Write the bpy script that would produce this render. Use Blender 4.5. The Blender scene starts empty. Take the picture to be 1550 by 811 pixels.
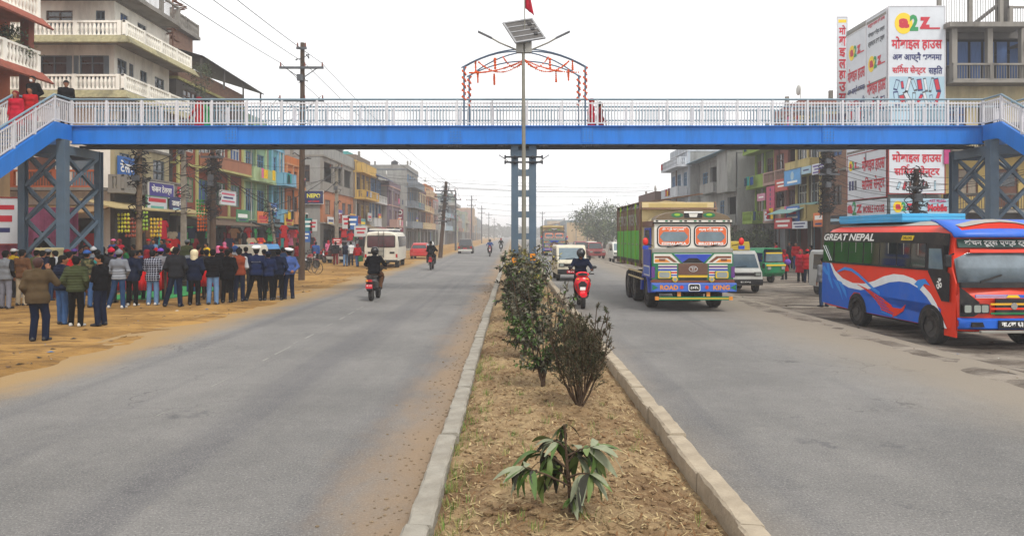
import bpy, bmesh, math, random
import numpy as np
from mathutils import Vector, Matrix
random.seed(7)
S = bpy.context.scene
COL = S.collection
PI = math.pi
R = math.radians
# ---------------------------------------------------------------- camera, world, sun, exposure
cam = bpy.data.cameras.new("camera")
cam.sensor_width = 36.0
cam.lens = 36.0 * 1120 / 1550
cam.shift_y = -(405.5 - 356) / 1550
cam.clip_start = 0.1
cam.clip_end = 6000
camera = bpy.data.objects.new("camera", cam)
COL.objects.link(camera)
camera.location = (0, 0, 2.2)
camera.rotation_euler = (R(90), 0, 0)
S.camera = camera
SUN_ELEV, SUN_ROT = R(52), R(150)
W = bpy.data.worlds.new("World")
S.world = W
W.use_nodes = True
nt = W.node_tree
bg = nt.nodes['Background']
sky = nt.nodes.new('ShaderNodeTexSky')
sky.sky_type = 'NISHITA'
sky.sun_disc = False
sky.sun_elevation = SUN_ELEV
sky.sun_rotation = SUN_ROT
sky.air_density = 1.0
sky.dust_density = 4.0
hs = nt.nodes.new('ShaderNodeHueSaturation')
hs.inputs['Saturation'].default_value = 0.25
mixw = nt.nodes.new('ShaderNodeMix')
mixw.data_type = 'RGBA'
mixw.inputs[0].default_value = 0.8          # even cloud deck over the sky
mixw.inputs[7].default_value = (12.4, 12.3, 12.3, 1)
nt.links.new(sky.outputs[0], hs.inputs['Color'])
nt.links.new(hs.outputs[0], mixw.inputs[6])
nt.links.new(mixw.outputs[2], bg.inputs[0])
bg.inputs[1].default_value = 0.085
sl = bpy.data.lights.new("sun", 'SUN')
sl.energy = 1.5
sl.angle = R(11)
sl.color = (1.0, 0.95, 0.87)
sun = bpy.data.objects.new("sun", sl)
COL.objects.link(sun)
sun_dir = Vector((math.sin(SUN_ROT) * math.cos(SUN_ELEV), math.cos(SUN_ROT) * math.cos(SUN_ELEV), math.sin(SUN_ELEV)))
sun.rotation_euler = sun_dir.to_track_quat('Z', 'Y').to_euler()
sun.location = (0, -20, 40)
S.view_settings.view_transform = 'Standard'
S.view_settings.look = 'None'
S.view_settings.exposure = 0.55
S.view_settings.gamma = 1.0
S.render.engine = 'CYCLES'
S.cycles.max_bounces = 6
S.cycles.diffuse_bounces = 3
S.cycles.glossy_bounces = 2
S.cycles.transmission_bounces = 3
S.cycles.volume_bounces = 2
S.cycles.transparent_max_bounces = 8
S.cycles.sample_clamp_indirect = 6
S.cycles.use_denoising = True
# ---------------------------------------------------------------- helpers
def hexc(h):
 h = h.lstrip('#')
 c = [int(h[i:i + 2], 16) / 255 for i in (0, 2, 4)]
 return tuple(x / 12.92 if x <= .04045 else ((x + .055) / 1.055) ** 2.4 for x in c)
MATS = {}
def M(name, col='#808080', rough=.75, metal=0.0, var=.18, scale=3.0, bump=0.0, bscale=None, dirt=None, damt=.5, dscale=.8, stretch=(1, 1, 1), spec=.4, coord='Object'):
 """procedural material: base colour with broad and fine variation, dirt patches and bump"""
 if name in MATS:
  return MATS[name]
 m = bpy.data.materials.new(name)
 m.use_nodes = True
 t = m.node_tree
 p = t.nodes['Principled BSDF']
 c = hexc(col) if isinstance(col, str) else col
 p.inputs['Roughness'].default_value = rough
 p.inputs['Metallic'].default_value = metal
 p.inputs['Specular IOR Level'].default_value = spec
 m.diffuse_color = (*c, 1)
 if var == 0 and bump == 0 and dirt is None:
  p.inputs['Base Color'].default_value = (*c, 1)
  MATS[name] = m
  return m
 tc = t.nodes.new('ShaderNodeTexCoord')
 mp = t.nodes.new('ShaderNodeMapping')
 mp.inputs['Scale'].default_value = stretch
 t.links.new(tc.outputs[coord], mp.inputs[0])
 n = t.nodes.new('ShaderNodeTexNoise')
 n.inputs['Scale'].default_value = scale
 n.inputs['Detail'].default_value = 5
 n.inputs['Roughness'].default_value = .65
 t.links.new(mp.outputs[0], n.inputs['Vector'])
 mx = t.nodes.new('ShaderNodeMix')
 mx.data_type = 'RGBA'
 mr = t.nodes.new('ShaderNodeMapRange')
 mr.inputs[1].default_value = .3
 mr.inputs[2].default_value = .7
 t.links.new(n.outputs[0], mr.inputs[0])
 t.links.new(mr.outputs[0], mx.inputs[0])
 mx.inputs[6].default_value = (*[x * (1 - var) for x in c], 1)
 mx.inputs[7].default_value = (*[min(1, x * (1 + var)) for x in c], 1)
 out = mx.outputs[2]
 if dirt is not None:
  d = hexc(dirt)
  n2 = t.nodes.new('ShaderNodeTexNoise')
  n2.inputs['Scale'].default_value = dscale
  n2.inputs['Detail'].default_value = 8
  n2.inputs['Roughness'].default_value = .7
  t.links.new(mp.outputs[0], n2.inputs['Vector'])
  r2 = t.nodes.new('ShaderNodeMapRange')
  r2.inputs[1].default_value = .48
  r2.inputs[2].default_value = .72
  r2.inputs[4].default_value = damt
  t.links.new(n2.outputs[0], r2.inputs[0])
  m2 = t.nodes.new('ShaderNodeMix')
  m2.data_type = 'RGBA'
  t.links.new(r2.outputs[0], m2.inputs[0])
  t.links.new(out, m2.inputs[6])
  m2.inputs[7].default_value = (*d, 1)
  out = m2.outputs[2]
 t.links.new(out, p.inputs['Base Color'])
 if bump:
  n3 = t.nodes.new('ShaderNodeTexNoise')
  n3.inputs['Scale'].default_value = bscale or scale * 6
  n3.inputs['Detail'].default_value = 4
  t.links.new(mp.outputs[0], n3.inputs['Vector'])
  b = t.nodes.new('ShaderNodeBump')
  b.inputs['Strength'].default_value = min(1, bump)
  b.inputs['Distance'].default_value = .02
  t.links.new(n3.outputs[0], b.inputs['Height'])
  t.links.new(b.outputs[0], p.inputs['Normal'])
 MATS[name] = m
 return m
def wmath(t, op, a, b=None):
 n = t.nodes.new('ShaderNodeMath')
 n.operation = op
 for i, v in enumerate((a, b)):
  if v is None:
   continue
  if isinstance(v, (int, float)):
   n.inputs[i].default_value = v
  else:
   t.links.new(v, n.inputs[i])
 return n.outputs[0]
class MB:
 """collects pieces of ONE part and links them as one mesh object"""
 def __init__(s):
  s.v, s.f, s.m, s.cur = [], [], [], 0
 def slot(s, i):
  s.cur = i
  return s
 def add(s, vs, fs):
  b = len(s.v)
  s.v += [tuple(v) for v in vs]
  s.f += [[b + i for i in f] for f in fs]
  s.m += [s.cur] * len(fs)
  return s
 def box(s, x0, x1, y0, y1, z0, z1):
  return s.add([(x0, y0, z0), (x1, y0, z0), (x1, y1, z0), (x0, y1, z0), (x0, y0, z1), (x1, y0, z1), (x1, y1, z1), (x0, y1, z1)],
      [(0, 3, 2, 1), (4, 5, 6, 7), (0, 1, 5, 4), (1, 2, 6, 5), (2, 3, 7, 6), (3, 0, 4, 7)])
 def bar(s, p0, p1, w, h, up=(0, 0, 1)):
  p0, p1, up = Vector(p0), Vector(p1), Vector(up)
  d = (p1 - p0).normalized()
  if abs(d.dot(up)) > .98:
   up = Vector((0, 1, 0))
  a = d.cross(up).normalized() * (w / 2)
  b = a.cross(d).normalized() * (h / 2)
  vs = [p0 - a - b, p0 + a - b, p0 + a + b, p0 - a + b, p1 - a - b, p1 + a - b, p1 + a + b, p1 - a + b]
  return s.add(vs, [(0, 3, 2, 1), (4, 5, 6, 7), (0, 1, 5, 4), (1, 2, 6, 5), (2, 3, 7, 6), (3, 0, 4, 7)])
 def tube(s, pts, r, n=6, caps=True):
  pts = [Vector(p) for p in pts]
  rs = r if isinstance(r, (list, tuple)) else [r] * len(pts)
  vs, fs = [], []
  prev = None
  for i, p in enumerate(pts):
   d = (pts[min(i + 1, len(pts) - 1)] - pts[max(i - 1, 0)]).normalized()
   if prev is None:
    a = d.orthogonal().normalized()
   else:
    a = (prev - d * prev.dot(d))
    a = a.normalized() if a.length > 1e-6 else d.orthogonal().normalized()
   prev = a
   b = d.cross(a)
   for k in range(n):
    t = 2 * PI * k / n
    vs.append(p + (a * math.cos(t) + b * math.sin(t)) * rs[i])
  for i in range(len(pts) - 1):
   for k in range(n):
    fs.append((i * n + k, i * n + (k + 1) % n, (i + 1) * n + (k + 1) % n, (i + 1) * n + k))
  if caps:
   fs.append(tuple(range(n - 1, -1, -1)))
   fs.append(tuple((len(pts) - 1) * n + k for k in range(n)))
  return s.add(vs, fs)
 def prism(s, poly, axis, a, b):
  """polygon in the two remaining axes (order y,z / x,z / x,y), extruded a..b along axis"""
  def P(q, t):
   return {'x': (t, q[0], q[1]), 'y': (q[0], t, q[1]), 'z': (q[0], q[1], t)}[axis]
  n = len(poly)
  vs = [P(q, a) for q in poly] + [P(q, b) for q in poly]
  fs = [tuple(range(n - 1, -1, -1)), tuple(range(n, 2 * n))] + [(i, (i + 1) % n, n + (i + 1) % n, n + i) for i in range(n)]
  return s.add(vs, fs)
 def cyl(s, c, axis, r, a, b, n=20, r2=None):
  r2 = r if r2 is None else r2
  vs = []
  for rr, t in ((r, a), (r2, b)):
   for k in range(n):
    u, w = rr * math.cos(2 * PI * k / n), rr * math.sin(2 * PI * k / n)
    vs.append({'x': (t, c[0] + u, c[1] + w), 'y': (c[0] + u, t, c[1] + w), 'z': (c[0] + u, c[1] + w, t)}[axis])
  fs = [tuple(range(n - 1, -1, -1)), tuple(range(n, 2 * n))] + [(i, (i + 1) % n, n + (i + 1) % n, n + i) for i in range(n)]
  return s.add(vs, fs)
 def ring(s, c, axis, r0, r1, a, b, n=20):
  """flat ring (tyre, rim) with inner radius r0"""
  vs = []
  for rr, t in ((r1, a), (r1, b), (r0, b), (r0, a)):
   for k in range(n):
    u, w = rr * math.cos(2 * PI * k / n), rr * math.sin(2 * PI * k / n)
    vs.append({'x': (t, c[0] + u, c[1] + w), 'y': (c[0] + u, t, c[1] + w), 'z': (c[0] + u, c[1] + w, t)}[axis])
  fs = []
  for q in range(4):
   for k in range(n):
    fs.append((q * n + k, q * n + (k + 1) % n, ((q + 1) % 4) * n + (k + 1) % n, ((q + 1) % 4) * n + k))
  return s.add(vs, fs)
 def ell(s, c, r, nu=12, nv=8, z0=-1.0, z1=1.0):
  vs, fs = [], []
  for j in range(nv + 1):
   t = math.asin(z0) + (math.asin(z1) - math.asin(z0)) * j / nv
   for i in range(nu):
    a = 2 * PI * i / nu
    vs.append((c[0] + r[0] * math.cos(t) * math.cos(a), c[1] + r[1] * math.cos(t) * math.sin(a), c[2] + r[2] * math.sin(t)))
  for j in range(nv):
   for i in range(nu):
    fs.append((j * nu + i, j * nu + (i + 1) % nu, (j + 1) * nu + (i + 1) % nu, (j + 1) * nu + i))
  fs.append(tuple(range(nu - 1, -1, -1)))
  fs.append(tuple(nv * nu + k for k in range(nu)))
  return s.add(vs, fs)
 def loft(s, rings, caps=True, closed=True):
  n = len(rings[0])
  vs = [p for r in rings for p in r]
  fs = []
  for i in range(len(rings) - 1):
   for k in range(n if closed else n - 1):
    fs.append((i * n + k, i * n + (k + 1) % n, (i + 1) * n + (k + 1) % n, (i + 1) * n + k))
  if caps:
   fs.append(tuple(range(n - 1, -1, -1)))
   fs.append(tuple((len(rings) - 1) * n + k for k in range(n)))
  return s.add(vs, fs)
 def mesh(s, name, mats, smooth=False):
  me = bpy.data.meshes.new(name)
  me.from_pydata(s.v, [], s.f)
  for m in (mats if isinstance(mats, (list, tuple)) else [mats]):
   me.materials.append(m)
  me.polygons.foreach_set('material_index', s.m)
  if smooth:
   me.polygons.foreach_set('use_smooth', [True] * len(s.f))
  me.validate()
  bm = bmesh.new()
  bm.from_mesh(me)
  bmesh.ops.recalc_face_normals(bm, faces=bm.faces)
  bm.to_mesh(me)
  bm.free()
  if smooth:
   me.set_sharp_from_angle(angle=R(40))
  return me
 def build(s, name, mats, parent=None, smooth=False, bevel=0.0, seg=2, **kw):
  o = obj(name, s.mesh(name, mats, smooth), parent, **kw)
  if bevel:
   b = o.modifiers.new('bevel', 'BEVEL')
   b.width = bevel
   b.segments = seg
   b.limit_method = 'ANGLE'
   b.harden_normals = False
  return o
def obj(name, me, parent=None, loc=(0, 0, 0), rot=(0, 0, 0), scale=(1, 1, 1)):
 o = bpy.data.objects.new(name, me)
 COL.objects.link(o)
 o.location, o.rotation_euler, o.scale = loc, rot, scale
 if parent:
  o.parent = parent
 return o
ALL_LABELS = {}
def tag(o, label, cat, group=None):
 o['label'] = label
 o['category'] = cat
 if group:
  o['group'] = group
 ALL_LABELS.setdefault(label, []).append(o.name)
 return o
def thing(name, label, cat, loc=(0, 0, 0), rz=0, group=None, rot=None, scale=1):
 o = bpy.data.objects.new(name, None)
 COL.objects.link(o)
 o.empty_display_size = .2
 o.location = loc
 o.rotation_euler = rot or (0, 0, rz)
 o.scale = (scale,) * 3
 return tag(o, label, cat, group)
def struct(o, kind='structure'):
 o['kind'] = kind
 return o
CHILDREN = {}
def kids(o):
 return [c for c in o.children]
def dup(root, loc, rz, label, group=None, rot=None, scale=None, swap=None):
 """copy of a thing with its parts and sub-parts; swap maps material names to other materials"""
 def cp(o, par):
  c = o.copy()
  COL.objects.link(c)
  if par:
   c.parent = par
  if swap and c.type == 'MESH':
   for i, sl in enumerate(c.material_slots):
    mn = sl.material.name if sl.material else ''
    if mn in swap:
     sl.link = 'OBJECT'
     sl.material = swap[mn]
  for ch in kids(o):
   cp(ch, c)
  return c
 c = cp(root, None)
 c.location = loc
 c.rotation_euler = rot or (0, 0, rz)
 if scale:
  c.scale = (scale,) * 3
 tag(c, label, root['category'], group or root.get('group'))
 return c
# a pixel column / row of the photograph to a place on the ground (survey of the photo)
def ground(u, v, z=0.0):
 y = (2.2 - z) * 1120 / (v - 356)
 return ((u - 775) * y / 1120, y, z)
def at(u, y, z=0.0):
 return ((u - 775) * y / 1120, y, z)
def zat(v, y):
 return 2.2 - (v - 356) * y / 1120
TEXTS = {}
def text_mesh(body, bold=0.0, extras=()):
 key = (body, bold, extras)
 if key in TEXTS:
  return TEXTS[key]
 cu = bpy.data.curves.new('lettering', 'FONT')
 cu.body = body.lstrip('/')
 cu.shear = .3 if body[0] == '/' else 0
 cu.offset = bold
 cu.resolution_u = 2
 cu.extrude = 0.0
 o = bpy.data.objects.new('lettering', cu)
 COL.objects.link(o)
 bpy.context.view_layer.update()
 me = bpy.data.meshes.new_from_object(o.evaluated_get(bpy.context.evaluated_depsgraph_get()))
 bpy.data.objects.remove(o)
 bpy.data.curves.remove(cu)
 n = len(me.vertices)
 co = np.zeros(n * 3)
 me.vertices.foreach_get('co', co)
 co = co.reshape(-1, 3)
 lo, hi = co.min(0), co.max(0)
 co[:, :2] = (co[:, :2] - lo[:2]) / (hi[:2] - lo[:2])      # unit box
 co[:, 2] = 0
 x, y = co[:, 0].copy(), co[:, 1].copy()
 co[:, 0], co[:, 1], co[:, 2] = x - .5, 0, y - .5          # upright, facing -Y
 me.vertices.foreach_set('co', co.ravel())
 me.name = 'lettering'
 TEXTS[key] = me
 return me
def lettering(body, w, h, m, parent, loc=(0, 0, 0), rot=(0, 0, 0), bold=0.012, name='lettering'):
 me = text_mesh(body, bold)
 o = obj(name, me, parent, loc=loc, rot=rot, scale=(w, 1, h))
 if not me.materials:
  me.materials.append(m)
 o.material_slots[0].link = 'OBJECT'
 o.material_slots[0].material = m
 return o
def smoothstep(a, b, x):
 t = np.clip((x - a) / (b - a), 0, 1)
 return t * t * (3 - 2 * t)
# ---------------------------------------------------------------- ground, roads, kerbs, median
def vnoise(x, y, seed=0):
 """smooth value noise, numpy"""
 xi, yi = np.floor(x).astype(int), np.floor(y).astype(int)
 xf, yf = x - xi, y - yi
 u, v = xf * xf * (3 - 2 * xf), yf * yf * (3 - 2 * yf)
 def hsh(a, b):
  n = (a * 374761393 + b * 668265263 + seed * 974711) & 0x7fffffff
  n = ((n ^ (n >> 13)) * 1274126177) & 0x7fffffff
  return ((n ^ (n >> 16)) & 0xffff) / 65535.0
 return (hsh(xi, yi) * (1 - u) + hsh(xi + 1, yi) * u) * (1 - v) + (hsh(xi, yi + 1) * (1 - u) + hsh(xi + 1, yi + 1) * u) * v
def fbm(x, y, seed=0, o=4):
 r, a = 0, .5
 for i in range(o):
  r = r + a * vnoise(x * 2 ** i, y * 2 ** i, seed + i)
  a *= .5
 return r
def grid_obj(name, xs, ys, zf, mat, kind='structure', smooth=True):
 X, Y = np.meshgrid(xs, ys)
 Z = zf(X, Y)
 nx, ny = len(xs), len(ys)
 v = np.stack([X, Y, Z], -1).reshape(-1, 3)
 i = np.arange(nx * ny).reshape(ny, nx)
 f = np.stack([i[:-1, :-1], i[:-1, 1:], i[1:, 1:], i[1:, :-1]], -1).reshape(-1, 4)
 me = bpy.data.meshes.new(name)
 me.from_pydata(v.tolist(), [], f.tolist())
 me.materials.append(mat)
 me.polygons.foreach_set('use_smooth', [smooth] * len(f))
 o = obj(name, me)
 o['kind'] = kind
 return o
def nodes_of(name, rough=.9):
 m = bpy.data.materials.new(name)
 m.use_nodes = True
 t = m.node_tree
 p = t.nodes['Principled BSDF']
 p.inputs['Roughness'].default_value = rough
 p.inputs['Specular IOR Level'].default_value = .3
 tc = t.nodes.new('ShaderNodeTexCoord')
 return m, t, p, tc.outputs['Object']
def n_noise(t, vec, scale, detail=5, rough=.6, stretch=None):
 if stretch:
  mp = t.nodes.new('ShaderNodeMapping')
  mp.inputs['Scale'].default_value = stretch
  t.links.new(vec, mp.inputs[0])
  vec = mp.outputs[0]
 n = t.nodes.new('ShaderNodeTexNoise')
 n.inputs['Scale'].default_value = scale
 n.inputs['Detail'].default_value = detail
 n.inputs['Roughness'].default_value = rough
 t.links.new(vec, n.inputs['Vector'])
 return n.outputs[0]
def n_range(t, val, a, b, c=0, d=1):
 r = t.nodes.new('ShaderNodeMapRange')
 r.interpolation_type = 'SMOOTHSTEP'
 for i, x in enumerate((a, b, c, d)):
  r.inputs[i + 1].default_value = x
 t.links.new(val, r.inputs[0])
 return r.outputs[0]
def n_mix(t, fac, a, b):
 m = t.nodes.new('ShaderNodeMix')
 m.data_type = 'RGBA'
 for i, x in ((0, fac), (6, a), (7, b)):
  if isinstance(x, (int, float)):
   m.inputs[i].default_value = x
  elif isinstance(x, str):
   m.inputs[i].default_value = (*hexc(x), 1)
  else:
   t.links.new(x, m.inputs[i])
 return m.outputs[2]
def n_bump(t, p, h, strength, dist=.02):
 b = t.nodes.new('ShaderNodeBump')
 b.inputs['Strength'].default_value = strength
 b.inputs['Distance'].default_value = dist
 t.links.new(h, b.inputs['Height'])
 t.links.new(b.outputs[0], p.inputs['Normal'])
# earth: sandy on the left, muddy and oily on the right
m_earth, t, p, vec = nodes_of('earth', .95)
sx = t.nodes.new('ShaderNodeSeparateXYZ')
t.links.new(vec, sx.inputs[0])
n1 = n_noise(t, vec, .35, 6, .65)
n2 = n_noise(t, vec, 1.6, 8, .7, (.5, 1.6, 1))
n3 = n_noise(t, vec, 22, 4, .7)
sand = n_mix(t, n_range(t, n1, .4, .6), '#8a6733', '#ad864a')
sand = n_mix(t, n_range(t, n2, .47, .66, 0, .8), sand, '#5a4022')
sand = n_mix(t, n_range(t, n3, .55, .8, 0, .5), sand, '#bd9c62')
# wheel tracks and footprints: darker drag marks along the road
n4 = n_noise(t, vec, .9, 6, .7, (2.2, .25, 1))
sand = n_mix(t, n_range(t, n4, .56, .72, 0, .5), sand, '#6b4f2e')
mud = n_mix(t, n_range(t, n_noise(t, vec, .8, 8, .7, (.8, 1.6, 1)), .4, .62), '#5a5148', '#938a7e')
mud = n_mix(t, n_range(t, n3, .5, .8, 0, .4), mud, '#b1a596')
mud = n_mix(t, n_range(t, n_noise(t, vec, 1.2, 7, .75, (.35, 2.5, 1)), .52, .66, 0, .8), mud, '#38322d')
side = n_range(t, sx.outputs[0], 2, 4)
t.links.new(n_mix(t, side, sand, mud), p.inputs['Base Color'])
n_bump(t, p, wmath(t, 'ADD', n3, wmath(t, 'MULTIPLY', n2, 3.0)), .8, .05)
def earth_z(x, y):
 left = smoothstep(-6.95, -8.1, x + .9 * (fbm(x * .5, y * .45, 3) - .47) + .25 * (fbm(x * 2, y * 2, 5) - .47))
 right = smoothstep(6.5, 7.9, x + .8 * (fbm(x * .6, y * .5, 9) - .47))
 near = np.clip(1.2 - np.abs(y) / 120, 0, 1)
 z = -.07 + .085 * np.maximum(left, right)
 z = z + left * near * (.10 * (fbm(x * .8, y * .8, 11) - .47) + .07 * (fbm(x * 2.6, y * 2.6, 13) - .47))
 z = z - .2 * smoothstep(7.6, 9.2, x) + right * near * .07 * (fbm(x * 1.0, y * 1.6, 15) - .47)
 return z
xs = np.concatenate([np.linspace(-160, -26, 12), np.arange(-25, -6, .22), np.linspace(-6, 6, 6), np.arange(6.2, 16, .22), np.linspace(17, 160, 16)])
ys = np.concatenate([np.linspace(-12, 4, 12), np.arange(4.3, 48, .26), np.linspace(49, 140, 60), np.linspace(150, 900, 24)])
grid_obj('ground', xs, ys, earth_z, m_earth)
# asphalt
def asphalt(name, edges, dust_side):
 m, t, p, vec = nodes_of(name, .82)
 sx = t.nodes.new('ShaderNodeSeparateXYZ')
 t.links.new(vec, sx.inputs[0])
 X = sx.outputs[0]
 grain = n_noise(t, vec, 48, 3, .8)
 vor = t.nodes.new('ShaderNodeTexVoronoi')
 vor.inputs['Scale'].default_value = 36
 t.links.new(vec, vor.inputs['Vector'])
 base = n_mix(t, n_range(t, n_noise(t, vec, .22, 6, .62), .35, .65), '#646361', '#797774')
 base = n_mix(t, n_range(t, n_noise(t, vec, .5, 8, .72, (1.3, .4, 1)), .48, .72, 0, .55), base, '#7d7b77')
 base = n_mix(t, n_range(t, n_noise(t, vec, .5, 5, .6, (1.5, .03, 1)), .5, .66, 0, .5), base, '#4e4e52')
 base = n_mix(t, n_range(t, n_noise(t, vec, 5, 6, .8), .5, .75, 0, .35), base, '#8a8884')
 base = n_mix(t, n_range(t, n_noise(t, vec, 5, 6, .8), .5, .25, 0, .35), base, '#434346')
 base = n_mix(t, n_range(t, grain, .54, .66, 0, .6), base, '#9c9a96')
 base = n_mix(t, n_range(t, grain, .46, .34, 0, .65), base, '#3a3a3f')
 base = n_mix(t, n_range(t, vor.outputs['Distance'], .2, .08, 0, .5), base, '#b5b1aa')
 # repair patches, oil stains and hairline cracks
 base = n_mix(t, n_range(t, n_noise(t, vec, .4, 8, .75), .60, .66, 0, .5), base, '#454549')
 base = n_mix(t, n_range(t, n_noise(t, vec, 1.9, 8, .8, (1.2, .6, 1)), .62, .74, 0, .4), base, '#8d8577')
 crk = t.nodes.new('ShaderNodeTexVoronoi')
 crk.feature = 'DISTANCE_TO_EDGE'
 crk.inputs['Scale'].default_value = .55
 wv = t.nodes.new('ShaderNodeVectorMath')
 wv.operation = 'ADD'
 nz = t.nodes.new('ShaderNodeTexNoise')
 nz.inputs['Scale'].default_value = 2.2
 nz.inputs['Detail'].default_value = 6
 t.links.new(vec, nz.inputs['Vector'])
 t.links.new(vec, wv.inputs[0])
 t.links.new(nz.outputs[1], wv.inputs[1])
 t.links.new(wv.outputs[0], crk.inputs['Vector'])
 cm = wmath(t, 'MULTIPLY', n_range(t, crk.outputs['Distance'], .012, .003), n_range(t, n_noise(t, vec, .25, 3), .54, .64, 0, .5))
 base = n_mix(t, cm, base, '#2c2c2e')
 # dust drifted towards the edges
 wob = wmath(t, 'MULTIPLY', wmath(t, 'SUBTRACT', n_noise(t, vec, .7, 6, .7, (1, .5, 1)), .5), 1.8)
 for (x0, x1, col, amt) in edges:
  f = n_range(t, wmath(t, 'ADD', X, wob), x0, x1, 0, amt)
  base = n_mix(t, f, base, col)
 t.links.new(base, p.inputs['Base Color'])
 h = wmath(t, 'ADD', grain, wmath(t, 'MULTIPLY', vor.outputs['Distance'], .8))
 n_bump(t, p, h, .55, .012)
 return m
m_al = asphalt('asphalt_left', [(-6.3, -7.7, '#9a7d4e', .85), (-1.75, -.75, '#8a745a', .85)], 0)
m_ar = asphalt('asphalt_right', [(4.9, 7.2, '#857b6c', .8), (2.5, 1.5, '#8a8072', .45)], 1)
ysr = np.concatenate([np.linspace(-12, 60, 73), np.linspace(66, 900, 60)])
grid_obj('road', np.linspace(-8.6, -.73, 12), ysr, lambda x, y: 0 * x, m_al)
grid_obj('road', np.linspace(1.77, 8.2, 10), ysr, lambda x, y: 0 * x, m_ar)
# worn edge line on the left carriageway: broken flecks of old paint, a thin sheet
m_paint = M('worn_paint', '#86857f', .8, var=.2, scale=9)
mb = MB()
rr = random.Random(4)
y = 9.0
while y < 62:
 x = -4.15 - .02 * y + rr.uniform(-.03, .03)
 l = rr.uniform(.15, 1.1)
 if rr.random() < .5:
  w = rr.uniform(.02, .06)
  mb.add([(x, y, .004), (x + w, y + .02, .004), (x + w * .9, y + l, .004), (x + .01, y + l * .97, .004)], [(0, 1, 2, 3)])
 y += l + rr.uniform(.05, .5)
struct(mb.build('road_marking', m_paint))
# kerb stones
m_kerb = M('kerb_concrete', '#908b80', .9, var=.16, scale=5, bump=.5, bscale=30, dirt='#6d6457', damt=.65, dscale=1.6)
m_kerb2 = M('kerb_concrete_dusty', '#a09481', .9, var=.16, scale=5, bump=.5, bscale=30, dirt='#7d705c', damt=.6, dscale=1.6)
def kerb_mesh(w, l, h, mat, seed):
 r = random.Random(seed)
 mb = MB()
 j = lambda a: r.uniform(-a, a)
 e = .018
 n = 9
 rings = []
 for i in range(n + 1):
  yy = l * i / n
  pr = [(0, -.2), (w, -.2), (w, h - e), (w - e, h), (e, h), (0, h - e)]
  rings.append([(q[0] + j(.007), yy, q[1] + (j(.007) if q[1] > 0 else 0)) for q in pr])
 mb.loft(rings)
 return mb.mesh('kerb_stone', mat)
for nm, x0, w, mat in (('kerb', -.75, .185, m_kerb), ('kerb', 1.61, .18, m_kerb2)):
 kb = bpy.data.objects.new(nm, None)
 COL.objects.link(kb)
 kb['kind'] = 'structure'
 vs = [kerb_mesh(w, 1.19, .155, mat, 10 * i + int(x0 * 7)) for i in range(6)]
 y, i = -2.0, 0
 rr = random.Random(11)
 while y < 62:
  obj('kerb_stone', vs[rr.randrange(6)], kb, loc=(x0 + rr.uniform(-.012, .012), y, rr.uniform(-.012, .01)), rot=(rr.uniform(-.006, .006), 0, rr.uniform(-.008, .008)))
  y += 1.205
 mb = MB()
 mb.box(x0, x0 + w, y, 420, -.1, .15)
 o = mb.build('kerb_stones', mat, kb)
 o['kind'] = 'stuff'
# median soil
m_soil, t, p, vec = nodes_of('soil', .95)
n1 = n_noise(t, vec, 1.3, 8, .7)
n2 = n_noise(t, vec, 9, 6, .75)
n3 = n_noise(t, vec, 45, 4, .7)
c = n_mix(t, n_range(t, n1, .35, .65), '#785f43', '#a38c69')
c = n_mix(t, n_range(t, n2, .5, .7, 0, .7), c, '#4b3724')
c = n_mix(t, n_range(t, n2, .45, .3, 0, .7), c, '#b39d78')
c = n_mix(t, n_range(t, n3, .56, .75, 0, .5), c, '#a38a60')
t.links.new(c, p.inputs['Base Color'])
n_bump(t, p, wmath(t, 'ADD', n2, n3), .8, .03)
def soil_z(x, y):
 u = np.clip((x + .57) / 2.18, 0, 1)
 hump = 4 * u * (1 - u)
 lump = np.abs(fbm(x * 6, y * 6, 21, 4) - .47) * .2 + .1 * (fbm(x * 2.2, y * 1.6, 25) - .47) + .035 * np.abs(vnoise(x * 17, y * 17, 33) - .5)
 edge = smoothstep(0, .06, u) * smoothstep(1, .94, u)
 return .035 + .09 * hump + lump * (.45 + .55 * edge) - .075 * smoothstep(.72, 1, u)
xs = np.linspace(-.575, 1.62, 70)
ys = np.concatenate([np.linspace(-2, 3.4, 30), np.arange(3.43, 13, .035), np.arange(13, 30, .12), np.linspace(30.3, 420, 60)])
grid_obj('median_soil', xs, ys, soil_z, m_soil)
def soil_at(x, y):
 return float(soil_z(np.array([x]), np.array([y]))[0])
# clods, straw and grass on the median
rr = random.Random(5)
ico = bmesh.new()
bmesh.ops.create_icosphere(ico, subdivisions=1, radius=1)
IV = [v.co.copy() for v in ico.verts]
IF = [tuple(v.index for v in f.verts) for f in ico.faces]
ico.free()
mb = MB()
for i in range(5200):
 y = 3.6 + 16 * rr.random() ** 1.7
 x = rr.uniform(-.5, 1.5)
 s = rr.uniform(.006, .022) * (2.2 if rr.random() < .07 else 1)
 z = soil_at(x, y) + s * .2
 q = [(v * rr.uniform(.7, 1.25)) for v in IV]
 sx_, sy_ = rr.uniform(.8, 1.5), rr.uniform(.8, 1.5)
 mb.add([(x + v.x * s * sx_, y + v.y * s * sy_, z + v.z * s * .7) for v in q], IF)
struct(mb.build('soil_clods', m_soil, smooth=False), 'stuff')
m_straw = M('dry_straw', '#a8946c', .9, var=.35, scale=14)
m_straw2 = M('dead_leaf', '#6f4f2e', .9, var=.35, scale=14)
mb = MB()
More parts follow.
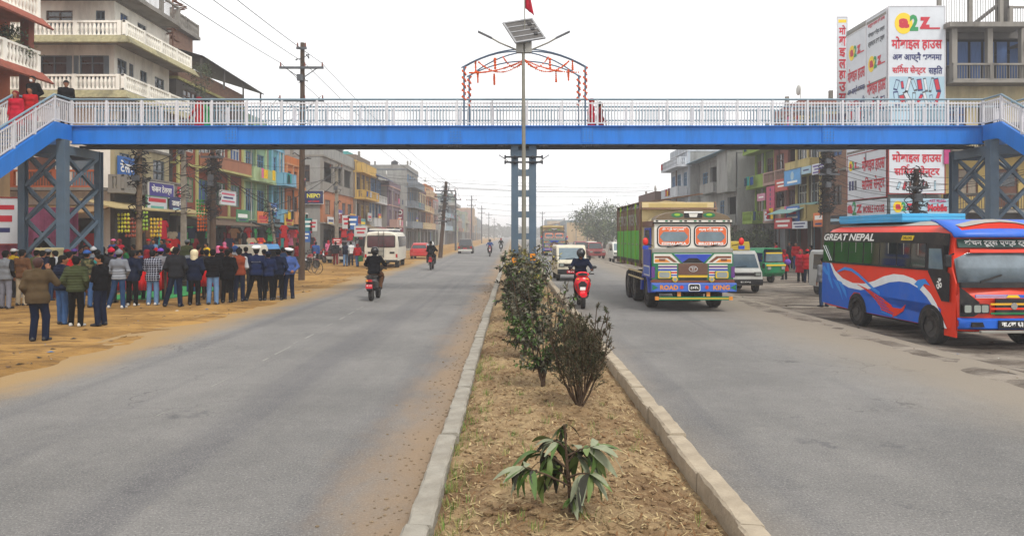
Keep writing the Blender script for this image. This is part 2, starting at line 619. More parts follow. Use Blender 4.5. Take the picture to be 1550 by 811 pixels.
for i in range(9000):
 y = 3.6 + 20 * rr.random() ** 1.5
 x = rr.uniform(-.53, 1.52)
 z = soil_at(x, y) + rr.uniform(.004, .022)
 a = rr.uniform(0, 2 * PI)
 l = rr.uniform(.02, .1)
 w = rr.uniform(.002, .005) if rr.random() < .8 else rr.uniform(.004, .009)
 dx, dy = math.cos(a) * l / 2, math.sin(a) * l / 2
 nx_, ny_ = -math.sin(a) * w, math.cos(a) * w
 t1, t2 = rr.uniform(-.012, .02), rr.uniform(-.012, .02)
 mb.slot(0 if rr.random() < .6 else 1)
 mb.add([(x - dx - nx_, y - dy - ny_, z + t1), (x + dx - nx_, y + dy - ny_, z + t2), (x + dx + nx_, y + dy + ny_, z + t2), (x - dx + nx_, y - dy + ny_, z + t1)], [(0, 1, 2, 3)])
struct(mb.build('leaf_litter', [m_straw, m_straw2]), 'stuff')
m_grass = M('grass_green', '#5c7a33', .7, var=.35, scale=5)
m_grass2 = M('grass_dry', '#8c8a4a', .8, var=.3, scale=5)
mb = MB()
for i in range(230):
 if i < 180:
  y = 3.8 + 14 * rr.random() ** 1.6
  x = rr.choice([rr.uniform(-.52, -.3), rr.uniform(-.5, 1.45), rr.uniform(-.3, .9)])
 else:
  y = 4 + rr.uniform(0, 9)
  x = rr.uniform(-.55, -.48)
 z = soil_at(x, y) - .01
 for k in range(rr.randrange(8, 22)):
  a = rr.uniform(0, 2 * PI)
  h = rr.uniform(.03, .11)
  b = rr.uniform(.01, .07)
  px, py = x + rr.gauss(0, .03), y + rr.gauss(0, .03)
  w = rr.uniform(.0015, .0035)
  wx, wy = -math.sin(a) * w, math.cos(a) * w
  mb.slot(0 if rr.random() < .55 else 1)
  mb.add([(px - wx, py - wy, z), (px + wx, py + wy, z), (px + math.cos(a) * b * .4 + wx * .7, py + math.sin(a) * b * .4 + wy * .7, z + h * .65),
    (px + math.cos(a) * b * .4 - wx * .7, py + math.sin(a) * b * .4 - wy * .7, z + h * .65), (px + math.cos(a) * b, py + math.sin(a) * b, z + h)],
    [(0, 1, 2, 3), (3, 2, 4)])
struct(mb.build('grass', [m_grass, m_grass2]), 'stuff')
# pebbles and rubbish at the road edges
mb = MB()
for i in range(900):
 if rr.random() < .6:
  y = 4 + 30 * rr.random() ** 1.6
  x = -.74 - abs(rr.gauss(0, .25))
 else:
  y = 8 + 26 * rr.random() ** 1.3
  x = rr.choice([-7.6 - abs(rr.gauss(0, 1.6)), 7.4 + abs(rr.gauss(0, 1.2))])
 z = .004 if -7 < x < 7 else float(earth_z(np.array([x]), np.array([y]))[0])
 s = rr.uniform(.004, .014) * (1 + y / 25)
 mb.add([(x + v.x * s * rr.uniform(.8, 1.4), y + v.y * s, z + v.z * s * .6) for v in IV], IF)
struct(mb.build('gravel', M('pebble', '#7a6a55', .9, var=.3, scale=6)), 'stuff')
# scraps of paper, plastic and leaves trodden into the verges
mb = MB()
for i in range(260):
 y = 9 + 50 * rr.random() ** 1.4
 x = rr.choice([-7.9 - abs(rr.gauss(0, 3)), -7.9 - abs(rr.gauss(0, 1)), 8 + abs(rr.gauss(0, 2.2))])
 z = float(earth_z(np.array([x]), np.array([y]))[0]) + .006
 a, s = rr.uniform(0, 6.3), rr.uniform(.02, .08)
 c, d = math.cos(a) * s, math.sin(a) * s
 k = rr.uniform(.3, .9)
 mb.slot(rr.choice([0, 1, 1, 2, 2, 3]))
 mb.add([(x - c, y - d, z), (x + d * k, y - c * k, z + rr.uniform(0, .03)), (x + c, y + d, z), (x - d * k, y + c * k, z + rr.uniform(0, .02))], [(0, 1, 2, 3)])
struct(mb.build('litter', [M('scrap_white', '#b5b2aa', .8), M('scrap_brown', '#5d4630', .9), M('scrap_dark', '#33302c', .9), M('scrap_blue', '#4a6a8c', .7)]), 'stuff')
# ---------------------------------------------------------------- people
def sdf_prims(prims, h, clips=(), pad=.03):
 lo, hi = np.full(3, 9.), np.full(3, -9.)
 for q in prims:
  if q[0] == 'c':
   a, b, r = np.array(q[1]), np.array(q[2]), max(q[3], q[4])
   lo = np.minimum(lo, np.minimum(a, b) - r)
   hi = np.maximum(hi, np.maximum(a, b) + r)
  else:
   c, r = np.array(q[1]), np.array(q[2])
   lo, hi = np.minimum(lo, c - r.max()), np.maximum(hi, c + r.max())
 lo, hi = lo - pad - h, hi + pad + h
 n = np.ceil((hi - lo) / h).astype(int) + 1
 ax = [lo[i] + h * np.arange(n[i]) for i in range(3)]
 D = np.full(n, .5, np.float32)
 for q in prims:
  if q[0] == 'c':
   a, b, ra, rb, k = np.array(q[1], float), np.array(q[2], float), q[3], q[4], q[5]
   l2, h2 = np.minimum(a, b) - max(ra, rb), np.maximum(a, b) + max(ra, rb)
  else:
   c, r, k = np.array(q[1], float), np.array(q[2], float), q[3]
   l2, h2 = c - r.max(), c + r.max()
  e = k + 2.5 * h + .01
  i0 = np.maximum(0, np.floor((l2 - e - lo) / h).astype(int))
  i1 = np.minimum(n, np.ceil((h2 + e - lo) / h).astype(int) + 1)
  X = ax[0][i0[0]:i1[0], None, None]
  Y = ax[1][None, i0[1]:i1[1], None]
  Z = ax[2][None, None, i0[2]:i1[2]]
  if q[0] == 'c':
   ab = b - a
   L = max(ab @ ab, 1e-9)
   t = np.clip(((X - a[0]) * ab[0] + (Y - a[1]) * ab[1] + (Z - a[2]) * ab[2]) / L, 0, 1)
   d = np.sqrt((X - a[0] - t * ab[0]) ** 2 + (Y - a[1] - t * ab[1]) ** 2 + (Z - a[2] - t * ab[2]) ** 2) - (ra + (rb - ra) * t)
  else:
   k0 = np.sqrt(((X - c[0]) / r[0]) ** 2 + ((Y - c[1]) / r[1]) ** 2 + ((Z - c[2]) / r[2]) ** 2)
   k1 = np.sqrt(((X - c[0]) / r[0] ** 2) ** 2 + ((Y - c[1]) / r[1] ** 2) ** 2 + ((Z - c[2]) / r[2] ** 2) ** 2)
   d = k0 * (k0 - 1) / np.maximum(k1, 1e-6)
  sub = D[i0[0]:i1[0], i0[1]:i1[1], i0[2]:i1[2]]
  hh = np.maximum(k - np.abs(sub - d), 0) / k
  np.copyto(sub, np.minimum(sub, d) - hh * hh * k * .25)
 for (nrm, off) in clips:                       # keep the side where nrm.p < off
  pl = nrm[0] * ax[0][:, None, None] + nrm[1] * ax[1][None, :, None] + nrm[2] * ax[2][None, None, :] - off
  D = np.maximum(D, pl)
 return D, lo
def surface_net(D, lo, h):
 s = D < 0
 nx, ny, nz = D.shape
 acc = np.zeros((nx - 1, ny - 1, nz - 1, 3), np.float32)
 cnt = np.zeros((nx - 1, ny - 1, nz - 1), np.float32)
 for axis in range(3):
  o1, o2 = [a for a in range(3) if a != axis]
  for d1 in (0, 1):
   for d2 in (0, 1):
    sl0 = [None] * 3
    sl1 = [None] * 3
    sl0[axis], sl1[axis] = slice(0, -1), slice(1, None)
    for o, dd in ((o1, d1), (o2, d2)):
     sl0[o] = sl1[o] = slice(dd, D.shape[o] - 1 + dd)
    a, b = D[tuple(sl0)], D[tuple(sl1)]
    m = (a < 0) != (b < 0)
    t = np.where(m, a / np.where(m, a - b, 1), 0)
    acc[..., axis] += np.where(m, t, 0)
    acc[..., o1] += m * d1
    acc[..., o2] += m * d2
    cnt += m
 mask = cnt > 0
 idx = -np.ones(mask.shape, int)
 idx[mask] = np.arange(mask.sum())
 cells = np.argwhere(mask)
 V = lo + h * (cells + acc[mask] / cnt[mask][:, None])
 F = []
 for axis in range(3):
  o1, o2 = (axis + 1) % 3, (axis + 2) % 3
  sl0, sl1 = [slice(None)] * 3, [slice(None)] * 3
  sl0[axis], sl1[axis] = slice(0, -1), slice(1, None)
  ch = s[tuple(sl0)] != s[tuple(sl1)]
  e = np.argwhere(ch)
  ok = (e[:, o1] > 0) & (e[:, o2] > 0) & (e[:, o1] < D.shape[o1] - 1) & (e[:, o2] < D.shape[o2] - 1)
  e = e[ok]
  flip = s[tuple(sl0)][tuple(e.T)]
  def g(d1, d2):
   c = e.copy()
   c[:, o1] -= d1
   c[:, o2] -= d2
   return idx[tuple(c.T)]
  q = np.stack([g(1, 1), g(0, 1), g(0, 0), g(1, 0)], -1)
  q[~flip] = q[~flip][:, ::-1]
  F.append(q)
 return V, np.concatenate(F)
def sdf_mesh(name, prims, h, mat, clips=()):
 D, lo = sdf_prims(prims, h, clips)
 V, F = surface_net(D, lo, h)
 me = bpy.data.meshes.new(name)
 me.vertices.add(len(V))
 me.vertices.foreach_set('co', V.astype(np.float32).ravel())
 me.loops.add(len(F) * 4)
 me.loops.foreach_set('vertex_index', F.ravel().astype(np.int32))
 me.polygons.add(len(F))
 me.polygons.foreach_set('loop_start', (np.arange(len(F)) * 4).astype(np.int32))
 me.polygons.foreach_set('use_smooth', np.ones(len(F), bool))
 me.update(calc_edges=True)
 me.validate()
 me.materials.append(mat)
 return me
V3 = lambda *a: np.array(a, float)
def joints(pose):
 J = dict(pel=V3(0, 0, .93), chest=V3(0, 0, 1.30), neck=V3(0, .0, 1.43), head=V3(0, .025, 1.60))
 for s, n in ((-1, 'l'), (1, 'r')):
  J['sh' + n] = V3(s * .185, 0, 1.395)
  J['el' + n] = V3(s * .235, -.03, 1.12)
  J['wr' + n] = V3(s * .235, .06, .88)
  J['hd' + n] = V3(0, .15, -1)          # hand direction
  J['hip' + n] = V3(s * .09, 0, .91)
  J['kn' + n] = V3(s * .105, .02, .50)
  J['an' + n] = V3(s * .115, -.02, .085)
  J['ft' + n] = V3(s * .25, 1, 0)
 if pose == 'pockets':
  for s, n in ((-1, 'l'), (1, 'r')):
   J['el' + n] = V3(s * .29, -.08, 1.13)
   J['wr' + n] = V3(s * .19, .11, .95)
   J['hd' + n] = V3(-s * .2, .2, -1)
  J['anl'] = V3(-.14, .05, .085)
 elif pose == 'folded':
  for s, n in ((-1, 'l'), (1, 'r')):
   J['el' + n] = V3(s * .26, .02, 1.12)
   J['wr' + n] = V3(-s * .03, .19, 1.13 + s * .03)
   J['hd' + n] = V3(-s, .1, .1)
 elif pose == 'behind':
  for s, n in ((-1, 'l'), (1, 'r')):
   J['el' + n] = V3(s * .27, -.11, 1.13)
   J['wr' + n] = V3(s * .07, -.18, .98)
   J['hd' + n] = V3(-s, -.1, -.4)
  J['knl'] = V3(-.13, .03, .5)
  J['anl'] = V3(-.17, 0, .085)
 elif pose == 'front':
  for s, n in ((-1, 'l'), (1, 'r')):
   J['el' + n] = V3(s * .255, -.02, 1.12)
   J['wr' + n] = V3(s * .09, .19, 1.0)
   J['hd' + n] = V3(-s, .3, -.3)
 elif pose == 'phone':
  J['elr'] = V3(.33, .10, 1.19)
  J['wrr'] = V3(.15, .13, 1.46)
  J['hdr'] = V3(-.25, -.05, 1)
  J['ell'] = V3(-.26, -.06, 1.12)
  J['wrl'] = V3(-.2, .1, .92)
  J['knr'] = V3(.14, .05, .5)
  J['anr'] = V3(.16, -.03, .085)
  J['knl'] = V3(-.06, .02, .5)
  J['anl'] = V3(-.06, -.08, .085)
 elif pose in ('walk', 'walk2'):
  k = 1 if pose == 'walk' else -1
  for s, n in ((-1, 'l'), (1, 'r')):
   f = s * k
   J['kn' + n] = V3(s * .09, .13 * f + .06, .51)
   J['an' + n] = V3(s * .09, .27 * f - .05, .085 + (.06 if f < 0 else 0))
   J['el' + n] = V3(s * .24, -.13 * f, 1.13)
   J['wr' + n] = V3(s * .23, -.18 * f + .1, .91)
 elif pose == 'wide':
  J['knl'] = V3(-.18, .03, .5)
  J['anl'] = V3(-.30, .02, .085)
  J['knr'] = V3(.10, .02, .5)
  J['anr'] = V3(.13, -.02, .085)
  for s, n in ((-1, 'l'), (1, 'r')):
   J['el' + n] = V3(s * .29, -.02, 1.13)
   J['wr' + n] = V3(s * .16, .17, .98)
   J['hd' + n] = V3(-s * .5, .3, -.8)
 elif pose == 'speak':
  J['elr'] = V3(.28, .08, 1.13)
  J['wrr'] = V3(.14, .28, 1.2)
  J['hdr'] = V3(-.3, .6, .5)
  J['ell'] = V3(-.27, .06, 1.12)
  J['wrl'] = V3(-.14, .27, 1.08)
  J['hdl'] = V3(.4, .7, .1)
 elif pose == 'ride':
  J['pel'] = V3(0, -.02, .82)
  J['chest'] = V3(0, .07, 1.18)
  J['neck'] = V3(0, .10, 1.32)
  J['head'] = V3(0, .15, 1.50)
  for s, n in ((-1, 'l'), (1, 'r')):
   J['sh' + n] = V3(s * .185, .08, 1.28)
   J['el' + n] = V3(s * .33, .24, 1.07)
   J['wr' + n] = V3(s * .31, .46, 1.02)
   J['hd' + n] = V3(-s * .1, 1, -.15)
   J['hip' + n] = V3(s * .09, .02, .80)
   J['kn' + n] = V3(s * .19, .43, .70)
   J['an' + n] = V3(s * .16, .34, .30)
   J['ft' + n] = V3(s * .1, 1, -.05)
 elif pose == 'passenger':
  J['pel'] = V3(0, -.02, .86)
  J['chest'] = V3(0, .04, 1.22)
  J['neck'] = V3(0, .06, 1.36)
  J['head'] = V3(0, .09, 1.53)
  for s, n in ((-1, 'l'), (1, 'r')):
   J['sh' + n] = V3(s * .18, .04, 1.32)
   J['el' + n] = V3(s * .25, .1, 1.06)
   J['wr' + n] = V3(s * .15, .3, .96)
   J['hd' + n] = V3(0, 1, -.2)
   J['hip' + n] = V3(s * .09, .02, .84)
   J['kn' + n] = V3(s * .24, .40, .74)
   J['an' + n] = V3(s * .24, .26, .36)
 return J
def hand_prims(w, d, s, open_=.5):
 d = d / np.linalg.norm(d)
 up = V3(0, 1, 0) if abs(d[1]) < .8 else V3(0, 0, 1)
 side = np.cross(d, up)
 side /= np.linalg.norm(side)
 n = np.cross(side, d)
 out = [('c', w - d * .01, w + d * .02, .026, .030, .02), ('e', w + d * .055, (.042, .042, .042), .015)]
 out[1] = ('c', w + d * .03 + side * .012, w + d * .065 + side * .012, .026, .022, .015)
 out.append(('c', w + d * .03 - side * .012, w + d * .065 - side * .012, .026, .022, .015))
 for i, (o, l) in enumerate(((-.030, .062), (-.010, .074), (.010, .070), (.029, .056))):
  b = w + d * .078 + side * o
  m = b + d * l * .5 + n * .012 + side * o * .15
  e = m + d * l * .42 + n * .028
  out += [('c', b, m, .0105, .0095, .006), ('c', m, e, .0095, .008, .006)]
 t0 = w + d * .03 - side * .03 * s
 t1 = t0 + d * .03 - side * .022 * s + n * .015
 t2 = t1 + d * .028 - side * .004 * s + n * .012
 out += [('c', t0, t1, .014, .011, .01), ('c', t1, t2, .011, .009, .006)]
 return out
def rot_head(J, yaw, pitch=0):
 c, s = math.cos(yaw), math.sin(yaw)
 cp, sp = math.cos(pitch), math.sin(pitch)
 Rz = np.array([[c, -s, 0], [s, c, 0], [0, 0, 1]])
 Rx = np.array([[1, 0, 0], [0, cp, -sp], [0, sp, cp]])
 return Rz @ Rx
def body_prims(J, yaw, fine):
 P = []
 a = P.append
 pel, ch, nk, hd = J['pel'], J['chest'], J['neck'], J['head']
 wst = pel * .6 + ch * .4
 a(('c', pel + V3(-.07, 0, 0), pel + V3(.07, 0, 0), .10, .10, .05))
 a(('c', wst + V3(-.055, 0, 0), wst + V3(.055, 0, 0), .095, .095, .08))
 a(('c', ch + V3(-.09, 0, 0), ch + V3(.09, 0, 0), .108, .108, .08))
 a(('c', J['shl'], J['shr'], .05, .05, .06))
 a(('c', nk + V3(0, -.012, -.04), hd + V3(0, -.02, -.06), .056, .05, .04))
 for s, n in ((-1, 'l'), (1, 'r')):
  a(('c', J['sh' + n], J['el' + n], .046, .037, .04))
  a(('c', J['el' + n], J['wr' + n], .036, .025, .02))
  a(('c', J['hip' + n], J['kn' + n], .076, .050, .05))
  a(('c', J['kn' + n], J['an' + n], .048, .034, .03))
  f = J['ft' + n] / np.linalg.norm(J['ft' + n])
  an = J['an' + n]
  a(('c', an + V3(0, 0, -.05) - f * .03, an + V3(0, 0, -.055) + f * .12, .032, .026, .03))
  if fine:
   P += hand_prims(J['wr' + n], J['hd' + n], s)
  else:
   d = J['hd' + n] / np.linalg.norm(J['hd' + n])
   a(('c', J['wr' + n], J['wr' + n] + d * .13, .032, .022, .02))
 Q = rot_head(J, yaw)
 h = lambda x, y, z: hd + Q @ V3(x, y, z)
 a(('c', h(0, -.012, .035), h(0, .012, .03), .082, .080, .03))
 a(('c', h(0, -.02, .05), h(0, .03, .02), .08, .078, .03))
 a(('c', h(0, .03, -.02), h(0, .045, -.075), .06, .042, .04))
 if fine:
  a(('c', h(0, .09, .02), h(0, .115, -.015), .010, .014, .012))
  a(('c', h(-.04, .078, .035), h(.04, .078, .035), .012, .012, .012))
  a(('c', h(-.018, .088, -.05), h(.018, .088, -.05), .010, .010, .01))
  for s in (-1, 1):
   a(('c', h(s * .082, -.01, .02), h(s * .082, -.012, -.02), .014, .011, .01))
 return P
def arm_prims(J, g, upto=1.0):
 P = []
 for n in 'lr':
  w = J['el' + n] + (J['wr' + n] - J['el' + n]) * upto
  P += [('c', J['sh' + n], J['el' + n], .048 + g, .040 + g, .05), ('c', J['el' + n], w, .040 + g, .030 + g, .02)]
 return P
def jacket_prims(J, g, hem, flare=0.0):
 pel, ch = J['pel'], J['chest']
 wst = pel * .55 + ch * .45
 P = [('c', ch + V3(-.09, 0, 0), ch + V3(.09, 0, 0), .108 + g, .108 + g, .05),
   ('c', wst + V3(-.065, 0, 0), wst + V3(.065, 0, 0), .10 + g, .10 + g, .08),
   ('c', J['shl'], J['shr'], .052 + g * .8, .052 + g * .8, .06),
   ('c', ch + V3(0, -.01, .09), J['neck'] + V3(0, -.012, .03), .08 + g, .054 + g * .5, .05)]
 lowc = pel + V3(0, 0, -.02)
 P += [('c', lowc + V3(-.075, 0, 0), lowc + V3(.075, 0, 0), .112 + g, .112 + g, .08)]
 if hem < pel[2] - .1:
  b = V3(pel[0], pel[1], hem - .1)
  for s in (-1, 1):
   P.append(('c', lowc + V3(s * .075, 0, -.03), b + V3(s * (.075 + flare), 0, 0), .112 + g, .115 + g + flare, .06))
 return P
def trouser_prims(J, g):
 P = [('c', J['pel'] + V3(-.07, 0, .04), J['pel'] + V3(.07, 0, .04), .102 + g, .102 + g, .04)]
 for n in 'lr':
  P += [('c', J['hip' + n], J['kn' + n], .078 + g, .056 + g, .05), ('c', J['kn' + n], J['an' + n] + (J['kn' + n] - J['an' + n]) * -.06, .056 + g, .048 + g, .03)]
 return P
def shoe_prims(J):
 P = []
 for n in 'lr':
  f = J['ft' + n] / np.linalg.norm(J['ft' + n])
  an = J['an' + n]
  P += [('c', an + V3(0, 0, -.048) - f * .05, an + V3(0, 0, -.052) + f * .07, .042, .040, .02),
    ('c', an + V3(0, 0, -.055) + f * .05, an + V3(0, 0, -.058) + f * .15, .040, .032, .02),
    ('c', an - f * .02, an + V3(0, 0, -.05), .045, .042, .03)]
 return P
# cloth, skin and hair materials
SKIN = [M('skin_brown', '#8d5b3e', .6, var=.08, scale=6), M('skin_tan', '#a87350', .6, var=.08, scale=6)]
HAIR = M('hair_black', '#080707', .7, var=.3, scale=40, bump=.6, bscale=120, spec=.12)
HAIR2 = M('hair_brown', '#3a1c18', .6, var=.3, scale=40, bump=.6, bscale=120)
EYE = M('eye_dark', '#120d0b', .3, var=0)
def cloth(name, col, scale=5, bump=.9, bscale=9, var=.2):
 return M('cloth_' + name, col, .92, var=var, scale=scale, bump=bump, bscale=bscale, spec=.06)
CL = {k: cloth(k, c) for k, c in dict(
 black='#0d0d10', charcoal='#1f2024', navy='#121a2e', darkblue='#1b2848', blue='#2d4d86', denim='#263c5c', paledenim='#5d7a9c', midden='#36527a',
 olive='#4d5233', tweed='#4b3e2c', brown='#5c3f2a', grey='#6b6e72', palegrey='#9ea0a3', greytrouser='#6f7079', beige='#a3947c', red='#a0161c', maroon='#6d1a22',
 crimson='#a81a30', orange='#d8641c', yellow='#d6b01e', green='#2b7a44', teal='#2c8a86', white='#d6d6d4', cream='#cbbd9b', purple='#4a3470', pink='#c8688a',
 police='#18223f', policeshirt='#43578a', camo='#3d4032', khaki='#766a4d', redbrown='#7a3a26', violet='#6a4aa0').items()}
# quilted down jackets: rows of stitching
def quilt(name, col):
 m = cloth(name, col, bump=0)
 t = m.node_tree
 p = t.nodes['Principled BSDF']
 tc = t.nodes.new('ShaderNodeTexCoord')
 w = t.nodes.new('ShaderNodeTexWave')
 w.bands_direction = 'Z'
 w.inputs['Scale'].default_value = 4.6
 w.inputs['Distortion'].default_value = 1.2
 w.inputs['Detail Scale'].default_value = 3
 t.links.new(tc.outputs['Object'], w.inputs['Vector'])
 b = t.nodes.new('ShaderNodeBump')
 b.inputs['Strength'].default_value = .6
 b.inputs['Distance'].default_value = .018
 t.links.new(w.outputs[1], b.inputs['Height'])
 t.links.new(b.outputs[0], p.inputs['Normal'])
 return m
CL['q_olive'] = quilt('quilted_olive', '#3a4029')
CL['q_navy'] = quilt('quilted_navy', '#141b2e')
CL['q_black'] = quilt('quilted_black', '#101014')
# plaid shirt
def plaid():
 m = cloth('plaid', '#1d2030', bump=0)
 t = m.node_tree
 p = t.nodes['Principled BSDF']
 tc = t.nodes.new('ShaderNodeTexCoord')
 sx = t.nodes.new('ShaderNodeSeparateXYZ')
 t.links.new(tc.outputs['Object'], sx.inputs[0])
 fs = []
 for o in (0, 2):
  f = wmath(t, 'FRACT', wmath(t, 'MULTIPLY', sx.outputs[o], 14.0))
  fs.append(wmath(t, 'LESS_THAN', f, .16))
 a = wmath(t, 'MAXIMUM', fs[0], fs[1])
 t.links.new(n_mix(t, a, '#181b2a', '#a9acb8'), p.inputs['Base Color'])
 return m
CL['plaid'] = plaid()
def camo():
 m = cloth('camouflage', '#3d4032', bump=0)
 t = m.node_tree
 p = t.nodes['Principled BSDF']
 tc = t.nodes.new('ShaderNodeTexCoord')
 n = n_noise(t, tc.outputs['Object'], 9, 2, .5)
 c = n_mix(t, n_range(t, n, .46, .5), '#23271d', '#4a4c33')
 c = n_mix(t, n_range(t, n, .56, .6), c, '#6b6145')
 t.links.new(c, p.inputs['Base Color'])
 return m
CL['camouflage'] = camo()
# grey sweatshirt with dark and light chest bands
def banded():
 m = cloth('banded', '#6d7178', bump=0)
 t = m.node_tree
 p = t.nodes['Principled BSDF']
 tc = t.nodes.new('ShaderNodeTexCoord')
 sx = t.nodes.new('ShaderNodeSeparateXYZ')
 t.links.new(tc.outputs['Object'], sx.inputs[0])
 w = wmath(t, 'ADD', sx.outputs[2], wmath(t, 'MULTIPLY', n_noise(t, tc.outputs['Object'], 4), .08))
 f = wmath(t, 'FRACT', wmath(t, 'MULTIPLY', w, 13))
 g = wmath(t, 'MULTIPLY', wmath(t, 'LESS_THAN', f, .45), wmath(t, 'LESS_THAN', sx.outputs[2], 1.16))
 t.links.new(n_mix(t, g, '#6d7178', '#8e9298'), p.inputs['Base Color'])
 return m
CL['banded'] = banded()
SOLE = M('shoe_white', '#b9b7b2', .7, var=.15)
SHOE = M('shoe_black', '#18171a', .5, var=.15)
CAPW = M('cap_white', '#dcdcda', .6, var=.05)
HELM = M('helmet_black', '#0e0e10', .18, var=.1, spec=.6)
VISOR = M('visor_dark', '#1c1f24', .1, var=0, spec=.8)
PM = {}
def pmesh(kind, pose, fine, hem=.86, yaw=0.0):
 key = (kind, pose, fine, hem if kind in ('jacket', 'coat', 'vest', 'kurta') else 0, yaw if kind not in ('jacket', 'coat', 'vest', 'kurta', 'trousers', 'shoel', 'shoer', 'stripe') else 0)
 if key in PM:
  return PM[key]
 J = joints(pose)
 rideoff = J['pel'][2] - .93
 hem = hem + (rideoff if hem > .7 else 0)
 hB, hG = (.0105, .017) if fine else (.026, .03)
 hd = J['head']
 Q = rot_head(J, yaw)
 hp = lambda x, y, z: hd + Q @ V3(x, y, z)
 pl = lambda x, y, z, o: (Q @ V3(x, y, z), float((Q @ V3(x, y, z)) @ hd + o))
 if kind == 'body':
  me = sdf_mesh('person', body_prims(J, yaw, fine), hB, SKIN[0])
 elif kind in ('jacket', 'coat'):
  g = .02 if kind == 'jacket' else .034
  P = jacket_prims(J, g, hem) + arm_prims(J, g * .8, .97)
  if kind == 'coat':      # collar roll / hood lying on the back
   P.append(('c', J['neck'] + V3(-.05, -.05, .02), J['neck'] + V3(.05, -.05, .02), .045, .045, .03))
  me = sdf_mesh('jacket', P, hG, CL['black'], [(V3(0, 0, -1), -hem)])
 elif kind == 'kurta':
  me = sdf_mesh('tunic', jacket_prims(J, .018, hem, .05) + arm_prims(J, .012, .97), hG, CL['red'], [(V3(0, 0, -1), -hem)])
 elif kind == 'vest':
  me = sdf_mesh('vest', jacket_prims(J, .032, hem), hG, CL['grey'], [(V3(0, 0, -1), -hem)])
 elif kind == 'stripe':
  z = 1.27 + rideoff
  me = sdf_mesh('reflective_stripe', jacket_prims(J, .026, hem), hG, CL['white'], [(V3(0, 0, 1), z + .014), (V3(0, 0, -1), -(z - .014)), (V3(1, 0, 0), .15), (V3(-1, 0, 0), .15)])
 elif kind == 'trousers':
  me = sdf_mesh('trousers', trouser_prims(J, .018), hG, CL['denim'], [(V3(0, 0, 1), .915 if rideoff == 0 else J['pel'][2] + .04)])
 elif kind in ('shoel', 'shoer'):
  P = shoe_prims(J)
  me = sdf_mesh('shoe', P[:3] if kind == 'shoel' else P[3:], hG * .75, SHOE, [(V3(0, 0, -1), -.004)] if rideoff == 0 else [])
 elif kind == 'hair':
  P = [('c', hp(0, -.02, .045), hp(0, .012, .045), .095, .092, .03), ('c', hp(0, -.03, -.01), hp(0, -.035, -.03), .075, .065, .03)]
  me = sdf_mesh('hair', P, hG * .8, HAIR, [pl(0, .75, -.66, .028)])
 elif kind == 'longhair':
  P = [('c', hp(0, -.02, .045), hp(0, .012, .045), .097, .094, .03), ('c', hp(0, -.04, -.01), hp(0, -.09, -.2), .075, .05, .03)]
  me = sdf_mesh('hair', P, hG * .8, HAIR, [pl(0, .75, -.66, .028)])
 elif kind == 'beanie':
  P = [('c', hp(0, -.02, .055), hp(0, .01, .055), .103, .100, .02), ('e', hp(0, -.01, .165), (.03, .03, .03), .02)]
  me = sdf_mesh('beanie', P, hG * .8, CL['grey'], [pl(0, .25, -1, -.035)])
 elif kind == 'cap':
  P = [('c', hp(0, -.02, .05), hp(0, .01, .05), .102, .099, .02), ('c', hp(-.03, .10, .055), hp(.03, .10, .055), .05, .05, .01)]
  me = sdf_mesh('cap', P, hG * .7, CL['blue'], [pl(0, .1, -1, -.042)])
 elif kind == 'hood':
  P = [('c', hp(0, -.03, .04), hp(0, .02, .04), .118, .112, .03), ('c', hp(0, -.03, -.03), hp(0, -.04, -.14), .105, .11, .04)]
  me = sdf_mesh('hood', P, hG * .8, CL['black'], [pl(0, 1, 0, .045)])
 elif kind == 'scarf':
  P = [('c', hp(0, -.02, .045), hp(0, .015, .045), .106, .103, .03), ('c', hp(0, -.02, -.05), hp(0, -.03, -.16), .09, .115, .04), ('c', hp(0, .04, -.13), hp(0, .09, -.26), .07, .04, .03)]
  me = sdf_mesh('headscarf', P, hG * .8, CL['red'], [pl(0, 1, -.35, .062)])
 elif kind == 'helmet':
  P = [('e', hp(0, 0, .03), (.135, .155, .15), .02), ('c', hp(0, .05, -.07), hp(0, .06, -.09), .095, .09, .03)]
  me = sdf_mesh('helmet', P, hG * .8, HELM, [pl(0, .2, -1, .115)])
 elif kind == 'visor':
  P = [('e', hp(0, .006, .03), (.137, .157, .15), .02)]
  me = sdf_mesh('visor', P, hG * .7, VISOR, [pl(0, -1, 0, -.055), pl(0, 0, 1, .075), pl(0, 0, -1, .02)])
 elif kind == 'mask':
  P = [('c', hp(0, .055, -.02), hp(0, .06, -.065), .062, .048, .03), ('c', hp(0, .10, -.01), hp(0, .10, -.04), .022, .02, .02)]
  me = sdf_mesh('face_mask', P, hG * .55, CL['teal'], [pl(0, -1, 0, -.02), pl(0, 0, 1, .0), pl(0, 0, -1, .09)])
 elif kind in ('eyel', 'eyer'):
  mb = MB()
  mb.ell(hp((-1 if kind == 'eyel' else 1) * .033, .090, .015), (.014, .009, .006), 8, 5)
  me = mb.mesh('eye', EYE, True)
 elif kind == 'peakedcap':
  mb = MB()
  mb.loft([[tuple(hp(r * math.sin(2 * PI * k / 18), -.01 + r * 1.05 * math.cos(2 * PI * k / 18), z + .03 * math.cos(2 * PI * k / 18))) for k in range(18)] for r, z in ((.10, .075), (.102, .10), (.15, .135), (.148, .15), (.11, .162))])
  me = mb.mesh('peaked_cap', CAPW, True)
 elif kind == 'capband':
  mb = MB()
  mb.loft([[tuple(hp(r * math.sin(2 * PI * k / 18), -.01 + r * 1.05 * math.cos(2 * PI * k / 18), z + .02 * math.cos(2 * PI * k / 18))) for k in range(18)] for r, z in ((.100, .045), (.104, .05), (.104, .088), (.09, .09))])
  mb.prism([tuple(q) for q in [(-.075, .07), (-.05, .13), (0, .155), (.05, .13), (.075, .07)]], 'z', 0, .008)
  n0 = len(mb.v) - 10
